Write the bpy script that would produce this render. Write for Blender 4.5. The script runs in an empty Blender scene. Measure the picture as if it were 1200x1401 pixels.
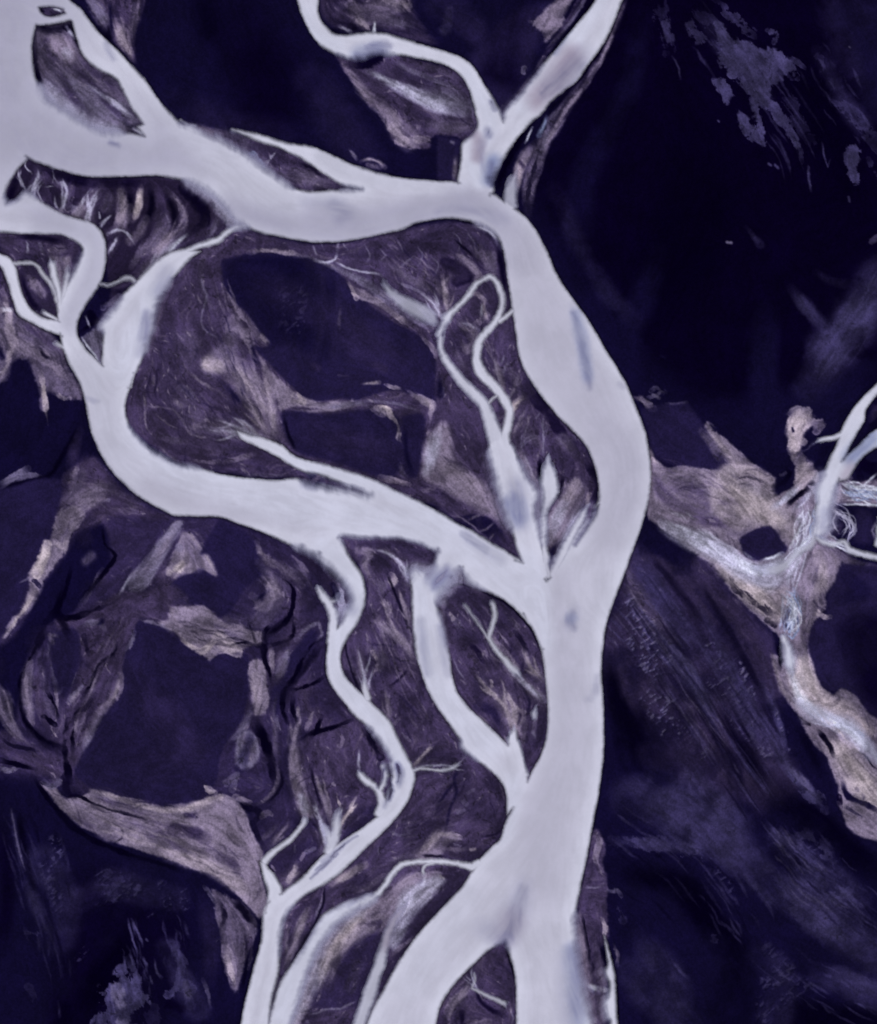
# Braided glacial river seen from straight above.  One metre per photograph pixel.
# Everything is traced by hand into bank lines and brush strokes below; the fields
# (water depth, sediment colour, relief) are evaluated on a fine terrain grid.
import math
import numpy as np
try:
    import bpy
except ImportError:
    bpy = None

STEP = 1.25
MARG = 130.0
X0, X1, Y0, Y1 = -MARG, 1200 + MARG, -MARG, 1401 + MARG
NX = int(round((X1 - X0) / STEP)) + 1
NY = int(round((Y1 - Y0) / STEP)) + 1
gx = (X0 + STEP * np.arange(NX)).astype(np.float32)
gy = (Y0 + STEP * np.arange(NY)).astype(np.float32)
GX, GY = np.meshgrid(gx, gy)

# ------------------------------------------------------------------ helpers
def smooth(a, b, x):
    t = np.clip((x - a) / (b - a), 0, 1)
    return t * t * (3 - 2 * t)

def nums(s, n):
    v = np.array([float(t) for t in s.replace(',', ' ').split()], dtype=np.float64)
    return v.reshape(-1, n)

def spline(p, closed, ds=1.2):
    """Catmull-Rom through p (columns x,y,...) with sharp corners kept."""
    p = np.asarray(p, float)
    n = len(p)
    if n == 2:
        m = max(2, int(np.hypot(*(p[1, :2] - p[0, :2])) / ds))
        return p[0] + (p[1] - p[0]) * np.linspace(0, 1, m)[:, None]
    out = []
    rng = range(n) if closed else range(n - 1)
    def corner(i):
        if not closed and (i <= 0 or i >= n - 1):
            return True
        a = p[i % n, :2] - p[(i - 1) % n, :2]
        b = p[(i + 1) % n, :2] - p[i % n, :2]
        la, lb = np.hypot(*a), np.hypot(*b)
        if la < 1e-6 or lb < 1e-6:
            return True
        return (a @ b) / (la * lb) < 0.25
    for i in rng:
        b = p[i % n]; c = p[(i + 1) % n]
        a = b - (c - b) if corner(i) else p[(i - 1) % n]
        d = c + (c - b) if corner(i + 1) else p[(i + 2) % n]
        L = np.hypot(*(c[:2] - b[:2]))
        m = max(1, min(400, int(L / ds)))
        t = (np.arange(m) / m)[:, None]
        # limit tangents to the segment length
        ta = (c - a) * 0.5; tb = (d - b) * 0.5
        la = np.hypot(*ta[:2]); lb = np.hypot(*tb[:2])
        if la > L: ta = ta * (L / la)
        if lb > L: tb = tb * (L / lb)
        t2 = t * t; t3 = t2 * t
        out.append((2*t3-3*t2+1)*b + (t3-2*t2+t)*ta + (-2*t3+3*t2)*c + (t3-t2)*tb)
    if not closed:
        out.append(p[-1:])
    return np.vstack(out)

def window(x0, x1, y0, y1):
    i0 = max(0, int((x0 - X0) / STEP) - 1); i1 = min(NX, int((x1 - X0) / STEP) + 2)
    j0 = max(0, int((y0 - Y0) / STEP) - 1); j1 = min(NY, int((y1 - Y0) / STEP) + 2)
    return i0, i1, j0, j1

def inside(pts, i0, i1, j0, j1, WX=None, WY=None):
    """Even-odd fill of a polygon on the window (scanlines)."""
    m = np.zeros((j1 - j0, i1 - i0), bool)
    px = pts[:, 0]; py = pts[:, 1]
    qx = np.roll(px, -1); qy = np.roll(py, -1)
    for j in range(j0, j1):
        y = Y0 + STEP * j + 1e-4
        k = (py <= y) != (qy <= y)
        if not k.any():
            continue
        xs = np.sort(px[k] + (y - py[k]) * (qx[k] - px[k]) / (qy[k] - py[k]))
        ix = np.clip(np.ceil((xs - X0) / STEP).astype(int) - i0, 0, i1 - i0)
        for a, b in zip(ix[0::2], ix[1::2]):
            m[j - j0, a:b] = True
    return m

def splat_dist(D, pts, R):
    """Lower D to the distance from each of the points within radius R."""
    k = int(R / STEP) + 1
    off = np.arange(-k, k + 1) * STEP
    for x, y in pts:
        ci = int(round((x - X0) / STEP)); cj = int(round((y - Y0) / STEP))
        if ci < -k or cj < -k or ci >= NX + k or cj >= NY + k:
            continue
        a, b = max(0, ci - k), min(NX, ci + k + 1)
        c, d = max(0, cj - k), min(NY, cj + k + 1)
        dx = (gx[a:b] - x) ** 2; dy = (gy[c:d] - y) ** 2
        v = D[c:d, a:b]
        np.minimum(v, dy[:, None] + dx[None, :], out=v)

def stroke_sd(P, pad, i0, i1, j0, j1, wx, wy):
    """signed coverage r - d of a polyline with radii, on warped coordinates."""
    X = wx[j0:j1, i0:i1]; Y = wy[j0:j1, i0:i1]
    best = np.full(X.shape, -1e3, np.float32)
    for k in range(len(P) - 1):
        ax, ay, ar = P[k]; bx, by, br = P[k + 1]
        R = max(ar, br) + pad
        a = max(i0, int((min(ax, bx) - R - X0) / STEP)); b = min(i1, int((max(ax, bx) + R - X0) / STEP) + 2)
        c = max(j0, int((min(ay, by) - R - Y0) / STEP)); d = min(j1, int((max(ay, by) + R - Y0) / STEP) + 2)
        if a >= b or c >= d:
            continue
        x = wx[c:d, a:b]; y = wy[c:d, a:b]
        ux, uy = bx - ax, by - ay
        L2 = ux * ux + uy * uy + 1e-9
        t = np.clip(((x - ax) * ux + (y - ay) * uy) / L2, 0, 1)
        s = (ar + (br - ar) * t) - np.hypot(x - ax - t * ux, y - ay - t * uy)
        v = best[c - j0:d - j0, a - i0:b - i0]
        np.maximum(v, s, out=v)
    return best

_lat = np.random.RandomState(7).rand(16, 257, 257).astype(np.float32)
_lat[:, 256, :] = _lat[:, 0, :]; _lat[:, :, 256] = _lat[:, :, 0]
def vnoise(x, y, seed):
    L = _lat[seed % 16]
    x = x + 37.3 * seed; y = y + 91.7 * seed
    xi = np.floor(x).astype(np.int32); yi = np.floor(y).astype(np.int32)
    fx = (x - xi).astype(np.float32); fy = (y - yi).astype(np.float32)
    fx = fx * fx * (3 - 2 * fx); fy = fy * fy * (3 - 2 * fy)
    xi &= 255; yi &= 255
    a = L[yi, xi]; b = L[yi, xi + 1]; c = L[yi + 1, xi]; d = L[yi + 1, xi + 1]
    return (a + (b - a) * fx) * (1 - fy) + (c + (d - c) * fx) * fy
def fbm(x, y, scale, seed, octs=5, gain=0.5):
    v = 0; a = 1.0; s = 0; f = 1.0 / scale
    for o in range(octs):
        v = v + a * vnoise(x * f, y * f, seed + o); s += a; a *= gain; f *= 2.03
    return v / s
def uniform(a):
    """Spread a texture to an even 0..1 histogram."""
    q = np.quantile(a[::5, ::5], np.linspace(0, 1, 65))
    return np.interp(a, q, np.linspace(0, 1, 65)).astype(np.float32)

def gblur(a, sig):
    k = max(1, int(sig * 3))
    w = np.exp(-0.5 * (np.arange(-k, k + 1) / sig) ** 2); w /= w.sum()
    p = np.pad(a, ((k, k), (0, 0)), 'edge'); r = sum(w[i] * p[i:i + a.shape[0]] for i in range(2*k+1))
    p = np.pad(r, ((0, 0), (k, k)), 'edge'); return sum(w[i] * p[:, i:i + a.shape[1]] for i in range(2*k+1))
def fftblur(a, sig):
    h, w = a.shape
    fy = np.fft.fftfreq(h)[:, None]; fx = np.fft.rfftfreq(w)[None, :]
    return np.fft.irfft2(np.fft.rfft2(a) * np.exp(-2 * (np.pi * sig) ** 2 * (fx * fx + fy * fy)), s=a.shape)

def srgb2lin(c):
    c = np.asarray(c, np.float64) / 255.0
    return np.where(c <= 0.04045, c / 12.92, ((c + 0.055) / 1.055) ** 2.4)
def lin2srgb(v):
    v = np.clip(v, 0, 1)
    return np.where(v <= 0.0031308, v * 12.92, 1.055 * v ** (1 / 2.4) - 0.055)

def components(mask):
    """4-connected components by label spreading (rows, then union of touching runs)."""
    h, w = mask.shape
    d = np.diff(np.pad(mask.astype(np.int8), ((0, 0), (1, 1))), axis=1)
    rs, cs = np.nonzero(d == 1); re, ce = np.nonzero(d == -1)
    parent = list(range(len(rs)))
    def find(a):
        while parent[a] != a:
            parent[a] = parent[parent[a]]; a = parent[a]
        return a
    first = np.searchsorted(rs, np.arange(h + 1))
    for r in range(1, h):
        i, ie, j, je = first[r - 1], first[r], first[r], first[r + 1]
        while i < ie and j < je:
            if cs[i] < ce[j] and cs[j] < ce[i]:
                a, b = find(i), find(j)
                if a != b: parent[b] = a
            if ce[i] < ce[j]: i += 1
            else: j += 1
    lab = np.zeros((h, w), np.int32); ids = {}
    for k in range(len(rs)):
        p = find(k)
        lab[rs[k], cs[k]:ce[k]] = ids.setdefault(p, len(ids) + 1)
    return lab, len(ids)

# ------------------------------------------------------------------ traced water
RIVER = {}
RIVER['main'] = '''-120 -600 30 -400 62 -120 82 -30 96 0 110 12 125 32 140 50 160 68 180 90 200 112 217 137 237 160 250 170 275 173 300 175
 325 178 357 185 395 197 425 201 450 210 475 222 500 232 525 239 550 244 600 248 627 250 650 257 672 265 687 274 710 290 730 310 742 332
 752 352 760 372 775 397 795 425 812 450 827 477 840 497 855 522 867 550 877 575 885 600 889 630 890 657 887 687 882 705 875 727
 862 762 850 795 840 822 830 852 826 875 823 900 823 925 825 950 826 987 826 1025 824 1050 823 1057 818 1090 810 1132 803 1170 795 1207
 789 1235 785 1255 787 1290 793 1330 802 1370 808 1401 815 1500 850 2000 500 2000 440 1560 480 1440 502 1401 512 1378 525 1355 540 1327 555 1302 575 1275
 598 1250 617 1230 635 1210 647 1190 660 1172 672 1160 685 1147 691 1127 705 1100 722 1069 731 1050 737 1040 745 1020 749 1000 750 975
 748 942 745 917 741 890 732 866 715 835 720 800 749 794 762 772 775 752 790 728 806 710 815 695 820 682 819 662
 812 632 800 607 780 585 760 565 740 540 720 510 711 487 706 455 702 430 699 410 695 382 692 357 687 335 680 322 668 312 650 304 625 299 600 299
 570 305 550 314 512 322 475 329 440 331 412 329 375 322 350 315 335 308 322 301 308 285 295 268 275 256 250 246 225 241 200 240 150 242 117 241 95 236 72 229
 50 221 36 214 -20 205 -140 210'''
RIVER['middle'] = '''-140 120 0 160 36 214 25 230 12 250 6 265 8 280 20 276 34 263 42 265 50 272 80 290 100 297 125 305 138 316 144 332 145 352 141 377
 132 395 117 417 107 437 105 450 107 462 117 477 140 500 160 512 185 510 177 532 172 550 172 567 176 582 190 602 212 620 237 634
 275 642 300 649 337 654 380 657 405 655 416 660 425 663 450 669 475 672 500 676 525 684 545 693 600 718 650 745 700 765 717 771 735 785
 749 796 760 830 752 880 741 890 730 862 712 840 692 822 670 810 650 801 640 795 631 778 620 766 606 758 590 750 575 743 550 737 525 735 492 735 466 734
 440 758 412 751 392 742 357 727 325 715 300 707 270 706 240 705 225 699 195 682 170 662 150 640 135 615 125 590 120 567 116 545 110 525 96 500 86 475
 82 455 79 430 82 412 86 405 92 390 100 375 110 355 114 342 106 331 87 322 70 320 25 319 0 317 -140 312'''
RIVER['west_inflow'] = '''275 344 262 352 245 370 225 395 215 415 207 450 197 482 185 510 180 530 150 530 140 500 141 475 141 455 136 447 145 435 157 422 170 402
 185 388 192 380 207 365 225 350 250 341'''
RIVER['upper_bar'] = '''325 590 345 596 360 599 385 609 400 622 412 628 440 635 475 645 507 655 530 666 552 677 575 687 600 701 625 717 650 730 675 745 700 760 717 771
 730 785 700 800 650 760 600 725 552 700 530 688 507 677 485 667 460 657 436 648 420 645 400 637 375 622 350 610 330 600'''
RIVER['left_fork'] = '''412 751 425 730 462 730 466 738 475 757 487 775 496 792 499 812 497 830 487 855 475 872 467 890 466 907 472 925 487 942 502 955 517 970
 535 990 545 1012 555 1032 563 1047 567 1060 566 1072 560 1092 545 1115 525 1137 500 1160 475 1185 450 1205 420 1222 404 1235 393 1247 386 1264 382 1285 382 1312
 379 1337 372 1365 367 1401 355 1500 320 1500 330 1401 342 1345 352 1307 359 1282 360 1262 361 1248 366 1236 386 1222 400 1212 417 1197 435 1177 455 1160
 475 1147 500 1130 520 1113 527 1097 536 1078 538 1062 535 1047 537 1040 522 1017 507 997 487 980 472 962 455 940 447 920 447 900 449 875 452 862 462 860 472 840 479 825
 477 810 470 797 455 780 435 762'''
RIVER['small_west'] = '''356 1180 362 1178 367 1187 377 1200 386 1222 380 1240 362 1250 367 1228 366 1215 360 1197'''
RIVER['centre_fork'] = '''600 745 630 760 640 772 630 778 618 790 606 804 597 820 600 836 606 856 611 880 616 905 620 930 627 950 645 972 670 995 695 1020 700 1000 706 1000 712 1030 722 1069
 712 1090 694 1115 692 1082 682 1065 667 1050 650 1037 632 1022 630 1012 615 990 600 970 587 947 577 920 570 895 566 860 565 837 564 805 562 785 568 778
 585 785 595 770'''
RIVER['fan_inflow'] = '''684 600 698 612 710 632 722 655 735 674 731 692 734 712 740 740 746 770 749 794 735 790 717 772 709 752 701 726 691 700 683 674 675 642 669 612'''
RIVER['sand_channel'] = '''512 1224 490 1243 465 1260 445 1280 433 1300 420 1330 412 1355 405 1378 396 1401 370 1500 340 1500 368 1401 375 1372 385 1342 400 1320 420 1290 435 1263
 445 1250 472 1236 492 1230'''
RIVER['top_tributary'] = '''395 -500 390 -100 405 -10 407 0 412 17 420 35 432 55 452 70 475 78 497 78 518 72 535 74 562 77 600 86 617 92 632 105 642 122 647 140 652 157 655 172 645 187 633 197
 631 220 628 256 660 272 675 262 671 250 668 235 672 215 680 200 686 190 688 172 687 162 682 150 672 132 660 112 650 95 637 82 620 74 600 68 562 57 537 49 515 45 495 46 475 49
 455 46 442 32 435 17 435 0 432 -100 440 -500'''
RIVER['top_right_tributary'] = '''950 -160 852 0 842 25 830 52 817 72 802 92 790 110 770 125 752 140 740 155 725 167 712 183 695 207 682 228 674 242 668 250 660 215 672 200 683 190 688 170 692 152
 712 130 732 105 750 82 775 50 792 30 815 0 900 -160'''
RIVER['far_left'] = '''-40 330 0 347 13 353 22 367 27 390 35 412 47 427 62 436 82 441 90 462 65 452 45 442 27 432 20 417 15 400 8 380 -2 362 -40 352'''
RIVER['right_inflow'] = '''1330 380 1200 525 1175 550 1155 580 1145 607 1132 637 1120 667 1116 700 1114 728 1120 735 1133 722 1136 700 1140 675 1148 655 1147 640 1155 625 1170 597 1182 575 1185 560 1200 540 1330 420'''
RIVER['right_second'] = '''1330 520 1200 587 1172 612 1155 628 1147 642 1148 658 1160 655 1168 640 1180 625 1200 612 1330 560'''
RIVER['right_edge'] = '''827 1281 830 1300 833 1320 829 1330 835 1345 833 1362 828 1372 830 1390 836 1398 834 1420 846 1440 844 1401 842 1372 841 1340 837 1318 832 1300'''

# land standing in the water
ISLES = {
'nw_isle': '''49 33 55 34 70 33 85 30 97 28 100 34 103 45 108 60 112 72 122 84 140 97 155 104 162 110 172 130 182 150 197 170 188 173 198 187 180 183 160 182 140 181 125 176 112 167 95 157 78 146 66 138 58 126 50 112 46 98 44 80 44 60 47 42''',
'tiny_isle': '''53 10 60 9 75 9 86 12 90 18 80 21 66 23 57 18''',
'spindle': '''246 164 262 169 280 171 305 173 322 179 336 185 350 191 367 197 385 203 405 212 422 222 440 235 455 245 475 254 495 259 480 260 450 261 420 262 400 257 382 246 362 232 345 220 325 206 300 191 280 183''',
'south_isle': '''691 1287 672 1297 655 1312 632 1335 615 1355 602 1378 596 1401 560 1500 715 1500 707 1401 707 1375 706 1345 702 1320 696 1300''',
'slit_east': '''820 690 815 707 803 725 788 746 784 745 795 727 806 709 814 694''',
}

# narrow channels: centre line x y half-width
STREAMS = {
'thread_north': '338 308 2 325 310 2.5 310 318 3 300 327 4 285 333 4 270 337 3 250 346 4',
'thread_upper_left': '0 352 1 17 360 2 30 360 2.5 47 361 2.5 60 377 3 72 392 3 78 412 3',
'strip_left': '66 348 4 71 362 4.5 75 380 4.5 80 402 4.5 83 425 4',
'strip_mid': '95 362 2 92 380 4 88 396 4 84 412 3',
'loop_link': '135 388 1.5 147 391 1.8 160 386 1.8 170 381 2.2 180 381 2.2 187 388 1',
'barb_left': '54 424 1.5 64 430 2.5 78 437 2',
'barb_left_low': '70 468 1 80 472 3 88 476 3',
'braid_arc': '611 436 6 617 428 4 625 421 3.2 640 405 3.2 650 390 3 660 383 2.2 671 379 3 680 387 3.2 686 402 3.8 687 417 4 680 437 4 665 455 4.5 655 470 5 652 490 6 657 507 7 670 522 6.5 682 535 6 692 550 6 697 562 5.5 695 580 5.5 690 597 7 690 612 9',
'braid_west': '603 455 4 602 472 3 606 485 4 615 500 5 632 522 6 650 540 7 663 556 7.5 672 580 9 680 602 12 690 625 16',
'braid_tail': '690 620 16 697 645 18 706 670 17 714 695 15 722 725 12 732 755 10 742 785 8',
'braid_top': '600 458 3 607 444 4 614 434 4',
'short_link': '702 425 3 693 432 3 684 439 3',
'short_link_low': '665 556 2 672 548 2 682 540 2',
'spike': '751 618 2 750 638 6.5 752 658 10.5 753 674 10 748 690 5 744 706 3.5',
'spike_tail': '746 696 3.5 744 715 3.5 744 735 4 745 760 5 748 785 6',
'east_finger': '809 685 2.5 798 704 4 788 722 5 779 740 6 768 762 7 757 785 6',
'spur': '433 797 1.5 437 808 3 443 818 4.5 450 828 5 456 842 6 456 860 6 455 880 7',
'spur_barb': '448 824 3 458 822 2 466 818 1.2',
'peak': '498 922 1.2 499 940 3.2 503 955 5',
'jay_stream': '667 820 2.5 674 828 3.2 677 842 3.2 673 858 3 669 872 3 678 888 3.2 692 905 3.6 708 922 5 722 935 7',
'jay_feeder': '630 820 1 643 838 1.3 655 855 1.6 668 874 1.8',
'delta_white': '704 990 4 702 1010 7 706 1030 8 716 1060 6',
'slip_white': '736 962 3 731 975 4.5 726 990 4',
'thread_delta': '420 1115 4 415 1127 3 407 1138 3.2 395 1150 3.5 378 1163 3.5 362 1178 5',
'twig_left': '490 1050 2 491 1057 3.5 499 1067 4.5 511 1075 4 520 1087 5 524 1102 7 520 1112 7',
'twig_mid': '524 1048 2 527 1056 3 526 1068 3.5 520 1082 3',
'twig_right': '542 1058 3 541 1075 7 535 1092 6',
'cat_stream': '466 1098 2.5 462 1118 5 460 1134 6 455 1150 7 450 1165 6',
'cat_left': '439 1122 2 447 1138 5 452 1152 5',
'east_thread': '563 1054 2 575 1052 1.6 590 1053 1.4 605 1054 1.6 620 1050 2 632 1041 2.4',
'south_thread': '655 1182 6 645 1186 5 633 1183 3.6 615 1180 3.2 598 1179 3.2 575 1179 3.2 552 1182 3.6 538 1194 3.5 526 1212 3.5 514 1225 4 495 1235 6',
'south_tail': '560 1230 3 548 1248 4.5 537 1264 5 527 1290 5.5 519 1320 7 509 1350 8 498 1382 8 490 1405 8 470 1480 8',
'hook': '594 1181 1.8 583 1184 2 579 1192 2.2 582 1201 2',
'grey_left': '521 376 1.5 527 390 3 540 405 6 560 418 9 585 432 10 604 446 8',
'isle_thread': '647 1324 1 650 1340 1.2 646 1353 1.2 655 1356 2 670 1364 2.5 685 1370 3 698 1376 3',
'plume': '1117 722 5 1110 745 4 1098 752 4 1086 762 5 1074 774 6 1055 780 7 1035 778 5 1022 770 2',
'white_drop': '1070 866 2 1075 882 5 1080 900 7 1084 918 8 1086 932 5',
'white_run': '1082 955 3 1100 968 6 1125 979 8 1150 985 6 1170 997 3.5 1185 1013 3 1198 1035 4 1240 1090 7',
'east_braid': '1117 735 4 1128 742 3 1142 745 3 1155 742 3 1162 752 4 1178 758 4 1200 763 4 1260 775 5',
'east_corner': '1200 745 3 1203 730 4 1201 712 3',
'pink_drop': '709 228 3 703 245 6 699 262 8 698 280 9',
'wing': '1152 594 4 1140 599 3 1128 601 2.6 1114 606 1.6',
}
STREAM_OP = {'loop_link':.6,'jay_feeder':.45,'east_thread':.75,'isle_thread':.5,'south_tail':.75,'grey_left':.5,'barb_left_low':.5,
 'pink_drop':.6,'hook':.8,'thread_upper_left':.6,'strip_mid':.75,'plume':.5,'white_run':.4,'jay_stream':.7,'braid_west':.9,'slip_white':.8,'short_link_low':.6,
 'cat_left':.6,'east_finger':1.,'wing':.9,'east_corner':.8,'east_braid':.75,'spur_barb':.6,'peak':.9,'delta_white':1.,'thread_delta':.9,'twig_mid':.8,'cat_stream':.8,'braid_tail':.6}

# banks that shelve gently: brush x y r -> softness in metres
SOFT = [
 (16, '60 128 12 80 145 14 105 162 14 130 178 10 160 184 6', 'S'),
 (12, '250 182 10 285 190 12 310 200 12', 'P'),
 (13, '300 190 12 325 206 14 345 222 14 365 238 12 390 254 8', 'L'),
 (10, '480 260 10 500 259 10'),
 (14, '262 250 8 285 264 12 302 280 12 318 295 12 330 305 8', 'S'),
 (11, '212 620 8 237 634 10 262 640 8'),
 (9, '178 590 6 195 608 7'),
 (15, '425 667 12 450 676 12 480 679 12 515 686 12 545 698 10'),
 (14, '412 751 8 432 762 10 455 782 12 470 802 14 477 822 12 470 842 8'),
 (8, '462 734 8 490 737 6 520 738 6 550 742 8 580 748 10 600 760 12'),
 (16, '570 780 8 590 790 14 605 790 16 618 790 14 605 815 10', 'S'),
 (10, '508 1000 6 525 1022 9 538 1045 10'),
 (11, '505 1238 12 470 1258 14 445 1282 14 425 1318 14 412 1355 16 400 1390 16', 'S'),
 (11, '166 414 5 150 436 8 140 446 6', 'L'),
 (12, '228 390 8 215 412 10 208 440 12 200 475 8', 'C'),
 (14, '790 1262 10 798 1300 14 806 1340 18 812 1390 18', 'P'),
 (13, '672 630 12 682 672 14 696 710 14', 'L'),
 (11, '712 640 10 730 672 12 734 700 10 742 735 8', 'L'), (8, '760 770 8 785 735 8 805 700 8', 'S'), (8, '620 790 8 604 808 8', 'L'),
 (12, '640 790 8 655 800 8', 'C'),
 (10, '475 78 12 510 76 14 530 75 8'),
 (14, '672 215 8 670 240 10'),
 (9, '695 1290 8 688 1286 8'),
 (9, '395 1245 6 386 1262 6 383 1300 6'),
 (10, '8 282 12 25 285 10 40 266 8'),
 (12, '1120 660 14 1140 690 14 1130 720 14', 'S'),
 (12, '1100 970 20 1150 985 20 1190 1030 14', 'S'),
 (10, '1082 900 20', 'S'),
 (7, '110 355 8 98 378 6', 'L'),
 (7, '680 310 10 660 305 8', 'S'),
 (9, '633 1022 8 645 1033 8'),
 (8, '600 845 6 606 880 5', 'L'),
 (6, '572 880 6 580 850 5'),
 (8, '695 155 8 720 130 8 745 100 8', 'L'),
 (8, '648 200 8 660 190 8', 'L'),
]
# shoals under the water: strength, brush
SHOAL = [
 (.95, '531 1066 2 535 1078 3 533 1094 2'), (.9, '544 1046 3 548 1058 4 546 1070 2.5'), (.85, '526 1052 1.5 522 1066 2 516 1078 1.5'), (.7, '452 1172 1 470 1156 1.5 490 1144 1'), (.7, '425 1202 1 445 1184 1.5 462 1168 1'), (.6, '432 1190 1 455 1172 1.5'), (.8, '672 140 2.5 677 150 3'), (.5, '594 776 4 586 794 5'), (.45, '612 776 4 602 790 5 594 804 4'), (.4, '576 850 5 580 890 6 586 920 5'), (.4, '604 858 5 608 890 6 613 922 4'),
 (.42, '784 428 2 793 458 3.5 800 490 4 805 515 3 808 532 2'),
 (.25, '783 418 3 796 465 7 806 525 6'),
 (.55, '783 838 3 779 848 5 785 858 4'),
 (.30, '786 832 4 780 852 9'),
 (.30, '120 546 3 128 549 3 134 549 2'),
 (.28, '458 278 8 470 290 10 465 300 6'),
 (.22, '420 274 8 450 280 10 480 292 8'),
 (.28, '150 195 2 160 196 2'), 
 (.45, '150 195 2 152 195 4 162 199 2'),
 (.50, '716 1215 3 712 1230 6 706 1250 8 700 1268 8 693 1285 6'),
 (.30, '718 1208 4 705 1245 16 692 1275 18'),
 (.25, '660 1270 12 680 1285 12'),
 (.45, '632 730 3 650 742 4 665 752 4'),
 (.30, '640 735 6 665 752 8 685 765 6'),
 (.45, '145 60 3 150 70 4 156 80 3'),
 (.55, '425 650 4 432 655 6'),
 (.45, '416 662 4 428 664 6'),
 (.80, '667 178 4 668 184 5'),
 (.35, '672 140 4 676 148 4'),
 (.30, '660 195 5 658 215 4 662 235 3'),
 (.70, '505 66 5 515 62 5 525 60 5 533 62 3'),
 (.70, '490 78 6 510 74 8 525 68 6'),
 (.22, '816 940 4 810 955 4 802 958 3'),
 (.30, '818 925 3 816 945 4'),
 (.22, '690 300 8 660 290 6 630 288 5 600 290 4'),
 (.30, '560 340 0 1 1 0'), 
 (.45, '595 800 4 604 790 5 612 780 3'),
 (.55, '600 790 7 612 785 9'),
 (.35, '482 835 6 476 818 8 470 800 6'),
 (.35, '200 440 6 195 465 6 188 485 4'),
 (.50, '202 430 6 196 462 5'),
 (.35, '230 375 10 215 398 8'),
 (.35, '455 1170 2 468 1160 2'), 
 (.30, '430 1195 2 445 1180 3 460 1165 2'),
 (.35, '440 1178 2 470 1155 2'),
 (.55, '531 1071 3 533 1082 4 530 1095 3 526 1104 2'),
 (.50, '545 1050 4 548 1065 4 546 1075 3'),
 (.35, '700 690 12 712 715 10 708 665 10'),
 (.45, '704 685 10 712 705 8'),
 (.40, '770 120 10 790 90 10 760 115 8 745 130 6'),
 (.40, '740 128 2 760 112 2 775 100 2'),
 (.30, '800 75 12 780 95 14 755 115 10'),
 (.65, '672 225 4 670 240 5 672 252 3'),
 (.35, '848 526 3 852 530 3'),
 (.40, '738 1400 0 1 1 0'),
 (.45, '785 1300 7 790 1340 9 792 1380 10'),
 (.25, '775 1310 10 778 1350 14 780 1395 14'),
 (.35, '692 1310 0 1 1 0'),
 (.30, '485 1234 2 478 1240 3'),
 (.25, '300 660 0 1 1 0'),
 (.35, '1130 700 6 1125 720 5'),
 (.30, '1180 612 4 1160 628 4'),
 (.35, '1095 975 4 1120 985 5'),
]
SHOAL = [s for s in SHOAL if ' 1 1 0' not in s[1]]
# milky tints: colour, strength, brush
TINT = [
 ('g', .6, '200 600 14 260 670 18 320 690 18 400 700 16'),
 ('t', .55, '820 580 16 848 620 16 856 660 14 845 700 14'),
 ('t', .95, '20 -100 120 -10 60 70 10 150 70 60 205 55 110 215 40 170 218 26 230 215 16'),
 ('t', .8, '320 285 14 400 303 20 470 310 20 540 300 18 600 285 18 650 282 20 690 310 18 710 350 18'),('t', .5, '60 300 14 100 310 14 135 340 12 120 400 14 100 440 14'),('g', .8, '120 500 12 135 560 14 150 620 20 190 660 22 250 675 20 330 690 16'),
 ('g', .8, '715 345 25 735 400 34 755 460 40 770 500 40 800 560 40 830 610 40 850 660 30 830 720 30'),
 ('g', .7, '765 790 14 758 830 16 772 900 20 780 960 20 770 1040 26 750 1100 30 740 1180 24 740 1220 16'),
 ('b', .8, '640 1230 14 600 1290 14 560 1350 14'),
 ('b', .6, '250 175 10 300 220 14 350 260 16 400 280 14'),
 ('b', .9, '440 213 6 470 228 8 510 242 8 560 254 7 600 256 6'),
 ('w', .9, '722 770 12 735 800 12 742 840 8 748 880 6'),
 ('w', .8, '705 1070 9 695 1110 10 690 1140 8'),
 ('w', .8, '212 400 10 180 470 12 165 510 10'),
 ('w', .8, '180 590 10 205 622 12 240 645 14 300 665 16 400 690 20 500 710 20 600 730 16 680 780 16 720 820 14'),
 ('b', .6, '120 480 12 135 540 12 150 600 16 180 650 14'),
 ('w', .9, '440 745 10 465 765 10 485 800 8 485 840 8 460 880 8 458 915 7 490 960 8 530 1010 8 550 1060 8'),
 ('w', .9, '575 800 8 580 860 8 590 920 10 620 970 12 670 1020 14'),
 ('w', .9, '400 628 7 450 643 6 520 667 7 580 695 8 620 725 8'),
 ('w', .9, '820 0 8 790 50 8 740 110 8 715 145 8'),
 ('w', 1., '415 20 8 430 50 9 460 64 8'),
 ('w', 1., '640 100 6 665 150 8 672 170 6 650 225 8 655 250 6'),
 ('w', .9, '470 1242 7 440 1270 9 415 1310 10 395 1350 10 385 1390 10'),
 ('w', .9, '1130 670 10 1125 700 8 1150 620 8 1170 580 6'),
 ('w', .9, '1078 890 6 1084 915 6'),
 ('u', .8, '1190 600 10 1165 625 8'),
 ('u', .8, '675 222 8 668 245 6'),
 ('u', .4, '490 74 8 515 68 8'),
 ('u', .35, '782 1300 8 786 1350 8 792 1395 8'),
 ('u', .3, '600 795 10'),
 ('u', .5, '703 690 10 710 708 8'),
 ('u', .6, '780 30 0 1'.replace(' 0 1',' 4') + ' 760 70 4'),
 ('p', .9, '780 80 14 760 110 14 735 135 10'),
 ('p', .8, '640 170 0'.replace(' 0',' 1') + ' 655 195 6 652 215 5'),
 ('p', .8, '560 1225 10 545 1250 10 530 1290 8'),
 ('p', .6, '1165 640 6 1155 655 5'),
 ('u', .45, '788 430 5 798 475 6 804 515 5'),
 ('u', .5, '782 846 5'),
 ('p', .5, '700 1260 14 692 1280 12'),
]

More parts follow.
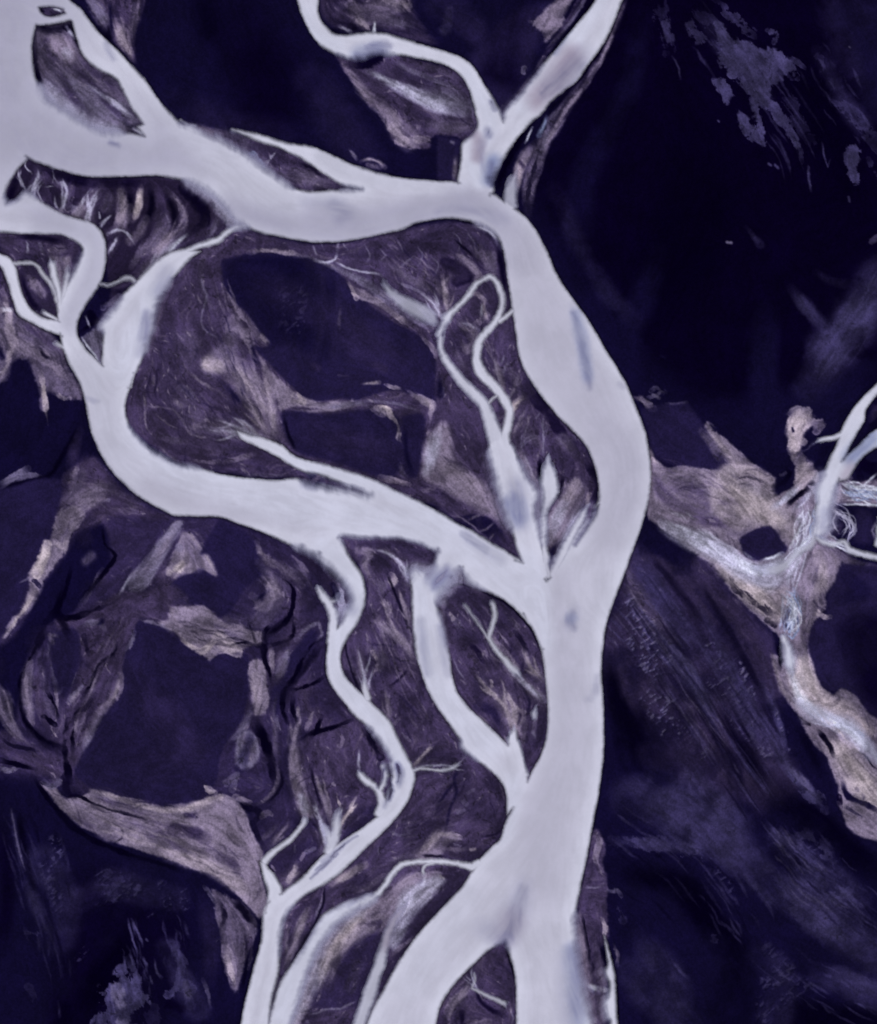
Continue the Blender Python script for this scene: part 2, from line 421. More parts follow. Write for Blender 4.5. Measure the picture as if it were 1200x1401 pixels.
# threads that rise out of the sand, or sink into it: fade-in and fade-out lengths
STREAM_FADE = {'strip_left':(14,0),'strip_mid':(14,0),'barb_left':(8,0),'barb_left_low':(8,0),'spike':(26,0),'east_finger':(24,0),'spur':(8,0),'spur_barb':(0,8),'peak':(14,0),
 'jay_stream':(8,26),'jay_feeder':(14,0),'delta_white':(26,0),'slip_white':(18,14),'thread_delta':(12,0),'twig_left':(8,0),'twig_right':(10,0),'cat_stream':(22,0),'cat_left':(22,0),
 'east_thread':(0,10),'south_tail':(34,0),'hook':(0,6),'grey_left':(14,24),'isle_thread':(10,8),'plume':(0,30),'white_drop':(6,34),'white_run':(40,0),'pink_drop':(26,0),'wing':(0,10),
 'east_corner':(0,8),'loop_link':(0,6),'braid_top':(0,0),'braid_west':(8,0),'short_link_low':(0,0),'braid_tail':(10,0)}
# ------------------------------------------------------------------ traced sediment
PAL = dict(K=(4,1,20), D=(7,2,27), N=(15,11,41), F=(30,24,57), G=(42,34,66), B=(58,48,78), M=(44,36,63), L=(100,93,121), P=(115,104,128),
           T=(146,134,151), H=(173,160,169), S=(157,154,180), W=(198,200,221), I=(57,52,88), J=(45,40,73), U=(132,142,180), C=(82,73,99), E=(31,24,47))
# F = filled outline, S = brush stroke;  colour, strength, edge softness, texture, raggedness, points
LAND = []
def hash_seed(t): return sum(ord(ch) * (k + 1) for k, ch in enumerate(t)) % 9973
def F(col, a, soft, tex, amp, pts): LAND.append(('F', col, a, soft, tex, amp, pts))
def S(col, a, soft, tex, amp, pts): LAND.append(('S', col, a, soft, tex, amp, pts))

# --- broad grounds
F('D',1,40,0,0,'860 -160 1400 -160 1400 640 1120 560 1000 560 905 520 800 400 740 290 700 250 770 150')
F('N',1,20,0,0,'-200 640 -200 1600 400 1600 360 1300 330 1230 60 1060 0 1030')
F('D',.8,40,'fb',.6,'100 1180 220 1220 260 1290 200 1420 60 1420')
F('B',1,6,'fb',.2,'36 214 120 245 240 245 310 280 335 310 440 335 560 312 640 305 690 350 705 440 730 530 800 610 815 690 750 790 600 700 400 640 200 600 150 520 140 340 0 290')
F('B',1,8,'fb',.3,'440 720 620 745 750 870 755 1040 690 1160 500 1440 360 1440 375 1180 440 1100 440 900')
F('G',1,14,'fb',.5,'130 640 240 705 420 750 450 800 450 900 480 990 540 1060 540 1100 420 1190 360 1180 340 1100 300 900 250 800 130 760 90 720')
F('N',1,10,0,0,'825 870 900 730 960 760 1060 860 1075 950 1150 1070 1200 1150 1400 1300 1400 1600 850 1600 820 1200')
F('B',1,6,'lic',.4,'-140 210 30 214 8 290 -140 290')
F('B',1,8,'fb',.3,'0 318 110 322 100 380 85 450 0 440')
F('F',1,10,0,0,'640 80 700 20 760 0 700 150 685 150')
F('B',1,4,'fb',.2,'691 1285 672 1296 632 1333 602 1376 590 1420 712 1420 708 1345 697 1300')

F('G',1,18,'fb',.6,'-140 600 60 640 130 630 190 690 300 710 410 755 445 800 450 900 400 1000 380 1100 300 1090 250 1100 100 1090 40 1060 -140 1060')
S('B',.9,24,'fb',.9,'150 690 26 120 740 24 150 790 26 220 790 26 250 740 20'); S('B',.9,20,'fb',.9,'160 850 22 130 920 24 100 990 22 80 1040 16'); S('C',.6,20,'fb',1,'120 660 16 140 680 18 180 690 14'); S('C',.6,16,'fb',1,'180 820 14 240 820 16 300 850 18 360 865 16')
S('B',.9,20,'fb',.9,'380 790 26 410 840 22 380 900 22 350 960 18 350 1040 20'); S('C',.5,14,'fb',1,'385 800 12 370 830 14 350 860 12'); S('C',.5,14,'lic',1,'60 900 10 60 950 10 80 990 10'); S('B',.8,16,'fb',.9,'10 1010 16 50 1040 16 90 1050 12'); S('B',.9,18,'fb',.8,'410 920 16 430 970 18 440 1020 20')
# --- north-east black plain
S('J',.5,50,'fb',.7,'1160 -30 40 1190 60 50 1230 120 50')
S('J',.75,26,'fb',.8,'1200 380 20 1165 440 26 1130 490 28 1105 520 20')
S('I',.45,18,'lic',.9,'1195 400 12 1160 450 16 1130 490 16')
S('J',.7,8,'fb',.8,'1083 398 5 1105 425 8 1130 450 6')
S('J',.5,12,'fb',.8,'1115 372 4 1140 385 5 1170 392 8')
S('N',.9,30,'fb',.7,'1045 440 14 1040 500 16 1055 580 16 1060 610 10')
S('N',.8,40,'fb',.7,'1000 560 24 1060 600 30 1100 540 24 1150 560 30')
S('F',.8,26,0,0,'910 590 28 940 610 30 960 630 26')
S('K',.9,60,'fb',.6,'960 200 40 940 330 60 880 440 30')
S('K',.8,40,'fb',.6,'1080 60 20 1130 180 30 1160 260 20 1100 280 20')
S('N',.8,26,'fb',.6,'880 20 12 860 120 14 800 240 16 790 330 18')
S('N',.8,30,'fb',.6,'850 480 16 870 430 16 900 350 10')
S('I',1,5,'rag',1.2,'975 36 5 990 62 13 1005 85 20 1025 102 18 1040 130 11 1055 150 8 1070 170 6')
S('I',.9,5,'rag',1.3,'1005 75 16 1035 80 18 1060 95 14 1085 105 4')
S('J',.8,8,'rag',1.4,'980 0 5 1000 20 6 1020 40 5 1040 50 4')
S('J',.7,8,'rag',1.4,'950 10 6 970 30 8 985 40 6')
S('I',.9,4,'rag',1.1,'1028 122 7 1034 145 5 1041 170 4 1045 195 3')
S('I',1,4,'rag',1.0,'979 106 6 990 124 9 998 141 5')
S('I',.9,4,'rag',1.1,'1003 154 4 1015 162 6 1025 180 8 1043 198 5')
S('I',.8,4,'rag',1.0,'1065 160 6 1078 185 3 1090 196 2 1095 214 1.5')
S('I',.9,3,'rag',1.0,'1105 230 1.5 1108 258 3')
S('I',1,5,'rag',1.0,'1168 203 6 1168 228 9 1171 250 5')
S('I',.9,4,'rag',1.0,'1188 218 2 1200 244 5 1215 270 4')
S('I',.6,4,'rag',1.2,'910 30 5 912 55 5')
S('I',.5,4,'rag',1.2,'938 26 2 952 44 7 962 58 3')
S('I',.8,2,0,0,'920 77 .8 926 88 1 931 108 1')
S('I',.8,3,'rag',1.1,'1050 42 3 1062 48 6 1058 58 3')
S('I',.7,3,'rag',1.1,'1078 78 2 1090 84 3 1102 94 2')
S('I',.7,3,'rag',1.1,'1070 88 3 1082 98 4 1092 108 3')
S('I',.8,2,0,0,'1125 195 .8 1128 215 1 1132 228 .6 1136 218 .6')
S('L',.9,2,0,0,'995 331 2 1001 332 2')
S('I',.9,2,0,0,'1052 225 1.5 1054 227 1.5'); S('I',.9,2,0,0,'1060 226 2 1064 230 2')
S('I',.9,2,0,0,'983 165 1.2 984 166 1.2'); S('L',.8,1.5,0,0,'1162 65 .9 1163 66 .9'); S('I',.8,2,0,0,'1161 270 1.2 1162 276 1.2')
S('J',.8,6,'rag',1.3,'1130 130 3 1165 155 8 1190 185 9 1220 220 8')
S('J',.5,10,'rag',1.2,'1120 80 5 1130 110 8')
S('J',.8,8,'fb',.9,'1020 310 2 1040 335 5')
S('L',.5,3,'rag',.8,'1192 330 4 1200 325 4')
# --- north plain left of the top tributary
S('D',.9,70,0,0,'330 40 40 370 130 50 330 200 20')
S('K',.8,40,0,0,'280 10 16 285 40 14')
S('F',.7,40,'fb',.5,'240 140 16 300 170 20 380 190 16')
S('F',.7,40,'fb',.5,'430 110 20 470 180 26 500 220 20')
F('B',1,6,'lic',.8,'98 -60 205 -60 198 0 186 50 184 88 172 78 150 48 128 22')
S('L',.8,8,'lic',1.1,'118 -10 8 135 16 9 150 40 8')
S('T',.8,8,'lic',1.1,'160 30 8 168 50 9 176 72 6 180 86 3')
S('P',.8,8,'lic',1.1,'188 0 6 184 30 6 178 55 5')
S('K',.9,5,'lic',.9,'140 40 6 150 52 5 148 30 3'); S('N',.9,4,0,0,'150 0 2 152 30 2 155 50 2'); S('N',.8,4,0,0,'170 75 3 176 84 2')
# --- land between the tributaries
F('M',1,8,'lic',.7,'438 -60 570 -60 565 10 580 40 600 62 560 55 520 42 480 44 450 30 438 10')
S('P',.8,7,'lic',1.0,'480 5 10 490 22 12 500 38 8')
S('T',.9,5,'rag',1.0,'488 18 6 497 30 8 504 40 5')
S('T',.7,8,'rag',1.0,'520 -5 10 545 3 12 556 8 8'); S('H',.6,5,'rag',1.0,'553 6 6')
S('L',.6,6,'lic',1.2,'525 22 6 545 32 6 565 36 4')
S('N',.9,10,0,0,'570 -30 10 575 10 8 600 30 8'); S('K',.8,6,0,0,'470 28 7 485 38 6 450 44 4 470 47 3')
S('W',.8,2,0,0,'512 30 1 513 44 2.4'); S('S',.7,3,0,0,'465 36 1.5 480 44 2')
S('F',.9,20,'fb',.6,'600 10 20 640 30 24 660 60 12'); S('D',.8,24,0,0,'690 60 22 700 110 16 670 100 14 715 10 14')
F('P',.9,5,'rag',.9,'724 28 736 24 750 12 765 -6 785 -8 778 14 762 45 748 58 742 48 734 38')
S('B',.9,4,'lic',1.2,'800 -10 6 780 25 5 760 55 5 742 80 4'); S('L',.6,3,'lic',1.2,'806 -10 2 786 22 2.5 765 50 2 748 66 2')
S('C',.8,4,'lic',1.1,'744 80 3 735 95 3'); S('L',.7,3,'rag',1.1,'718 92 3 716 100 2'); S('C',.6,3,'lic',1.1,'728 105 2 715 120 2 705 135 2')
S('M',.9,4,'lic',1,'716 130 3 700 150 3 690 158 3'); S('P',.6,3,'rag',1,'688 145 3')
# bar below the top tributary
F('B',1,3,'rag',.5,'458 76 480 80 510 86 535 77 562 79 600 88 617 94 632 107 642 124 647 142 652 160 656 172 645 188 634 194 625 187 612 185 597 184 590 190 587 206 570 203 555 201 542 196 534 186 531 162 516 149 500 140 489 121 474 100')
S('P',.8,5,'lic',.9,'468 84 4 482 103 6 500 128 9 520 140 8'); S('P',.9,5,'rag',.9,'525 145 12 538 165 11 546 188 9 565 196 8 580 200 6')
S('T',.7,5,'rag',.9,'540 175 8 552 192 7'); S('T',.6,4,'rag',.9,'572 190 6 585 192 5')
S('S',.95,8,'lic',.5,'500 96 3 520 106 6 545 118 9 570 130 12 600 142 14 630 150 14')
S('L',.8,8,'lic',.6,'600 120 14 625 130 12 640 150 10'); S('C',.8,6,'lic',.8,'600 165 12 625 172 12 645 170 8')
S('D',.95,5,'rag',.9,'480 88 6 498 90 7 515 84 6 522 72 4'); S('M',.9,6,'lic',.9,'530 90 8 560 105 9 590 115 9 610 105 8'); S('M',.8,6,0,0,'560 160 6 556 150 5 590 165 8')
S('W',.5,6,'lic',.7,'505 98 3 525 108 5 540 115 6')
F('F',1,2,0,0,'598 186 632 192 628 250 598 250'); S('P',.9,4,0,0,'623 215 2.5 622 246 4'); S('L',.8,2,0,0,'618 195 2.5 620 196 2')
S('L',.8,2,0,0,'478 204 1 484 212 2.5 488 218 2'); S('T',.8,3,0,0,'494 222 2 505 218 2 518 221 2 527 229 3'); S('C',.8,3,0,0,'505 226 4 520 229 3')
# margin of the right tributary
S('C',.9,5,'lic',1.0,'858 -10 4 845 30 4 828 70 6 812 95 6 795 118 7 780 140 9 762 165 11 745 192 10 735 222 12 724 258 11 722 300 6')
S('P',.8,4,'lic',1.1,'856 0 2 840 40 2 826 75 2.5 808 105 3 792 128 4 774 150 4 758 178 4 742 205 4')
S('L',.7,3,'lic',1.1,'768 150 3 750 165 3 748 185 3 738 215 3')
S('P',.9,6,'fb',.5,'735 195 7 718 215 9 708 240 9 703 262 8 700 282 8'); S('T',.8,6,'fb',.5,'712 225 6 705 250 6')
S('K',1,4,0,0,'738 160 4 724 172 7 710 192 7 697 216 7 686 240 7 681 258 6 682 268 5')
S('K',.9,3,'rag',.8,'780 122 3 768 135 4 755 148 4 748 160 4'); S('K',.9,3,0,0,'742 165 3 745 175 3'); S('W',.8,2,0,0,'728 175 1 722 188 1.2 718 196 .8'); S('U',.9,3,0,0,'748 160 2 742 175 3 738 185 4')
S('K',.7,3,'rag',1,'740 200 3 732 230 2.5 725 252 3 718 285 3'); S('M',.9,3,0,0,'712 222 3 716 228 3')
# --- island in the trunk
F('C',1,3,'lic',.5,'49 33 55 34 70 33 85 30 97 28 108 60 112 72 140 97 162 110 182 150 197 170 188 173 198 187 160 184 125 178 78 146 50 112 44 80')
S('K',.95,6,'rag',.9,'50 38 8 65 40 10 80 36 9 92 34 8'); S('K',.95,4,'rag',.6,'47 55 5 48 80 6 52 105 6 58 120 5'); S('K',.9,4,0,0,'96 36 5 102 50 4 106 62 3')
S('S',.8,3,0,0,'90 34 1.5 97 45 2 103 52 2'); S('P',.9,12,'lic',.7,'75 58 12 90 68 14 95 80 9'); S('S',.6,8,'lic',.7,'90 68 7 96 76 6'); S('M',.8,5,'lic',.9,'64 60 8 72 75 8 78 90 6')
S('S',.95,6,'lic',.5,'62 112 5 75 128 9 92 148 8'); S('L',.8,5,'lic',.8,'90 110 6 110 135 8 135 165 8 150 178 8')
S('M',.9,4,'lic',.8,'72 98 4 90 115 5 108 140 6 124 165 7 130 178 5'); S('M',.9,4,'lic',.8,'104 90 4 130 120 5 150 145 5 168 160 5 180 170 4')
S('S',.7,4,'lic',.8,'110 115 2 135 128 3 160 140 3 180 150 4'); S('K',.9,3,0,0,'168 164 3 176 172 3 186 173 2.5'); S('K',.7,3,0,0,'178 178 2 192 188 2')
S('S',.8,5,'lic',.6,'130 165 8 150 175 10 165 180 6'); S('C',.9,4,0,0,'150 182 4 158 181 3'); S('M',.8,4,'lic',.8,'112 80 5 130 100 5 150 112 5 160 130 5')
S('W',.7,3,0,0,'185 176 2.5 196 184 2.5')
F('B',1,2,'lic',.4,'52 9 87 12 90 18 66 24 56 18'); S('W',.9,2,0,0,'72 11 1 84 15 2.2'); S('K',.8,2,0,0,'54 11 2 60 15 2')
# --- spindle bar in the trunk
F('B',1,3,'lic',.4,'250 172 300 178 345 188 405 212 440 235 475 254 495 260 430 264 395 258 345 222 300 192')
S('M',.9,5,'rag',.9,'325 190 5 350 200 7 372 210 8 400 225 6'); S('C',.9,8,'lic',.6,'400 240 10 430 245 10 455 254 6'); S('U',.7,6,'rag',1.2,'345 215 6 355 228 6'); S('S',.6,2.5,'rag',1.1,'380 205 2 372 215 2 362 225 3')
S('C',.8,5,0,0,'258 174 4 280 180 6 300 186 5'); S('M',.9,3,0,0,'455 257 2 475 258 2.5 492 259 1.5'); S('K',.7,3,0,0,'408 222 2 425 230 2 445 245 2')
# --- land south of the trunk (dead channels under the big bend)
F('E',.95,6,'rag',.4,'36 214 60 226 95 238 150 245 240 246 275 262 290 290 280 315 250 330 215 345 190 380 150 395 144 345 135 310 90 288 45 265 10 282 8 265')
S('M',.9,6,'lic',.9,'110 250 8 140 260 12 150 285 10 130 295 8'); S('B',.9,7,'lic',.9,'205 250 10 220 290 14 220 320 14 200 345 12 185 365 10')
S('P',.9,5,'lic',.8,'168 250 5 165 275 8 163 298 6 158 315 5'); S('T',1,4,'lic',.7,'193 255 3 191 275 6 186 295 5 182 302 3'); S('H',.9,3,'lic',.7,'192 265 3 188 285 4 184 298 2')
S('K',.9,4,0,0,'178 262 4 177 285 5 175 305 4'); S('K',.9,5,0,0,'205 255 4 208 285 5 196 310 5'); S('K',.9,5,'rag',.8,'255 258 10 272 275 12 282 298 10 268 315 8'); 
S('C',.9,5,'lic',.9,'225 258 4 240 272 5 250 290 5 252 312 5 240 328 5 225 338 5 210 350 5'); S('P',.8,3,'lic',.9,'238 268 2 248 282 2.5 254 300 2.5'); S('K',.8,4,0,0,'228 268 3 238 290 4 240 312 4')
S('P',1,3,'lic',.6,'235 318 2 225 322 5 215 330 5 205 340 4'); S('S',1,3,'lic',.5,'256 322 3 240 332 4 225 345 5 212 358 5'); S('W',.8,2.5,0,0,'256 322 2 238 335 3 222 348 3.5')
S('L',.9,4,'lic',.7,'290 270 5 296 285 6 298 300 5 285 325 5'); S('S',.9,8,'lic',.7,'298 270 6 306 290 8 315 303 7'); S('M',.9,3,0,0,'300 270 2 312 290 2.5 322 302 2.5')
S('L',.7,3,0,0,'226 290 .8 231 302 1.2 232 312 1'); S('C',.8,4,'lic',1,'200 330 5 190 350 5 180 365 5')
# rills running into the west loop
for q in ('37 216 .6 34 225 .8 38 232 1 44 238 1','25 232 .6 27 245 1 31 257 1.2','52 238 .8 49 250 1 42 255 1.4 36 264 2','50 252 1 48 262 1.6 46 270 2','72 230 .7 74 242 1 80 252 1.2 86 254 1.5','62 256 .6 72 255 .7','86 250 2 91 258 2.2 90 272 2.4 86 284 2.6 84 290 3','75 268 1 76 280 1.6 80 287 2','137 255 .6 125 262 1 116 275 1.6 110 285 3 102 292 3.5','125 258 .6 117 268 1 110 280 1.6','138 270 .8 126 278 1.2 117 285 1.5','124 278 2 122 290 4 120 300 5','135 290 .6 136 298 1.5','153 295 1 146 300 1.4 137 305 1.2','147 320 1.6 160 315 1.6 172 318 1.6 180 328 1.2 186 336 .7','160 325 1 156 335 1.6 150 345 1.6','72 250 .6 73 245 .6'):
    S('S',.8,1.6,0,0,q)
S('S',.8,2,0,0,'86 250 1.5 91 258 1.8 90 272 1.8 86 284 2'); S('S',.8,3,0,0,'123 282 2 122 292 3 120 302 3.5'); S('L',.8,5,'rag',.8,'98 286 5 108 290 6 114 282 4'); S('B',.8,4,'rag',1,'55 268 6 65 275 6 60 240 5 95 265 5 100 250 4 90 295 4')
S('S',.9,5,0,0,'16 279 4 28 278 5 40 282 5')
# brown ground east of the inflow
F('B',1,6,'rid',.4,'270 350 215 420 185 530 175 570 195 600 260 640 330 650 400 655 430 660 380 600 385 500 340 430 300 370')
S('C',.7,5,'lic',1.0,'300 335 8 280 350 6 275 385 5 282 410 4 300 430 4'); S('L',.7,2,0,0,'278 375 1 277 390 1.5 283 405 1.5 275 440 1 285 455 1 298 462 1.2')
S('C',.8,14,'fb',.8,'290 500 16 310 480 16 320 440 10'); S('T',.75,12,'fb',.8,'286 497 10 300 502 9'); S('P',.9,6,'rag',.9,'310 440 8 330 450 10 340 470 8 320 420 6 308 400 5')
S('T',.8,7,'lic',.8,'318 495 8 330 515 10 348 535 9 360 560 10 368 580 8'); S('P',.9,7,'lic',.8,'330 500 12 350 520 10 368 550 10 375 585 8 380 605 6'); S('T',.7,5,'lic',.9,'358 490 3 365 515 6 372 545 6'); S('H',.5,5,'lic',1,'325 508 6 340 530 6')
S('P',.8,4,'rag',.8,'302 380 3 312 400 5 325 425 5 345 445 7 362 465 8 372 474 5'); S('H',.7,3,'rag',1,'360 460 4 370 470 5'); S('M',.9,3,0,0,'366 470 2 368 472 2')
S('N',.8,4,'lic',.9,'300 520 4 320 540 5 345 560 5 355 585 4'); S('N',.8,3,0,0,'345 470 3 348 490 4 356 500 3'); S('M',.9,5,0,0,'305 530 8 320 560 8 310 575 6')
S('P',.9,4,'lic',.7,'255 570 2 262 585 4'.replace('255 570 2','290 572 2')+' 300 580 5 320 588 6 345 592 6'); S('S',.8,5,0,0,'318 590 3 335 597 5 352 598 6'); S('L',.9,5,'lic',.8,'280 585 4 300 590 5 325 600 4'); S('T',.7,2,0,0,'322 572 1.5 335 580 2 348 590 2 360 600 2')
S('M',.9,5,'lic',.6,'285 615 8 320 615 10 360 625 12 400 645 8'); S('P',.6,4,'lic',1,'300 634 3 325 628 4 350 620 4'); S('L',.5,3,'lic',1,'330 652 2 360 650 2 395 650 2'); S('C',.7,5,'lic',1,'215 595 5 235 602 5 255 603 4')
S('P',.7,3,'rag',.8,'262 630 3 290 633 3 300 632 3'); S('C',.8,3,0,0,'218 610 1 230 622 1.6 245 632 2')
for q in ('199 555 1 210 557 1.2 225 558 1.2 240 563 1.5 250 577 1.6 262 594 1.6 275 598 1.5 288 598 1','197 540 1 198 550 1.8 199 558 1.2','201 558 1 199 568 1.2 200 580 1.2 206 592 1','215 567 .8 230 580 .8 245 588 .8','260 510 2 272 520 2.4 284 528 2.2 293 536 1.4','210 515 2 211 526 2','243 458 1.4 250 465 1.5','238 482 1 244 488 2','220 427 .7 212 450 .8 203 470 .8','270 405 1 275 415 1.2'):
    S('P',.75,1.8,0,0,q)
S('T',.7,3,0,0,'240 550 4 248 555 4'); S('T',.8,3,'rag',.9,'283 575 3 295 582 4'); S('L',.6,3,'rag',1,'245 530 4 258 535 5 265 545 3')
for q in ('230 450 1 235 468 1.2 255 480 1.2 275 478 1','220 475 1 222 495 1.2 218 510 1','225 505 1 240 520 1.3 260 540 1.5 265 548 1','250 515 1 245 500 1 255 505 1','262 460 1 270 480 1.2 262 500 1','300 560 1 270 550 1','230 540 1.2 240 535 1.2 232 525 1'):
    S('N',.4,2.5,0,0,q)
# big dark flat in the heart of the braid
F('F',1,3,'rag',.5,'303 356 318 352 340 347 370 346 395 348 420 352 445 360 468 378 475 386 480 395 486 412 500 410 510 420 530 433 545 445 562 452 575 460 588 475 598 490 604 510 600 540 596 560 575 548 560 540 540 534 510 540 485 548 460 545 430 550 415 545 400 530 385 515 370 500 352 480 345 472 362 476 372 470 355 450 340 430 325 415 312 400 303 380')
F('N',1,16,'fb',.5,'306 360 330 352 370 350 420 356 435 380 440 430 425 490 400 470 370 470 340 430 312 395')
S('J',.5,4,'rip',1.2,'385 395 12 400 420 18 395 445 14 410 405 14'); S('J',.6,3,'rip',1.3,'390 410 8 405 425 12 410 450 8 415 400 8')
S('P',.5,3,0,0,'467 420 1 464 440 2.5 464 450 1.5'); S('N',.6,8,'fb',.5,'450 370 8 452 430 8 440 500 8'); S('G',.8,8,'fb',.7,'515 500 4 525 505 5'); S('G',.8,6,0,0,'430 500 4 436 504 4'); S('C',.4,3,'rag',1,'465 514 2 478 515 2')
S('P',1,3,'rag',.6,'478 388 4 488 398 7 500 405 8 520 416 7 540 430 6 560 444 6 572 450 4'); S('T',.9,3,'rag',.8,'477 388 3 482 395 4 488 408 3'); S('T',.6,3,'rag',1,'540 432 4 555 442 4')
S('L',.9,4,'lic',.7,'395 350 2 420 352 3 440 360 4 470 372 5 500 388 7 525 405 8 550 425 8 575 440 7 600 452 5'); S('T',.7,2.5,'rag',1,'340 345 3 370 342 4 395 346 4 415 350 3')
S('S',.9,2,0,0,'430 356 1.5 445 360 1.6 458 356 1.4 461 348 1.4 463 330 1.6'); S('S',.8,2,0,0,'458 358 1.4 475 366 1.4 498 372 1.4 512 374 1.6 522 378 1.6'); S('S',.6,6,'lic',.8,'535 402 5 560 420 9 590 436 10'); S('S',.7,1.6,0,0,'428 336 .8 432 348 1.2'); S('S',.5,1.6,0,0,'440 334 .7 443 342 .8'); S('S',.5,1.6,0,0,'470 334 .7 475 342 1'); 
S('P',.8,3,'rag',.8,'575 458 2 585 470 3 595 482 3 598 498 2.5'); 
# tan tongue and rectangle flat
F('P',1,3,'rag',.6,'352 482 368 505 385 520 402 534 425 548 450 550 485 547 480 556 450 562 415 556 390 560 384 566 376 540 366 520'); S('H',.6,3,'rag',1,'395 548 4 415 550 4 405 535 3 388 556 4')
S('L',.9,3,'lic',1.1,'435 555 4 465 556 5 490 552 4 510 556 4'); S('P',.8,2,'lic',1.1,'400 560 2 430 563 3 460 560 2 500 553 2'); S('B',.9,4,'lic',1,'500 552 6 530 550 7 560 556 7 580 560 5'); S('L',.6,2,'lic',1.1,'495 547 2 520 550 2 545 553 2 575 562 2')
F('F',1,3,0,0,'388 563 410 562 440 566 480 562 510 560 530 565 545 572 550 590 552 615 548 640 535 655 515 652 480 640 440 628 412 622 400 612 390 595 385 575'); F('F',1,3,0,0,'550 570 575 565 582 575 580 620 576 640 572 655 555 650 548 615')
S('H',1,3,'rag',.8,'508 555 2 518 558 5 530 562 6 540 574 4 546 586 4.5 546 598 4 550 606 2'); S('P',.8,3,'rag',.9,'512 560 6 525 566 5'); S('T',.9,2,0,0,'495 525 1 510 524 2 520 523 2.5'); S('P',1,2,'rag',.5,'528 526 2 540 530 4 550 532 2'); S('P',1,3,'rag',.4,'556 534 2 568 542 5 580 548 7 592 554 7 590 562 5 588 580 2'); S('T',.6,3,0,0,'584 550 5 592 558 4')
S('N',.9,3,0,0,'555 585 3 556 620 3 565 650 3'); S('L',.5,3,'rag',1,'547 635 3 550 645 5 556 652 4'); S('T',.8,4,'rag',.8,'520 654 4 540 658 5 560 662 4'); S('K',.8,3,0,0,'388 570 2 395 595 2 405 618 2')
S('N',.9,4,0,0,'560 700 8 600 690 8 615 695 10')
# tan hollow between the flat and the braid
F('B',1,5,'lic',.5,'598 470 625 530 660 570 680 620 700 700 715 765 680 745 620 705 570 675 575 640 590 590 596 560'); F('P',1,8,'lic',.5,'585 600 600 580 612 575 618 600 620 625 640 645 665 665 680 690 690 715 640 690 600 665 578 655 578 635')
S('S',.7,10,'lic',.6,'585 625 6 595 600 7 600 590 5'); S('T',.6,12,'lic',.6,'610 640 10 640 660 12 655 680 8'); S('S',.7,6,0,0,'582 650 4 588 630 6'); S('B',.9,6,'lic',.8,'625 585 8 640 610 8 655 635 8 665 655 5'); S('B',.9,5,'rag',.9,'612 550 6 620 570 6 640 575 5')
S('L',.8,3,'rag',1,'605 515 1 607 530 1.6 606 545 1.4'); S('N',.9,5,0,0,'602 520 4 603 540 6'); S('N',.9,5,'rag',.6,'625 715 8 650 712 12 672 725 12 690 742 8'); 
for q in ('640 712 1 652 706 1.4 660 700 1','655 728 1 668 722 1.4 676 715 1','668 740 1 676 730 1','620 700 1 640 715 1 660 730 1'): S('C',.9,1.6,0,0,q)
S('P',.5,3,'rag',1,'580 672 3 592 668 4')
# knotted ground west of the main bend
S('M',.8,8,'rid',.8,'350 335 10 420 338 8 480 345 10 540 345 14 600 330 18 640 330 16 670 350 10')
S('D',.9,6,'rag',.5,'610 360 10 630 370 10 640 380 8 625 385 8'); S('D',.9,4,0,0,'680 330 4 686 360 5 690 390 4 693 405 3')
S('P',.9,5,'lic',.7,'620 350 3 635 358 5 648 370 6 655 380 5'); S('P',.7,5,'lic',.9,'655 340 6 665 355 6 668 370 4'); S('L',.7,5,'lic',.8,'640 308 3 660 312 4 676 322 5 688 340 5'); S('K',.8,2.5,0,0,'620 302 1.5 645 305 2 662 311 2 676 320 2 684 332 2'); S('W',.7,2,0,0,'650 308 1 668 316 2 682 328 2.5')
S('C',.8,5,'lic',1,'530 360 4 550 375 5 575 390 5 600 400 4'); S('L',.7,2,'lic',1,'540 385 1.5 565 395 2 590 410 2 605 425 2'); S('L',.6,1.6,0,0,'548 366 1 558 357 1.2 566 350 .8'); S('P',.8,3,'rag',.8,'600 395 4 610 405 5 606 390 4 618 375 3')
for i, q in enumerate(('500 335 .8 506 348 1 502 360 .8','520 340 .8 528 350 1 520 358 .8','545 330 .8 552 345 1','570 335 .8 578 350 1 572 365 .8','620 318 1 630 330 1 627 345 1','640 318 1 650 335 1.2','590 350 .8 600 362 1 596 375 .8')): S('L',.6,1.6,0,0,q)
for q in ('575 345 1 590 370 1.4 600 380 1','625 325 1.2 633 342 1.4 640 352 1','650 332 1.2 656 346 1.2','550 340 1 565 355 1.2'): S('N',.4,2.5,0,0,q)
S('T',.7,3,'rag',.9,'640 400 2 658 406 3 664 415 2'); S('P',.8,4,'rag',.9,'655 425 4 665 430 5 650 445 4'); S('L',.7,3,'lic',1,'630 442 2 645 446 3 655 452 3'); S('L',.8,1.6,0,0,'660 420 1 658 430 1.6'); S('P',.7,3,'rag',.9,'640 460 3 648 468 3 635 478 3')
S('M',.8,6,'lic',.7,'665 480 8 668 500 8 680 515 8'); S('C',.6,5,'lic',1,'620 475 5 630 495 6 640 510 5'); S('P',.8,4,'lic',.8,'676 490 2 682 510 3.5 686 530 3'); S('S',.8,2,0,0,'676 492 1 681 512 1.6 686 530 2'); S('T',.9,3,'rag',.7,'700 562 2 706 550 4 714 545 5'); S('H',.8,3,'rag',.7,'703 555 2 712 548 3'); S('L',.8,2,0,0,'697 545 1 702 535 1.6'); S('L',.8,2,0,0,'686 498 .8 690 488 1.2'); S('L',.7,2,'lic',1,'686 515 1 692 500 2 696 495 1')
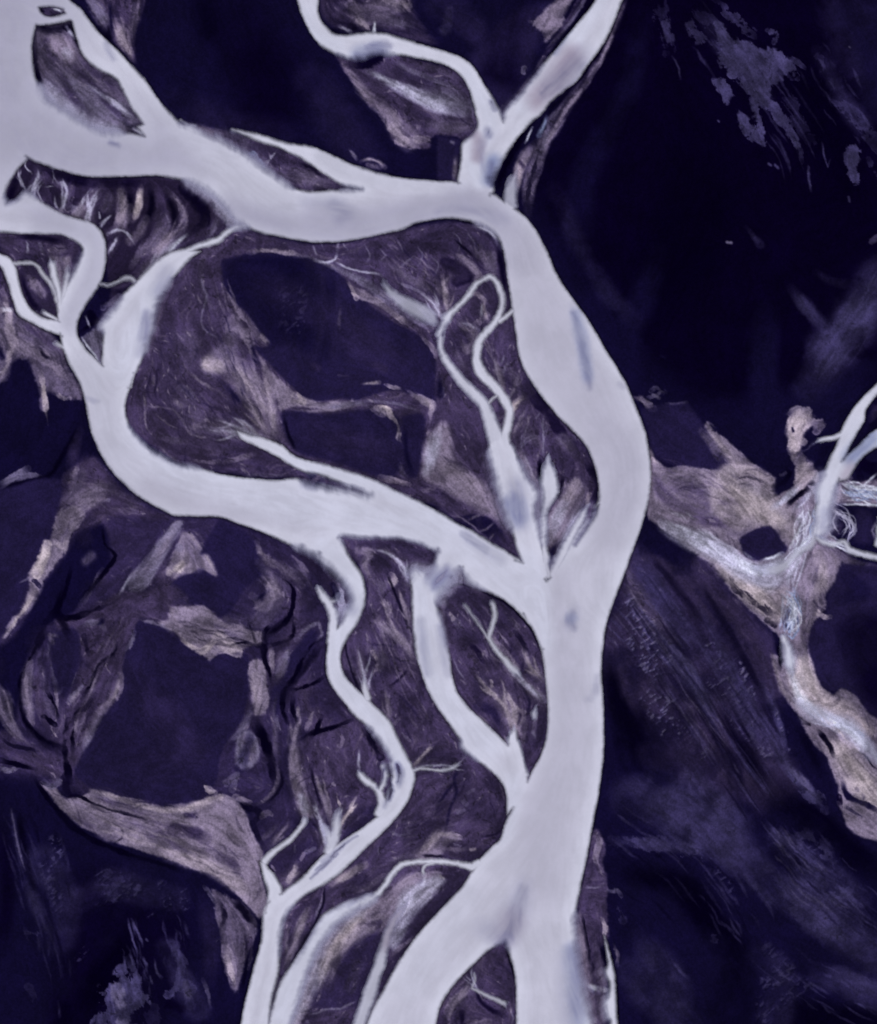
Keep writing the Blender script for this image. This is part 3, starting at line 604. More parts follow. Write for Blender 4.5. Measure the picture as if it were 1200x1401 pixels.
S('D',.7,5,'rag',.8,'715 525 8 735 550 8 758 580 8 790 615 8'); S('L',.7,1.6,0,0,'711 602 .8 718 592 1 722 580 1'); S('P',.8,2,0,0,'722 580 1.5 724 570 1.8'); S('L',.7,1.4,0,0,'714 612 1 724 602 1 738 598 1'); S('L',.8,1.4,0,0,'744 568 .6 742 580 .8 744 600 .8 742 620 1'); S('L',.6,1.4,0,0,'733 572 .8 738 565 .8')
S('P',.8,4,'lic',.8,'705 600 2 712 620 4 722 645 4 730 668 4 738 680 3'); S('K',.8,3,0,0,'738 625 2.5 738 645 3.5 739 670 3'); S('K',.9,2.5,'rag',.5,'770 650 3 768 670 3 762 685 2.5')
S('P',.9,6,'lic',.7,'790 660 6 780 680 9 765 705 9 755 725 8'); S('T',.8,5,'lic',.7,'788 658 4 780 675 6 768 698 6'); S('S',.7,6,'lic',.8,'800 690 5 785 705 5 775 720 5 762 740 5'); S('H',.5,3,'rag',1,'806 675 2 802 688 3'); S('K',.8,4,'rag',.7,'800 630 6 812 650 5 816 670 4 810 690 3'); S('M',.9,6,'lic',.6,'758 730 8 752 750 8 750 770 5'); S('K',.8,3,0,0,'750 760 3 749 785 2')
S('L',.6,4,'rag',1,'760 600 3 775 605 5 785 600 4'); S('P',.7,5,'lic',.7,'740 700 4 734 720 5 738 745 5'); S('P',.7,5,'lic',.8,'735 673 4 741 676 4')
# triangle by the inflow
F('L',1,3,'lic',.5,'110 462 125 452 136 448 142 460 142 478 140 500 128 484'); S('W',.8,1.6,0,0,'112 462 1.2 125 480 1.5 138 498 1.5'); S('K',.9,4,'rag',.6,'112 435 5 122 430 8 130 440 6 108 455 3'); S('D',.9,4,'rag',.8,'140 400 7 165 398 6 180 392 5 150 410 6'); S('S',.7,1.4,0,0,'117 432 .8 120 440 1.2 123 448 .8'); S('L',.6,4,'rag',1,'140 420 4 155 412 5 170 402 5')
# west meanders
F('P',1,4,'lic',.5,'65 350 97 350 95 370 88 400 84 410 76 385'); S('M',.8,3,'lic',.8,'85 355 4 84 375 3 84 392 2'); F('M',1,4,'lic',.5,'24 366 46 364 60 380 72 398 76 430 65 432 48 425 38 408 28 388'); S('P',.8,6,'lic',.8,'40 378 4 50 390 7 58 402 6'); S('D',.8,4,0,0,'28 372 3 34 392 3 45 415 4 60 428 3')
F('B',1,4,'lic',.5,'0 318 70 320 105 333 112 345 95 350 60 350 15 345 0 335'); S('P',.7,6,'lic',.9,'85 340 6 70 345 6'); S('D',.8,4,0,0,'20 323 4 60 326 5 90 332 5'); S('S',.7,2,0,0,'38 330 1 38 345 2'); S('S',.5,3,'lic',1,'55 335 2 60 348 2')
# --- west plain with the tan wedge
F('N',1,6,0,0,'-140 360 10 420 60 455 95 510 120 570 110 620 60 700 -140 720')
F('C',1,5,'rag',.6,'-10 385 10 420 40 440 70 455 88 478 96 505 112 530 115 548 100 548 90 540 75 540 65 535 62 555 66 575 65 582 58 560 52 530 45 505 40 490 20 495 12 515 0 525 -20 540 -20 400')
S('P',.8,5,'rag',.8,'0 450 8 20 470 10 45 480 10 70 495 9 100 530 6'); S('T',.7,6,'rag',.8,'5 400 5 10 425 6 20 480 7'); S('T',.9,4,'rag',.7,'15 475 6 10 500 5 0 515 4'); S('T',.9,3,'rag',.6,'55 510 4 60 530 4 63 555 4 65 580 2'); S('H',.6,3,0,0,'60 530 3 62 550 3'); S('T',.7,3,'rag',.9,'75 540 3 88 545 5 95 545 3'); S('T',.6,3,'rag',.8,'0 425 5 15 425 4')
S('B',.8,5,'lic',.9,'30 440 5 55 458 5 80 480 5'); S('K',.8,3,0,0,'55 478 2 62 488 2 70 490 2'); S('N',1,4,0,0,'0 478 3 3 490 4'); S('W',.5,4,0,0,'6 424 3 15 424 2')
S('L',.8,4,'rag',1.1,'0 665 4 15 655 4 30 645 3 40 640 3'); S('L',.7,3,'rag',1.1,'15 660 2 40 650 3 65 652 2'); S('K',.9,4,0,0,'0 672 4 20 663 4 50 655 3 70 648 3 85 625 4 100 600 4 108 580 2'); S('G',.9,8,'fb',.5,'110 590 6 100 620 8 95 640 6')
F('B',1,5,'fb',.7,'85 650 100 640 130 625 150 650 190 690 235 708 230 720 160 720 110 700 80 700'); S('P',.8,6,'rag',.8,'95 660 5 100 650 6 105 640 4 95 675 4'); S('C',.8,10,'lic',.9,'110 690 10 125 680 10 150 670 10'); S('L',.6,3,'rag',1.2,'138 687 3 148 685 4'); S('T',.6,3,'rag',1,'95 660 3')
F('F',1,3,0,0,'-140 690 10 668 50 655 80 656 86 670 84 685 76 705 70 735 55 760 42 790 30 830 5 870 -140 900')
F('P',1,3,'rag',.7,'80 700 100 690 118 705 110 720 98 730 90 752 75 775 58 795 60 805 52 820 42 835 25 850 8 876 3 874 15 850 30 832 38 812 40 800 40 785 55 760 68 738')
S('H',.9,4,'rag',.6,'66 745 8 60 765 10 50 785 8'); S('H',.7,3,'rag',.6,'46 810 4 36 830 3.5 20 852 2.5 8 870 1.5'); S('C',.9,5,'rag',1.1,'82 715 8 92 730 8 80 738 4'); S('P',.8,8,'lic',.9,'105 700 8 120 690 8 140 680 6'); S('T',.7,3,'rag',.9,'75 742 4 90 750 4 92 738 3'); S('N',.8,2,'rag',1,'46 795 3 54 802 3'); S('L',.7,2,0,0,'27 796 .8 38 792 2'); S('L',.7,1.5,0,0,'60 817 1 68 825 .8')
# web of black creeks
F('N',1,6,'fb',.4,'60 800 90 760 105 730 140 715 165 755 145 780 110 830 80 850 60 860 35 910 20 1000 -20 1000 -20 880 10 880 40 840'); 
F('G',1,6,'fb',.5,'145 705 235 710 245 720 215 745 180 790 160 818 120 835 100 838 150 780'); S('C',.6,8,0,0,'118 768 6 126 760 6'); S('C',.7,3,'rag',1,'110 828 3 120 815 3 140 780 3')
F('L',1,3,'lic',.7,'240 712 250 714 245 730 230 755 215 780 200 805 178 812 168 808 180 785 205 755 225 730'); S('S',.6,4,'lic',.9,'238 725 3 225 745 4 205 775 5'); S('S',.8,2,0,0,'180 785 1.5 165 812 2 155 820 1.5'); S('K',.9,3,'rag',.6,'182 792 2 175 800 3 172 812 3.5 180 806 2 190 806 2 200 796 2')
F('P',1,4,'rag',.7,'250 728 262 732 272 745 284 760 296 780 297 790 275 775 265 785 250 795 235 790 228 780 235 760 245 745'); S('H',.9,5,'rag',.8,'245 778 6 255 772 4 232 785 4'); S('T',.7,3,'rag',.9,'275 745 3 285 762 3 296 780 2'); S('L',.7,3,'rag',1,'245 750 6')
F('F',1,4,'rag',.5,'262 785 275 778 295 790 330 800 320 830 300 850 270 832 250 828 234 825 232 800 245 790'); F('F',1,3,0,0,'270 760 300 710 340 730 350 760 345 800 300 800 296 780 284 760')
F('B',1,5,'rag',.5,'160 812 200 808 232 805 240 825 290 835 310 850 300 870 250 860 220 850 190 845 185 870 165 895 155 900 150 870 110 855 80 862 75 848 110 842')
F('P',1,3,'rag',.6,'232 828 255 830 280 830 300 845 315 855 335 860 360 865 358 880 340 885 320 895 300 895 290 908 280 898 262 888 245 872 232 862 215 855 195 850 188 846 210 850 230 850'); S('H',.9,4,'rag',.6,'240 865 4 255 880 5 275 892 6 300 870 6 310 882 6'); S('H',.8,4,'rag',.7,'285 860 6 300 868 8 325 890 8'); S('C',.8,5,'lic',1,'270 850 6 290 855 6 320 870 6 340 872 6'); S('L',.7,3,'rag',1,'190 846 2 215 855 3 240 868 3')
S('L',.8,4,'rag',.8,'110 860 3 125 852 5 140 855 4 148 868 4 150 885 3'); S('N',.9,3,0,0,'135 855 2 140 850 4'); S('B',1,4,'rag',.8,'160 840 14 175 855 10 165 870 8 150 850 10'); S('L',.6,2,'rag',1,'160 870 2 155 890 2')
F('F',1,2.5,'rag',.4,'190 848 210 855 232 865 250 880 270 895 288 906 294 898 320 893 340 895 342 920 340 950 330 985 312 1010 300 1040 295 1070 280 1085 262 1100 235 1105 200 1100 160 1090 125 1078 105 1062 103 1050 110 1030 128 1000 140 975 150 968 165 950 168 930 166 905 180 872')
S('P',.9,3,'rag',.8,'165 900 3 165 925 5 160 945 7 150 962 6'); S('T',.9,3,'rag',.7,'160 930 4 155 950 6 145 965 3'); S('L',.8,4,'rag',.8,'185 865 2 178 880 3 170 892 3'); S('T',.7,4,'rag',.9,'130 985 5 122 1000 6 115 1015 5'); S('L',.9,5,'lic',.8,'140 975 6 128 995 7 115 1015 7 108 1030 4 104 1048 3'); S('L',.6,2,'rag',1,'150 930 4 145 945 3')
F('B',1,5,'lic',.6,'100 850 165 870 170 900 150 960 120 1010 105 1045 90 1060 85 1020 110 960 125 920 110 890'); S('C',.7,4,'lic',1,'140 900 6 125 940 6 110 990 6 100 1020 4')
F('F',1,3,0,0,'75 870 85 862 105 862 110 880 108 905 100 935 88 955 75 935 70 900'); S('L',.8,3,'rag',.8,'68 875 2 66 900 3 72 925 3.5 80 945 5 86 940 3'); S('P',.8,2.5,'rag',.8,'75 940 2 78 960 2 76 980 2'); S('L',.8,3,'rag',.7,'115 935 3 102 950 5 95 960 4'); S('P',.7,2,'rag',.9,'108 945 2 98 958 3'); S('L',.7,2,'rag',.8,'105 920 1 98 940 1.6'); S('T',.7,2,'rag',.9,'70 995 1.5 76 1005 2 80 1010 1')
F('C',1,3,'lic',.5,'40 900 46 905 45 930 46 960 48 990 42 995 32 970 28 945 30 920'); S('P',.7,3,'lic',.8,'38 910 2 36 940 3 42 980 3'); S('B',1,4,0,0,'52 910 6 52 950 8 60 980 6 70 1000 6'); S('G',1,4,0,0,'65 900 5 66 930 5'); S('C',.9,3,0,0,'72 880 3 68 870 3 80 870 2')
F('C',1,4,'lic',.7,'-20 920 0 935 15 955 20 985 30 1005 35 1018 20 1010 5 990 -20 960'); S('P',.8,2.5,'lic',1,'0 938 1.5 8 955 2 15 980 2 22 995 2'); S('P',.7,2,'lic',1,'0 985 2 12 1000 2 22 1008 2'); S('B',.8,4,'lic',.8,'0 1025 5 20 1030 6 35 1040 5'); S('G',.8,8,0,0,'20 1025 8 60 1020 8'); S('L',.8,2,'rag',1,'0 1052 3 12 1054 4 25 1050 2')
for w, q in ((1,'140 720 2 145 745 2.5 158 760 3.5 150 775 3 130 800 3.5 110 820 3'),(1,'98 770 2 92 800 3 80 830 5 65 850 6'),(1,'75 842 3 95 846 4 120 838 4 145 828 3 165 818 3'),(1,'62 850 4 55 875 5 45 895 4 35 910 2.5 28 930 1.8 26 955 1.6 32 980 2 42 995 3 55 1008 4 75 1018 5 88 1025 6'),(.7,'0 1008 1.5 15 1018 1.8 35 1024 2 46 1026 1.6 52 1034 1'),(1,'0 1040 3 20 1045 3 50 1052 3'),(1,'165 880 2 155 895 3 140 905 2.5 128 925 4 122 940 3 112 955 3'),(1,'130 950 3 118 968 4 105 975 3 100 1000 3 100 1030 3'),(1,'65 945 2 75 965 2 80 985 1.5'),(1,'60 980 3 75 992 3'),(1,'88 1020 4 92 1045 5 95 1070 4'),(.8,'95 985 4 90 1005 4 88 1020 4'),(.8,'160 880 3 155 900 3'),(.8,'115 870 3 122 895 3')): S('K',.95*w,3.5,'rag',.8,q)
S('B',.8,4,'rag',1,'82 1015 4 95 1000 5 100 980 4'); S('P',.7,2,'rag',1,'105 985 2 104 1000 2')
# --- ground west of the left fork
F('F',1,4,0,0,'345 740 352 735 355 765 370 780 360 790 340 800 310 840 300 845 300 790 330 760'); S('P',.9,4,'rag',.8,'352 740 4 358 755 6 368 768 9 382 775 8 395 788 8'); S('C',.9,4,'rag',.8,'385 770 7 400 785 9 412 800 8'); S('P',.8,5,'rag',.9,'360 795 7 375 805 12 380 815 10 355 830 8'); S('C',.8,4,'rag',.9,'345 815 5 360 830 10 380 825 8'); S('T',.6,3,'rag',1,'368 800 4 382 810 4'); S('N',.8,3,0,0,'350 820 2 362 812 2 372 804 1.5')
S('P',.8,4,'rag',1,'310 855 6 325 860 8 350 870 8'); S('T',.9,4,'rag',.8,'300 865 6 302 880 7 325 893 8'); 
F('F',1,3,0,0,'395 900 405 885 425 860 435 865 430 885 410 910 395 930 385 935 392 915'); S('L',.9,3,'rag',.7,'405 875 4 422 858 4 436 852 4 440 868 3 432 878 2'); S('L',.9,3,0,0,'395 885 3 390 905 6 382 920 7'); S('C',.9,4,0,0,'385 895 6 385 915 7 378 930 4')
F('P',1,3,'rag',.5,'339 912 350 900 362 910 365 935 368 960 362 975 348 980 345 960 342 935'); S('T',.8,3,'rag',.8,'350 925 6 353 950 7 355 968 5'); S('P',1,3,'rag',.6,'370 885 3 373 900 5 372 920 3'); S('L',.9,4,'lic',.6,'345 965 4 338 985 6 325 1005 5 312 1015 3'); F('L',1,4,'rag',.6,'325 1010 340 1000 352 1010 355 1030 345 1048 335 1055 322 1040'); S('C',.8,3,'rag',.8,'332 1012 5 345 1030 6')
F('F',1,4,0,0,'375 940 385 935 395 930 388 960 375 990 372 950'); S('C',.8,4,0,0,'378 950 3 374 975 3 376 1000 4 378 1040 6'); S('L',.6,2,'rag',1,'378 980 2 381 998 2'); F('B',1,4,'fb',.4,'400 1025 420 1010 440 1000 480 985 520 1025 540 1050 540 1090 470 1110 430 1115 400 1080'); S('P',.9,3,'lic',.8,'408 968 2.5 410 985 3 405 1000 4 402 1020 4 400 1040 5 402 1060 6 408 1085 6 416 1110 5'); S('T',.8,2.5,0,0,'408 968 1.5 408 978 2'); S('S',.9,2,0,0,'492 1025 .8 491 1040 2 490 1055 2.5'); S('P',.6,2,'rag',1,'424 985 3 418 1000 2'); S('G',1,6,'fb',.5,'420 930 8 430 910 10 440 900 6 430 960 10 460 960 8')
for q in ('375 785 2 385 790 2 398 800 3 402 820 3 398 840 3 392 850 4 380 860 3 365 868 2','310 885 2 330 880 2 345 882 2.5 360 885 4 362 900 3 368 920 3 372 940 3','400 845 2 402 865 2.5 395 875 3 380 880 3 365 885 3','362 880 3 362 865 3 370 855 2','445 872 2 430 880 3 418 895 3 408 915 3 400 930 3 390 945 4 387 965 5 392 985 3 400 995 2','445 925 2 430 935 2.5 410 942 2.5 395 945 3','485 983 2 465 992 2.5 445 998 3 425 1004 3 405 1015 2','345 985 6 355 1000 7 365 1020 7 372 1050 6 376 1080 3','400 955 3 402 975 3 408 992 2 412 1005 2','440 980 2 432 1000 2 425 1010 2','350 882 2 340 850 1'): S('K',.95,3.5,'rag',.8,q)
S('E',.9,5,'rag',.5,'395 750 5 415 762 7 432 780 8 446 795 8 458 812 8 466 832 7'); S('P',.5,2,'rag',1.2,'395 755 3 405 765 3 418 780 4 425 790 3'); S('S',.7,3,'rag',1.2,'458 800 4 465 812 6 470 830 6 465 845 4'); S('N',.8,4,'rag',.7,'455 800 5 460 815 6'); S('C',.7,4,'lic',1,'400 770 4 420 795 4 432 815 3')
S('M',.8,5,'rag',.7,'500 985 6 512 1005 6 522 1025 6'); S('K',.8,4,'rag',.8,'498 1000 4 508 1015 5 520 1035 5'); S('B',.8,10,'fb',.7,'450 1030 20 480 1060 20 500 1080 15 440 1080 14'); S('P',.5,3,'rag',1,'460 1000 2 468 1012 4 462 1025 3'); S('P',.7,2,'rag',1,'456 1072 2 458 1074 2'); S('P',.8,2,0,0,'425 983 3 428 975 2')
# --- leaf between the two forks
S('D',.9,5,0,0,'478 760 4 490 780 5 498 800 4 500 830 3'); S('P',.8,6,'lic',.8,'490 752 5 505 755 6 500 770 4 496 782 3'); S('M',.9,6,'fb',.5,'480 740 5 520 744 6 550 748 8 580 758 9 590 768 6'); S('P',.8,3,'lic',.7,'515 752 2 530 755 3 545 768 4 556 780 4'); S('S',.8,2,0,0,'512 752 1 530 757 1.6 548 772 2 558 785 2'); S('M',1,5,'lic',.5,'505 765 8 525 770 10 545 790 9 550 820 8 540 840 8')
S('T',.8,3,'rag',.8,'535 785 2 540 792 5 538 800 4 532 790 2'); S('T',.8,2.5,'lic',.7,'545 805 1.5 550 820 3 555 835 3 557 845 1.5'); S('P',.8,2.5,'rag',.8,'522 818 2 530 830 3 536 842 2.5'); S('C',.7,3,'rag',1,'515 795 4 525 800 6 520 812 4'); S('P',.9,4,'lic',.7,'508 848 1.5 520 855 3 535 865 7 548 875 8 558 890 5 566 905 2'); S('T',.5,3,'lic',.9,'540 865 4 552 880 4'); S('K',.8,2.5,0,0,'530 785 1.5 538 805 1.5 546 825 1.5 555 850 1.5 562 865 1.5')
S('C',.8,8,'rid',.9,'510 890 8 520 905 8 512 920 6'); S('H',.6,2,'rag',1.3,'510 892 3 516 905 4 515 915 3'); S('P',.8,3,'lic',.8,'490 885 1.6 492 905 2.5 497 925 3.5 500 945 3'); S('C',.7,4,'lic',.8,'475 895 3 485 920 4 495 940 4'); S('K',.6,2,0,0,'560 915 1.5 545 930 2 532 940 1.5'); S('P',.8,3,'lic',.8,'527 942 1.5 530 960 3 533 975 3 528 982 3'); S('P',.6,2,'rag',1,'548 980 1.5 540 990 2'); S('H',.9,2,0,0,'590 1019 1.4 582 1030 2.2 572 1040 2 565 1048 1.5'); S('L',.6,2,'lic',1,'600 1038 2 585 1042 2 570 1047 1.5'); S('K',.7,2,0,0,'470 870 1.5 476 900 1.5 490 940 2 508 962 1.5')
for q in ('505 880 1 520 882 1 545 885 1','545 950 1 560 965 1.2 575 985 1','540 900 1 556 908 1','555 1000 1 565 1015 1'): S('N',.4,2.5,0,0,q)
S('L',.5,2,'rag',1.2,'550 1005 2 560 1012 2'); S('L',.5,2,'rag',1.2,'575 990 2 582 982 2')
# --- leaf between centre fork and main river
S('C',.9,3,0,0,'628 785 4 640 795 5 655 806 4'); S('K',.8,2.5,0,0,'612 810 1.5 624 799 1.5 645 803 1.5 665 812 1.8 690 824 2 710 840 2 728 862 2 740 890 2'); S('M',.9,5,'fb',.4,'640 815 8 660 825 8 650 845 6'); S('L',.5,3,'rag',.9,'615 840 3 622 848 5 628 856 4'); S('T',.6,2.5,'rag',1,'616 838 2 620 846 3'); S('C',.8,5,'rag',.9,'700 848 6 708 858 7'); S('P',.6,2,'rag',1.2,'702 848 3 710 855 3')
S('T',.7,2.5,'rag',.8,'652 892 2 658 898 4 662 892 2'); S('D',.8,4,'rag',.6,'642 880 4 650 888 5 662 905 4'); S('P',.7,3,'rag',.9,'668 865 3 680 880 4 690 892 4'); S('T',.6,4,'lic',.9,'690 890 4 702 908 5 715 925 4'); S('P',.9,3,'rag',.6,'715 885 2.5 722 905 3.5 730 920 4 740 925 4'); S('P',.9,5,'lic',.7,'700 915 4 715 930 6 725 942 7 738 952 7 746 956 5'); S('T',.9,3,'rag',.7,'648 920 2 660 935 3 672 948 4 685 960 4.5 694 972 5'); S('T',.9,3,'rag',.6,'690 945 2.5 698 955 4 704 968 5 716 975 5'); S('H',.7,2.5,'rag',.7,'672 932 1.5 673 940 2'); S('T',.8,3,'lic',.7,'694 970 5 702 990 6 708 1005 6'); S('H',.5,2.5,'rag',.9,'664 938 2 685 962 2.5 696 975 3')
S('L',.7,1.5,0,0,'620 902 .7 628 918 .9 636 930 .9'); S('P',.6,2,'rag',1,'630 930 2 638 935 2'); S('P',.7,3,'lic',.8,'720 985 3 718 1000 4 714 1025 3'); S('C',.9,4,'lic',.6,'735 965 3 732 990 5 727 1010 4'); S('L',.8,2,0,0,'730 1002 3 734 1010 2'); S('M',1,4,0,0,'740 970 5 740 1000 6 732 1025 4'); S('P',.7,2,0,0,'652 975 1 662 985 2 670 992 1'); S('N',.6,4,0,0,'655 965 8 675 975 8 685 995 5')
S('K',.7,3,'rag',.8,'705 865 4 712 875 5 722 895 3'); S('N',.6,2,0,0,'690 900 1.5 712 935 2 724 960 2 720 980 2')
# --- right-bank rough ground
F('M',.9,30,'fb',.8,'822 860 850 800 870 750 900 730 930 760 990 830 1010 900 1040 980 1080 1050 1100 1100 1040 1100 940 1060 880 1000 835 960')
F('N',1,5,0,0,'875 725 900 710 925 737 950 760 930 775 900 760 872 760'); F('G',1,6,'fb',.3,'945 765 960 758 985 785 1005 812 1030 840 1055 868 1060 890 1070 930 1072 950 1050 960 1040 910 1010 860 975 820 950 790')
S('N',.9,6,'fb',.6,'880 780 12 915 820 12 940 860 10 905 800 10'); S('K',.9,10,'fb',.7,'835 900 9 845 960 14 870 1010 18 890 1050 18'); S('K',.9,8,'lic',.7,'985 950 8 1000 985 12 1020 1020 14 1035 1050 14 1060 1080 10'); S('N',.9,6,'lic',.7,'955 810 4 990 850 6 1020 890 6 1040 930 6'); S('K',.6,6,0,0,'1095 1000 8 1110 1030 8 1125 1060 6'); S('C',.6,5,'lic',.8,'857 770 4 862 790 5 868 800 4')
S('I',.9,4,'lic',.8,'902 870 2 915 885 5 930 900 7 945 920 8 960 945 8 975 970 7'); S('L',.4,3,'lic',1,'905 872 2 930 895 3 955 925 4')
for a, q in ((1.0,'862 820 8 870 840 12 885 860 14 900 880 12 912 900 10'),(.9,'862 870 12 880 890 14 895 910 12'),(.9,'905 970 12 915 985 12 905 1000 8 930 985 5'),(.9,'975 885 8 990 915 8 1000 930 8'),(.9,'1008 905 5 1018 920 7 1025 950 8'),(.9,'975 935 9 995 945 12 1015 965 12 1030 985 8'),(.8,'1065 980 4 1072 1000 5 1078 1020 5'),(.7,'1025 985 6 1040 1010 8 1050 1030 8'),(.7,'890 950 8 920 960 8'),(.7,'925 835 4 940 855 3')): S('I',a,5,'rip',1.5,q); S('L',.75*a,3,'rip',1.9,q)
S('L',.5,2,0,0,'858 800 1 872 825 1.2 888 850 1.5'); S('I',.6,3,'lic',.9,'1035 880 3 1050 920 3 1060 960 3 1070 1000 4 1075 1040 4')
S('G',.9,10,'fb',.7,'940 1020 14 960 1040 14 920 1030 10'); S('J',.8,20,'fb',.8,'880 1080 16 920 1100 24 960 1120 26 990 1150 20'); 
S('I',.5,12,'fb',1.0,'945 1060 6 965 1075 8 960 1095 6'); S('J',.8,8,'rag',1.0,'840 1150 8 900 1155 10 930 1160 9 960 1172 9 975 1190 6'); S('I',.7,4,'rag',1.1,'945 1150 4 958 1170 6 968 1178 4'); S('I',.7,3,'rip',1.4,'978 1190 6 992 1205 7 1000 1220 6')
S('K',.9,24,'fb',.6,'870 1200 22 930 1210 26 970 1260 26 1010 1300 24 1000 1380 40'); S('K',.9,14,'lic',.6,'1060 1060 12 1090 1100 14 1130 1120 12 1180 1170 16 1220 1200 20'); S('K',.7,12,'fb',.7,'1060 1165 10 1090 1190 10')
S('J',.9,7,'rag',.9,'1085 1060 5 1100 1075 9 1115 1090 10 1128 1108 5'); S('I',.9,5,'lic',.8,'1072 1045 3 1090 1065 8 1110 1085 9 1126 1105 5'); S('J',.8,8,'rag',.9,'1050 1130 5 1070 1145 12 1085 1160 8 1100 1140 7 1130 1160 10 1145 1180 8'); S('I',.8,5,'lic',1.1,'1060 1140 7 1080 1155 8'); S('I',.7,5,'rag',1.1,'1095 1140 5 1115 1155 9 1140 1178 7')
S('J',.8,12,'fb',.9,'1050 1185 8 1090 1220 16 1120 1240 20 1160 1230 16 1190 1260 14'); S('I',.6,6,'rag',1.2,'1055 1190 5 1080 1225 8 1095 1250 9 1115 1260 8'); S('I',.6,6,'rag',1.1,'1110 1205 8 1140 1225 10 1165 1215 8'); S('I',.5,6,'lic',1.1,'1020 1200 4 1045 1220 5 1070 1245 5')
S('J',.6,10,'rag',1.2,'1165 1230 8 1185 1260 8 1200 1270 8'); S('J',.7,20,'fb',.7,'870 1280 10 900 1320 24 930 1370 24 910 1400 20'); S('I',.6,3,'lic',1,'920 1315 1.5 932 1328 2.5 942 1338 3'); S('I',.6,3,'lic',1.1,'982 1260 2 995 1268 2 1002 1275 2'); S('J',.8,5,'rag',1.2,'978 1285 6')
S('I',.7,5,'rip',1.5,'1050 1295 8 1065 1315 14 1080 1330 12 1050 1345 12'); S('J',.8,6,'rip',1.3,'1040 1370 8 1045 1395 10 1100 1345 10'); S('I',.6,4,'rag',1.2,'1145 1320 5 1170 1335 7 1200 1350 6'); S('J',.6,10,'fb',.8,'1135 1290 14 1180 1320 14')
S('N',.8,30,'fb',.7,'1100 1290 20 1160 1300 24'); S('K',.7,30,'fb',.7,'1100 1400 40 1180 1400 30')
# strip on the right bank at the bottom
F('B',1,3,'rag',.5,'812 1132 822 1140 828 1160 826 1180 828 1195 832 1215 830 1235 832 1260 832 1285 822 1300 832 1330 830 1350 822 1350 830 1370 824 1401 800 1401 798 1300 792 1255 790 1238 797 1205 805 1170'); S('P',.8,4,'rag',.9,'813 1142 3 820 1150 4 815 1175 4 822 1190 4'); S('T',.8,3,'rag',.7,'824 1258 3 828 1270 4 826 1282 3'); S('P',.7,3,'rag',.8,'840 1292 3 846 1308 4 843 1320 3'); S('L',.6,3,'rag',1,'832 1220 3 845 1218 3 850 1225 2'); S('L',.7,3,'lic',1,'800 1213 1 815 1214 1.2 825 1211 2'); S('K',.9,2,'rag',.6,'796 1248 2 802 1285 2.5 806 1305 2 804 1330 2'); S('K',.7,3,'rag',.9,'815 1285 4 822 1295 4 826 1320 3'); S('P',.9,3,0,0,'790 1260 2 795 1290 4 800 1310 4'); S('P',.6,4,0,0,'800 1360 6 803 1385 6'); S('S',.9,3,0,0,'795 1340 2 805 1348 4 818 1352 4 832 1356 4')
S('K',.9,2,0,0,'834 1295 1.5 841 1325 2 845 1370 2 846 1420 2'); S('J',.6,8,'rag',1,'846 1240 4 852 1260 3')
# --- bottom-left blue-black ground
S('J',.7,8,'lic',.9,'15 1105 2 20 1130 3 26 1165 3 35 1190 3'); S('L',.55,2,0,0,'15 1106 1 20 1130 1 26 1162 1.2 35 1192 .8'); S('J',.8,12,'fb',.6,'40 1210 8 50 1240 10 60 1268 8'); S('I',.5,3,0,0,'55 1250 1 64 1275 1.6'); S('J',.8,5,'rag',1,'36 1275 3 50 1277 2'); S('J',.6,4,0,0,'52 1280 1.5 54 1300 1.5')
S('D',.9,12,0,0,'0 1120 10 8 1180 12 10 1240 12 0 1300 14'); S('K',.8,6,0,0,'25 1110 4 30 1140 5 40 1190 5 52 1225 5')
for a, q in ((1,'75 1150 8 80 1165 8 70 1180 7'),(.8,'60 1185 7 68 1205 9 78 1225 9 80 1245 6'),(.9,'140 1200 10 155 1210 13 175 1212 14 190 1218 9 135 1230 8'),(.8,'222 1210 5 226 1225 5 232 1240 5'),(.6,'250 1220 6 255 1240 6'),(.7,'205 1250 4'),(.5,'108 1310 5 115 1300 5')): S('J',a,8,'rip',1.2,q); S('I',.9*a,4,'rip',1.5,q)
S('I',.6,6,'rag',1.2,'150 1195 8 160 1205 8 150 1225 8')
S('K',1,14,'fb',.5,'180 1275 16 165 1310 24 130 1350 24 115 1390 20'); S('K',.8,10,'fb',.6,'90 1380 12 85 1410 14')
F('I',.95,5,'rag',1.3,'162 1325 170 1322 176 1345 185 1330 195 1350 205 1360 200 1375 188 1378 192 1395 200 1420 120 1420 122 1398 145 1385 140 1370 136 1350 150 1350 158 1340'); S('L',.6,4,'rag',1.3,'160 1350 8 165 1375 12 170 1395 12'); S('I',.8,5,'rag',1.2,'176 1310 3 185 1330 4 195 1350 4 200 1362 4')
for q in ('175 1257 1.2 180 1280 1.5 190 1305 1','180 1257 1.2 190 1278 1.4 196 1294 1.2','178 1305 1 184 1325 1.4','196 1310 1.5 200 1320 2','212 1312 1.2 215 1330 1.8 221 1338 2','200 1285 1.2 202 1287 1.2','205 1335 1 208 1345 1','170 1310 1 172 1330 1.5','165 1330 1 170 1350 1.5'): S('I',1,2,0,0,q)
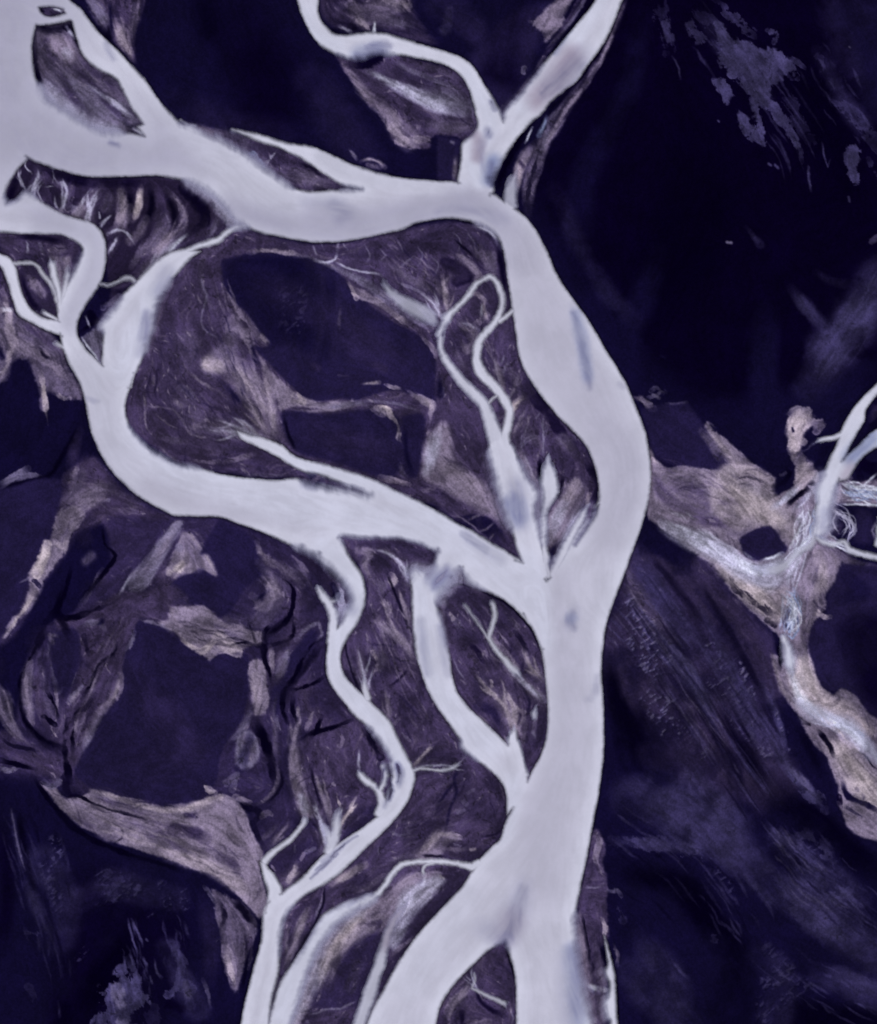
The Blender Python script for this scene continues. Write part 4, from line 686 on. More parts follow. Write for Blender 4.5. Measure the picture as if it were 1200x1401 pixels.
S('I',.8,7,'fb',.5,'235 1290 4 243 1305 5 248 1320 4'); S('J',1,6,'rag',.8,'240 1295 6 250 1320 7 245 1340 8 260 1355 9 262 1375 8'); S('L',.6,4,'fb',.5,'253 1345 4 258 1362 6'); S('I',.8,3,'rag',1,'230 1360 6 240 1350 6 248 1340 3'); S('D',.9,6,'rag',.6,'230 1375 8 250 1380 8'); S('I',.5,3,0,0,'252 1262 1 256 1275 2 258 1282 1'); S('L',.5,3,'rag',.7,'278 1340 2 284 1355 3 287 1378 1.5'); S('J',.6,10,'rag',1,'210 1380 6 215 1400 6 200 1390 5'); S('J',.6,4,'lic',1,'80 1370 1.5 82 1390 1.5'); S('J',.5,6,'rag',1.2,'40 1350 4 45 1365 4'); S('F',.8,14,'fb',.4,'280 1230 10 290 1290 14 285 1340 10'); S('F',.6,20,'fb',.6,'70 1260 16 110 1230 20 200 1190 16')
# tan sweep lower left
F('P',1,2.5,'rag',.35,'48 1062 60 1072 70 1080 76 1078 88 1090 105 1092 125 1082 112 1076 130 1080 160 1092 200 1100 240 1104 265 1102 285 1090 300 1086 318 1092 332 1105 338 1118 345 1140 360 1165 358 1180 355 1190 362 1215 366 1230 362 1248 355 1260 345 1245 320 1220 300 1200 270 1190 240 1178 210 1170 180 1160 150 1148 125 1138 105 1125 85 1108 70 1090')
S('C',.9,6,'lic',.7,'125 1085 5 150 1095 5 180 1105 5 215 1108 5 245 1112 5'); S('T',.9,4,'lic',.8,'122 1078 3 150 1088 3 180 1098 3 220 1108 4 250 1108 4 280 1096 5 300 1092 6'); S('H',.5,4,'rag',.9,'285 1092 4 300 1090 6'); S('M',.9,5,'lic',.9,'235 1135 8 265 1140 10 285 1148 8'); S('M',.9,5,'fb',.7,'230 1128 5 270 1138 7'); S('G',.9,4,0,0,'255 1115 4 268 1116 4'); S('M',.8,6,'fb',.6,'302 1172 8 318 1180 8 325 1190 5'); S('C',.7,8,'lic',.8,'150 1120 10 200 1140 10 250 1160 10'); S('B',.7,4,'rag',.8,'210 1128 5 235 1152 5 260 1162 5 290 1168 5')
S('T',.6,8,'fb',.5,'90 1102 8 110 1112 8 150 1130 8'); S('T',.6,8,'fb',.5,'220 1165 8 270 1180 8 320 1205 10 345 1230 8'); S('C',.9,4,0,0,'135 1142 4 150 1146 6 162 1142 4'); S('K',.9,1.6,'rag',.4,'140 1120 .6 155 1127 1 165 1132 1 169 1140 1.4 166 1147 1.2 158 1151 1')
S('K',.95,2.5,'rag',.6,'82 1094 1.5 95 1090 2 110 1090 2.5 125 1098 2.5 145 1106 2 170 1112 2 190 1118 2 205 1125 1.5'); S('K',.9,2,'rag',.6,'55 1068 1.5 65 1074 1.5 75 1076 1.5'); S('K',.95,4,'rag',.5,'45 1062 4 60 1085 4 80 1108 5 100 1130 5 125 1148 5 150 1158 5 180 1170 4 210 1178 4 250 1192 3'); S('D',.9,4,'rag',.5,'90 1060 5 92 1080 6 98 1088 4 108 1085 4'); S('L',.7,3,'rag',.9,'72 1060 5 80 1070 5 70 1078 4 60 1068 3'); S('B',.9,4,'rag',.9,'62 1055 6 80 1055 6 72 1066 5')
S('P',.9,4,'rag',.8,'280 1075 3 290 1083 5'); S('T',.8,3,'rag',.7,'278 1073 1.5 285 1082 3 295 1084 3'); S('P',.8,3,'rag',.8,'322 1090 4 335 1095 6 342 1098 4'); S('K',.9,4,'rag',.6,'325 1098 3 338 1104 5 350 1108 5 358 1115 5 345 1125 4'); S('P',.9,3,'lic',.6,'378 1045 3 381 1062 3.5 375 1080 3 362 1095 2.5 348 1102 2'); S('K',.7,3,0,0,'384 1050 2 386 1070 2 378 1086 2 364 1100 2'); S('G',1,5,'fb',.4,'340 1060 12 355 1075 8 320 1065 10'); S('L',.5,3,'rag',1.2,'310 1070 5 325 1060 4 318 1080 4')
S('P',.7,3,'rag',.8,'358 1118 4 366 1112 4 372 1114 3'); S('C',.6,4,'lic',.9,'355 1150 3 368 1140 4 380 1128 3'); S('K',.6,3,'rag',.8,'345 1125 3 352 1140 3 360 1155 3')
F('C',1,3,'rag',.8,'290 1215 310 1225 335 1240 350 1262 345 1290 335 1320 328 1345 322 1360 312 1340 304 1310 300 1280 296 1250'); S('P',.8,4,'rag',1,'308 1285 5 315 1310 6 320 1335 5'); S('T',.8,3,'rag',.9,'310 1310 4 316 1328 4 322 1350 2'); S('K',.9,4,'rag',.7,'318 1230 5 332 1245 6 345 1258 6 355 1265 4'); S('K',.8,3,'rag',.8,'334 1275 3 338 1300 3 336 1330 3 330 1355 3'); S('M',.9,4,'rag',.8,'340 1285 4 345 1310 4'); S('P',.7,3,'rag',1,'345 1300 3 340 1325 3'); S('K',.8,3,'rag',.9,'300 1232 4 308 1255 5 302 1270 4'); S('L',.6,3,'rag',1,'280 1212 3 290 1228 3 296 1240 3'); S('L',.5,3,'rip',1,'296 1278 3 298 1288 3')
# --- leaves between the lower threads
S('M',1,6,'fb',.3,'370 1190 4 385 1160 8 410 1145 10 430 1140 8 445 1160 8 420 1185 14 395 1200 10'); S('P',.8,4,'rag',.7,'395 1190 2 398 1200 5 404 1188 4'); S('T',.7,3,'rag',.7,'394 1204 5 405 1188 2.5'); S('P',.6,2,'rag',.9,'412 1175 1.5 416 1168 2'); S('L',.6,2,'lic',1,'420 1165 3 430 1160 3'); S('L',.5,1.5,0,0,'404 1155 .8 403 1165 1'); S('K',.8,2,0,0,'425 1122 1.5 440 1138 2 450 1150 2 448 1162 1.5'); S('P',.6,2,'rag',1,'373 1185 2 376 1190 2')
S('C',.9,4,'lic',.8,'432 1060 3 442 1080 5 450 1110 6 456 1130 5'); S('P',.8,3,'lic',.9,'430 1058 2 440 1085 3 452 1115 4'); S('T',.7,2.5,'lic',.9,'440 1060 1 447 1085 2 452 1105 3'); S('K',.7,2,0,0,'425 1050 1.5 432 1080 1.5 440 1105 1.5'); S('T',.9,3,'rag',.7,'488 1088 1.2 482 1100 2.5 476 1112 4 468 1125 4'); S('H',.6,2,'rag',.7,'488 1088 1 480 1104 2'); S('H',.7,2,'rag',.8,'460 1085 .8 464 1098 1.4 466 1105 1.5'); S('M',.9,6,'fb',.5,'470 1070 10 490 1100 8 480 1125 8 500 1095 8'); S('P',.7,3,'lic',1,'372 1150 2 385 1138 3 394 1130 2')
S('T',.7,4,'lic',.9,'455 1210 3 470 1200 5 485 1192 5 500 1182 4'); S('H',.4,3,'lic',1,'465 1204 3 485 1192 3'); S('M',.8,6,'fb',.5,'500 1140 8 520 1130 10 540 1110 10 530 1150 10'); S('L',.5,2,'lic',1.2,'530 1135 1.5 545 1142 1.5 560 1140 1.5 555 1132 1'); S('L',.5,2,0,0,'517 1158 .8 518 1170 1'); S('C',.8,6,'lic',.9,'530 1180 4 555 1172 6 580 1160 8'); S('P',.9,5,'rag',.8,'575 1165 4 588 1150 6 598 1140 6'); S('T',.8,3,'rag',.9,'585 1155 3 598 1140 4'); S('P',.8,3,'rag',.8,'602 1140 3 615 1142 5 630 1145 3'); S('T',.8,2.5,0,0,'645 1162 2.5 650 1161 2'); S('L',.6,2,'rag',1,'615 1152 1.5 630 1157 1.5'); S('C',.6,3,'lic',1,'505 1215 2 520 1205 2 535 1185 2')
S('L',.5,2,'rag',1.2,'634 1095 2 638 1100 3'); S('L',.5,2,'rag',1.2,'628 1112 2 635 1108 1.5'); S('L',.4,2,'rag',1.2,'640 1085 1.5 648 1080 1.5'); S('C',.8,2,0,0,'683 1070 .8 688 1085 1.2 691 1100 1'); S('N',.7,2.5,0,0,'630 1050 2 622 1065 2.5 624 1085 2 615 1110 2 610 1135 2'); S('N',.7,2.5,0,0,'622 1070 2 610 1085 2 600 1100 2'); S('K',.6,2,0,0,'660 1145 1.2 675 1142 1.5 686 1135 1.2')
S('M',.9,5,'lic',.8,'405 1250 6 420 1240 6 440 1232 6 430 1260 6'); S('P',.7,4,'lic',.9,'425 1240 3 412 1262 5 405 1290 5 395 1310 4 386 1325 3'); S('T',.7,3,'lic',.9,'418 1255 2 408 1280 3 394 1308 3'); S('L',.6,2,'lic',1,'442 1225 1.5 435 1245 2 430 1258 1.5'); S('C',.9,4,'lic',.8,'395 1250 3 388 1275 4 384 1305 4'); S('K',.8,2.5,0,0,'445 1210 1.5 442 1235 1.5 430 1265 1.5 415 1290 2 400 1315 2 385 1340 2'); S('C',.7,3,'lic',.9,'403 1310 2 390 1330 3 382 1350 2')
S('C',.9,5,'lic',.7,'480 1215 5 500 1215 5 520 1200 4'); S('P',.7,3,'lic',.9,'485 1222 3 505 1216 3')
F('P',1,8,'lic',.5,'480 1250 505 1235 530 1225 548 1205 565 1195 600 1195 605 1205 595 1222 570 1240 555 1260 540 1262 520 1275 500 1290 470 1305 440 1330 425 1370 410 1401 400 1401 420 1340 445 1290'); S('T',.8,7,'lic',.6,'495 1255 7 475 1275 8 455 1300 7 440 1325 6'); S('T',.7,6,'lic',.6,'545 1215 5 570 1200 5'); S('S',.7,8,'lic',.5,'570 1222 7 555 1240 8 545 1260 6'); S('M',.8,3,'rag',.6,'570 1205 3 580 1208 4 590 1205 2'); S('H',.7,2,0,0,'603 1199 2 607 1202 1.5'); S('P',.9,5,'lic',.6,'420 1365 6 410 1390 6 400 1410 6')
F('G',1,8,'lic',.5,'515 1275 530 1290 515 1320 505 1350 495 1375 480 1380 440 1380 430 1378 430 1350 440 1330 460 1310 485 1290'); S('C',.6,4,'lic',1,'455 1310 4 440 1340 5 435 1365 5'); S('C',.5,12,'fb',.6,'490 1320 8 480 1350 8'); S('M',.9,3,'lic',.7,'505 1265 4 520 1262 5 515 1275 4'); S('L',.8,1.6,0,0,'420 1388 1.2 435 1385 1.4 447 1380 1.6 465 1380 1.6 478 1374 1.4 490 1368 1'); S('B',1,3,'rag',.6,'415 1390 5 440 1395 7 470 1392 8'); S('L',.6,2,'rag',1,'415 1392 1.5 425 1400 1.5'); S('K',.7,2,'rag',.8,'410 1384 2 425 1382 2')
F('M',1,4,'fb',.4,'600 1252 575 1280 550 1308 530 1340 515 1350 522 1320 530 1295 545 1262 570 1240 595 1225 625 1212'); S('P',.6,3,'lic',1,'575 1275 2 560 1288 3 545 1298 4 535 1306 3')
# bottom island
S('P',.8,4,'rag',.7,'645 1335 2 640 1350 5 630 1362 7 620 1370 7 612 1390 6'); S('T',.6,3,'rag',.8,'640 1352 3 625 1366 5 618 1378 4'); S('D',.8,3,0,0,'650 1345 2 655 1365 3 670 1380 4 690 1390 4'); S('D',.7,3,0,0,'632 1385 4 634 1400 4'); S('L',.6,1.6,0,0,'698 1380 1 702 1392 1.2 700 1401 1'); S('P',.5,3,'rag',1,'640 1398 5 670 1398 4'); S('M',.7,6,'lic',.6,'680 1310 8 675 1335 8 690 1350 8'); S('K',.8,2,0,0,'691 1290 1.5 697 1310 1.5 704 1340 1.5')
# --- eastern sand body
F('F',1,6,0,0,'1105 870 1118 850 1140 830 1150 770 1210 775 1300 800 1300 1000 1200 985 1170 952 1150 942 1140 945 1125 935 1115 905'); F('D',1,20,'fb',.4,'1140 850 1175 838 1300 850 1300 1000 1185 980 1168 940 1158 900'); F('F',1,4,0,0,'1110 855 1125 850 1142 870 1150 900 1152 930 1140 945 1125 938 1118 905')
F('P',1,3,'rag',.5,'890 622 900 632 915 640 937 637 970 642 990 644 1000 635 993 622 982 610 972 598 962 584 966 576 976 582 984 594 1005 612 1022 627 1040 642 1062 655 1056 668 1060 680 1075 672 1087 662 1088 640 1082 626 1076 600 1075 588 1080 572 1092 562 1105 562 1118 568 1112 582 1100 598 1098 620 1110 632 1120 648 1120 660 1116 690 1130 720 1145 742 1150 766 1142 795 1130 812 1130 832 1115 850 1105 882 1112 907 1122 935 1140 952 1150 940 1170 950 1185 972 1210 988 1300 1040 1300 1220 1200 1152 1178 1145 1160 1130 1152 1110 1147 1078 1138 1055 1132 1037 1112 1017 1100 995 1087 972 1072 952 1062 925 1053 892 1066 900 1070 880 1055 860 1035 842 1015 825 1000 807 987 787 975 772 950 757 925 737 900 720 885 705')
S('B',.8,6,'lic',1,'892 640 4 905 670 10 925 690 10 950 700 10'); S('C',.8,8,'lic',.9,'920 660 12 950 665 14 980 680 10 960 700 10 990 715 12'); S('B',.7,5,'fb',.9,'950 712 8 985 715 8 1000 722 5'); S('T',.9,8,'lic',.7,'990 660 10 1020 672 12 1045 690 12 1040 710 8 1010 650 6'); S('H',.7,8,'lic',.8,'1010 680 8 1040 695 10 1050 715 8'); S('H',.6,4,'rag',.9,'1005 640 4 1030 645 4 1050 655 4'); S('S',.8,5,0,0,'998 642 5 1005 648 4'); S('T',.8,4,'rag',.8,'965 590 2 975 600 4 985 615 6 1000 630 5'); S('K',.7,1.5,'rag',.5,'1008 655 .8 1020 652 1 1035 655 1 1050 660 1'); S('K',.6,1.5,'rag',.5,'1012 660 .8 1030 662 .8'); S('N',1,3,'rag',.5,'970 580 2 978 588 4 974 590 2')
S('T',.9,5,'rag',.6,'1083 580 5 1088 598 9 1085 615 6'); S('H',.8,4,'rag',.7,'1088 580 6 1100 575 6 1088 605 5'); S('N',.9,2,'rag',.5,'1084 586 2.5 1085 590 2'); S('C',.8,5,'rag',.9,'1108 575 5 1120 582 5'); S('N',.9,3,'rag',.7,'1100 610 5 1110 620 5 1105 630 4'); S('H',.7,3,'rag',.8,'1100 640 6 1092 655 5 1112 645 4'); S('K',.9,3,'rag',.6,'1062 665 4 1072 660 4 1080 650 4 1075 640 3'); S('K',1,2.5,'rag',.4,'1074 692 2 1082 683 4 1092 674 5 1102 668 4 1108 674 3'); S('S',.9,3,0,0,'1060 692 3 1075 680 3.5 1090 665 3'); S('S',.8,3,'lic',.7,'1085 698 3 1100 685 4 1112 672 4')
F('F',1,2.5,0,0,'1014 742 1022 732 1035 724 1052 720 1062 728 1068 740 1077 750 1070 758 1050 762 1030 764 1018 758'); S('D',.7,3,0,0,'1018 735 3 1035 727 3'); S('C',.9,5,'fb',.5,'1000 725 4 1015 728 5 1025 722 4')
S('S',.9,6,'lic',.6,'905 712 3 930 728 6 955 738 8 980 750 10 1005 768 12 1030 780 12'); S('S',.9,5,0,0,'1000 760 6 1025 778 8 1050 778 7 1070 765 6 1075 755 5'); S('W',.6,6,'lic',.6,'1020 780 5 1045 778 5 1065 768 4'); S('T',.8,8,'lic',.8,'970 760 8 1000 785 10 1030 810 12 1050 830 10'); S('S',.7,8,'lic',.7,'990 785 6 1020 795 8 1050 805 8 1070 800 6'); S('K',.8,2.5,'rag',1,'1000 790 3 1005 800 3 1012 808 2'); S('K',.95,3,'rag',1.1,'1012 812 5 1030 822 6 1045 832 6 1058 842 5'); S('K',.8,3,'rag',1.1,'1050 848 4 1060 855 4'); S('P',.9,4,'lic',.7,'1082 790 8 1092 780 8 1085 805 6'); S('K',1,3,0,0,'1064 880 3 1068 900 4 1067 915 2.5'); S('H',.6,3,0,0,'1055 895 2 1060 915 3 1068 940 4 1078 955 4')
for q in ('1075 808 1 1085 815 1.2 1092 825 1.2 1097 842 1.2','1070 815 1 1072 835 1 1068 855 1.2','1085 830 1.6 1086 848 2.4 1084 860 1.6','1075 850 1 1080 865 1.4 1088 850 1.2','1090 840 1.2 1092 860 1.2 1086 872 1','1078 820 1 1088 835 1'): S('U',.9,1.5,0,0,q)
S('D',.8,3,'rag',.9,'1072 825 4 1072 845 5 1078 858 4 1088 825 4'); S('N',.8,3,'rag',.8,'1080 835 3 1090 850 4')
for q in ('1085 815 .9 1093 828 1 1096 842 1','1071 820 .9 1069 840 .9 1067 860 1','1086 832 1.4 1087 850 2','1074 862 1 1082 852 1 1090 846 1','1076 868 1 1084 874 1 1090 862 1'): S('U',1,1.4,0,0,q)
for q in ('1100 700 1 1092 715 1 1086 735 1.2 1088 752 1.4','1108 698 1 1098 715 1 1092 740 1','1115 735 1.6 1108 745 1.8 1095 755 2','1098 765 1.4 1085 778 1.2 1075 790 1.2','1105 750 1 1100 770 1 1090 800 1 1085 812 1','1112 700 1 1105 720 1 1100 738 1','1092 765 1 1082 785 1 1078 805 1'): S('S',.9,1.5,0,0,q)
S('M',.7,3,'lic',.9,'1098 712 3 1095 730 4 1102 740 3'); S('M',.8,3,'lic',.8,'1135 715 4 1145 725 5 1142 735 3 1155 712 4'); S('U',.7,2,'lic',.9,'1118 720 3 1120 732 3 1128 738 2')
for q in ('1138 700 1 1152 705 1.2 1165 715 1.2 1168 728 1.2 1160 740 1.2','1130 725 1 1140 735 1 1150 741 1','1145 700 .8 1140 715 .8 1148 730 .8','1152 706 .8 1158 722 .8 1152 735 .8'): S('S',.8,1.5,0,0,q)
# fan of braids at the right edge
F('P',1,4,'lic',.6,'1148 655 1168 660 1200 655 1300 650 1300 700 1200 695 1170 690 1140 688'); S('U',.8,5,'lic',.9,'1160 665 6 1180 672 8 1205 675 8'); S('M',.8,3,'lic',1.0,'1165 672 4 1185 668 3 1190 682 3')
for q in ('1155 660 1 1170 668 1.2 1190 670 1.2 1210 668 1.2','1155 670 1 1170 678 1 1185 676 1 1205 684 1.2','1160 684 1.2 1178 684 1.2 1192 690 1.4 1210 690 1.4','1168 664 .8 1178 676 .8 1194 682 .8','1180 665 .8 1190 656 1.2 1200 648 1.4','1150 690 1.4 1180 690 1.4 1200 692 1.6'): S('W',.85,1.5,0,0,q)
S('D',1,4,'rag',.5,'1185 610 4 1180 630 8 1190 640 10 1205 640 10'); S('D',.9,4,'rag',.6,'1172 640 4 1178 655 5'); S('M',1,4,'lic',.6,'1190 555 4 1200 560 8 1190 575 4'); S('D',.9,4,'rag',.5,'1122 625 8 1130 612 8 1138 600 5 1118 640 6'); S('S',.7,2.5,0,0,'1105 612 1 1118 604 2 1135 595 2'); S('L',.8,1.5,0,0,'1110 608 .8 1104 615 1 1097 618 1'); S('K',.8,3,'rag',.7,'1105 655 3 1112 662 3 1100 660 3'); S('P',.8,4,0,0,'1160 632 3 1158 645 4 1162 655 4')
F('F',1,4,0,0,'1170 695 1190 700 1195 715 1196 738 1185 745 1168 740 1172 720'); S('L',.8,2,0,0,'1200 712 2 1194 725 2 1198 740 2'); F('C',1,4,'lic',.7,'1118 745 1145 750 1170 765 1200 775 1300 800 1300 830 1200 800 1190 795 1170 775 1150 768'); F('P',.9,4,'lic',.6,'1120 748 1140 755 1150 768 1142 795 1130 812 1110 800 1108 770'); S('C',.8,4,'lic',.8,'1120 760 5 1118 790 5 1125 815 4'); S('T',.7,3,'rag',.9,'1120 838 4 1128 842 3 1135 843 1.5'); S('K',.9,2,'rag',.5,'1125 835 2 1135 838 2'); S('B',.8,3,'rag',1,'1165 778 4 1185 790 4 1200 800 4'); S('M',.8,3,'lic',.8,'1130 744 3 1145 748 3 1160 758 3')
S('T',.8,6,'lic',.6,'1105 890 6 1100 920 8 1110 945 8'); S('S',.7,6,'lic',.5,'1095 900 5 1092 930 6 1100 955 7 1090 945 4'); S('C',.9,3,0,0,'1083 925 5 1086 938 3'); S('B',.7,4,'rag',.9,'1098 860 5 1104 870 5 1100 880 4'); S('T',.8,4,'lic',.8,'1080 950 4 1095 970 6 1120 985 8'); S('T',.8,6,'lic',.7,'1130 965 6 1160 980 8 1190 1000 8'); S('P',.9,4,'rag',.8,'1155 945 5 1162 960 7 1175 970 6'); S('K',.9,2.5,'rag',.9,'1127 963 2 1138 964 3 1148 958 3 1146 950 2'); S('K',.95,3,'rag',.5,'1120 1000 4 1130 1012 5 1138 1028 4 1142 1036 2'); S('K',.9,3,'rag',.5,'1100 988 4 1108 992 3 1090 978 2'); S('T',.9,7,'lic',.7,'1150 1020 8 1165 1040 10 1180 1060 10 1200 1075 10'); S('H',.6,6,'lic',.8,'1148 1028 5 1170 1050 8 1190 1070 8'); S('S',.8,4,0,0,'1145 985 4 1165 990 5 1185 1010 5'); S('U',.8,3,'rag',.7,'1175 1002 3 1182 1006 2'); S('K',.7,2,'rag',1,'1130 995 2 1145 1003 2'); S('K',.9,1.6,0,0,'1176 1027 .8 1186 1036 1.2 1194 1048 1.4 1200 1052 1')
S('T',.8,6,'rag',.6,'1160 1070 8 1180 1085 10 1200 1100 10'); S('N',1,2.5,'rag',.4,'1155 1070 3 1158 1085 4 1168 1092 4 1180 1098 5 1200 1110 5'); S('N',1,2,0,0,'1172 1080 3 1174 1081 3'); S('N',1,2,0,0,'1181 1087 2.5 1182 1091 3'); S('P',.8,2.5,'rag',.7,'1145 1098 2 1155 1112 2 1170 1115 2 1182 1122 3'); S('N',.9,3,'rag',.6,'1160 1105 3 1178 1118 3'); S('D',.9,4,'rag',.6,'1148 1090 3 1150 1105 3'); S('P',.8,4,'rag',.8,'1170 1130 4 1185 1140 5 1200 1146 6')
S('N',1,4,0,0,'905 487 1 910 490 1'); S('P',.9,2,'rag',.6,'880 548 3 888 555 6 895 560 5'); S('L',.9,2.5,'rag',.8,'885 545 2 900 540 2.5 905 535 2 912 538 2'); S('L',.9,2,0,0,'912 552 1.5 925 553 2.2 940 551 1.5'); S('L',.8,2,0,0,'893 540 2 902 545 2')
S('L',.5,2.5,'rag',.9,'1068 650 2 1075 648 2')

# --- second pass: corrections laid over the first
S('D',.75,8,'fb',.6,'60 232 6 100 244 8 140 250 8 200 250 6'); S('D',.8,6,'fb',.6,'20 250 8 14 270 6')
S('D',.85,8,'fb',.5,'258 262 8 275 280 9 280 298 8')
S('L',.8,7,'lic',.8,'295 280 5 305 292 6 316 302 6'); S('S',.7,2,0,0,'288 268 1 305 285 1.4 322 303 1.4'); S('S',.6,2,0,0,'300 278 1 312 295 1.2 318 306 1.2')
S('P',.7,7,'lic',.8,'230 345 6 215 355 6 200 368 5'); S('L',.6,6,'fb',.6,'150 440 6 145 450 5')
S('P',.8,6,'fb',.5,'178 285 7 172 300 8 165 312 6'); S('T',.6,5,'fb',.4,'190 280 4 186 296 4')
S('C',.6,9,'fb',.7,'225 300 10 220 320 10 205 340 10'); S('B',.6,10,'fb',.6,'130 255 14 150 280 14 110 262 8')
S('C',.8,6,'lic',.7,'80 350 5 80 375 5'); S('P',.5,5,'fb',.5,'46 390 7')
# silt slope south of the trunk: soft tan beside the flat
S('P',.55,14,'fb',.9,'560 190 16 545 175 14 525 150 10'); S('S',.6,12,'lic',.5,'560 125 12 600 140 16 640 150 14'); S('C',.8,6,0,0,'590 172 8 620 176 8 645 172 6')
S('L',.7,5,'lic',.7,'540 84 2 560 96 3 590 108 3 620 122 2'); S('C',.7,4,'lic',.7,'572 90 4 600 96 5 625 108 4')
S('P',.6,7,'fb',.6,'490 118 5 510 142 7 528 155 6')
S('P',.8,9,'fb',.7,'745 35 9 755 20 10 770 2 9'); S('P',.6,10,'fb',.7,'488 22 10 510 8 10 545 8 12 480 36 5'); S('C',.5,12,'fb',.8,'470 15 12 520 25 12 560 30 8')
S('F',.8,16,'fb',.5,'620 20 16 650 50 16'); S('L',.3,10,'fb',.8,'615 15 6 610 40 8')

S('B',.9,6,'fb',.5,'430 650 6 450 660 7 480 668 7 510 678 5'); S('P',.6,4,'lic',.8,'436 652 3 428 660 4')
S('P',.8,8,'lic',.6,'790 652 5 778 682 11 762 706 13 750 735 9'); S('T',.5,7,'lic',.6,'788 665 5 772 692 8')

def braid(col, a, n, spread, pts, seed, r=.8):
    P = spline(nums(pts, 2), False, 6.0); rs = np.random.RandomState(seed)
    s = np.linspace(0, 1, len(P)); d = np.gradient(P, axis=0); d /= np.hypot(d[:, 0], d[:, 1])[:, None] + 1e-6
    for k in range(n):
        f1, f2 = rs.uniform(.3, 1.0, 2); o = spread * (.75 * np.sin(6.28 * (f1 * s + rs.rand())) + .4 * np.sin(6.28 * (1.6 * f2 * s + rs.rand())))
        Q = P + np.stack([-d[:, 1], d[:, 0]], 1) * o[:, None]
        i0 = rs.randint(0, max(1, len(Q) // 3)); i1 = len(Q) - rs.randint(0, max(1, len(Q) // 3))
        if i1 - i0 < 3: continue
        S(col, a * rs.uniform(.5, 1), 1.5, 0, 0, ' '.join('%.1f %.1f %.2f' % (x, y, r * rs.uniform(.6, 1.3)) for x, y in Q[i0:i1]))
F('F',1,5,'fb',.3,'878 562 885 556 912 552 940 553 957 575 975 600 999 630 990 641 970 641 935 636 905 631 892 616 887 590')
S('P',.8,3,'rag',.7,'868 543 3 880 548 5 890 554 4'); S('L',.7,3,'rag',.9,'890 535 2 898 530 2 908 538 2'); S('T',.7,2.5,0,0,'888 612 2 894 628 3 902 634 2')
S('S',.75,10,'lic',.6,'985 655 8 1020 672 16 1055 695 16 1078 722 10'); S('T',.7,8,'lic',.6,'1000 660 10 1030 690 14 1050 710 8')
S('S',.8,10,'lic',.6,'900 715 4 935 728 10 975 748 15 1010 775 16 1045 795 16 1070 800 10'); S('W',.5,8,'lic',.6,'960 742 5 1000 765 7 1030 783 7')
S('T',.7,8,'fb',.5,'1020 800 10 1040 820 12 1060 840 12'); S('S',.6,8,'lic',.5,'1092 900 8 1100 930 12 1095 955 10 1120 975 10')
S('S',.5,8,'lic',.6,'1100 690 10 1098 715 12 1092 750 10 1085 790 12'); S('S',.5,10,'lic',.6,'1130 985 8 1165 1005 12 1195 1035 12')
F('F',1,3,0,0,'1016 742 1024 733 1036 725 1052 721 1062 729 1068 741 1077 751 1070 758 1050 762 1030 763 1020 757')
braid('S',.9,10,7,'1118 695 1112 722 1104 740 1090 762 1082 785 1078 806',11); braid('W',.8,6,5,'1118 690 1116 715 1108 738 1088 758 1068 774',12)
braid('U',.9,12,10,'1078 808 1086 826 1082 846 1078 868',13,.9); braid('W',.7,6,8,'1080 812 1090 830 1084 850 1076 868',14,.7); S('D',.5,4,'rag',.8,'1074 830 3 1078 846 4 1088 838 3')
braid('S',.9,9,8,'1138 690 1156 704 1164 722 1152 742',15); braid('W',.8,12,9,'1148 662 1170 670 1190 674 1215 676',16,.8); braid('U',.8,8,8,'1150 668 1175 676 1205 680',17)
braid('W',.8,5,3,'1117 736 1140 744 1160 752 1180 758 1215 766',18); braid('S',.7,6,5,'1100 980 1130 988 1160 998 1190 1030',19,1.0)

# broad hazy streaks on the north-east plain
S('J',.85,34,'fb',.6,'1215 370 26 1175 430 34 1140 480 34 1115 530 24'); S('I',.45,24,'fb',.8,'1195 400 14 1165 440 20 1140 480 18'); S('N',.9,40,'fb',.5,'1100 600 30 1150 560 40 1190 520 30'); S('J',.7,12,'fb',.6,'1082 395 6 1108 425 9 1135 452 8'); S('N',.9,24,'fb',.5,'1048 430 16 1046 500 16 1054 560 16 1058 620 14'); S('N',.8,30,'fb',.6,'1180 20 40 1210 90 40 1180 150 20')
S('N',.8,40,'fb',.6,'770 340 20 820 420 26 860 480 20 900 520 20'); S('J',.35,20,'fb',.8,'760 260 8 790 330 10 830 400 10 870 440 8'); S('J',.5,16,'fb',.9,'960 20 10 990 60 14 1020 90 14'); S('J',.5,14,'rag',1.2,'900 0 6 908 40 8 915 70 5'); S('J',.6,16,'fb',.9,'1120 70 8 1150 130 12 1185 180 14'); S('J',.5,12,'rag',1.2,'1075 130 6 1090 160 8 1110 190 6')
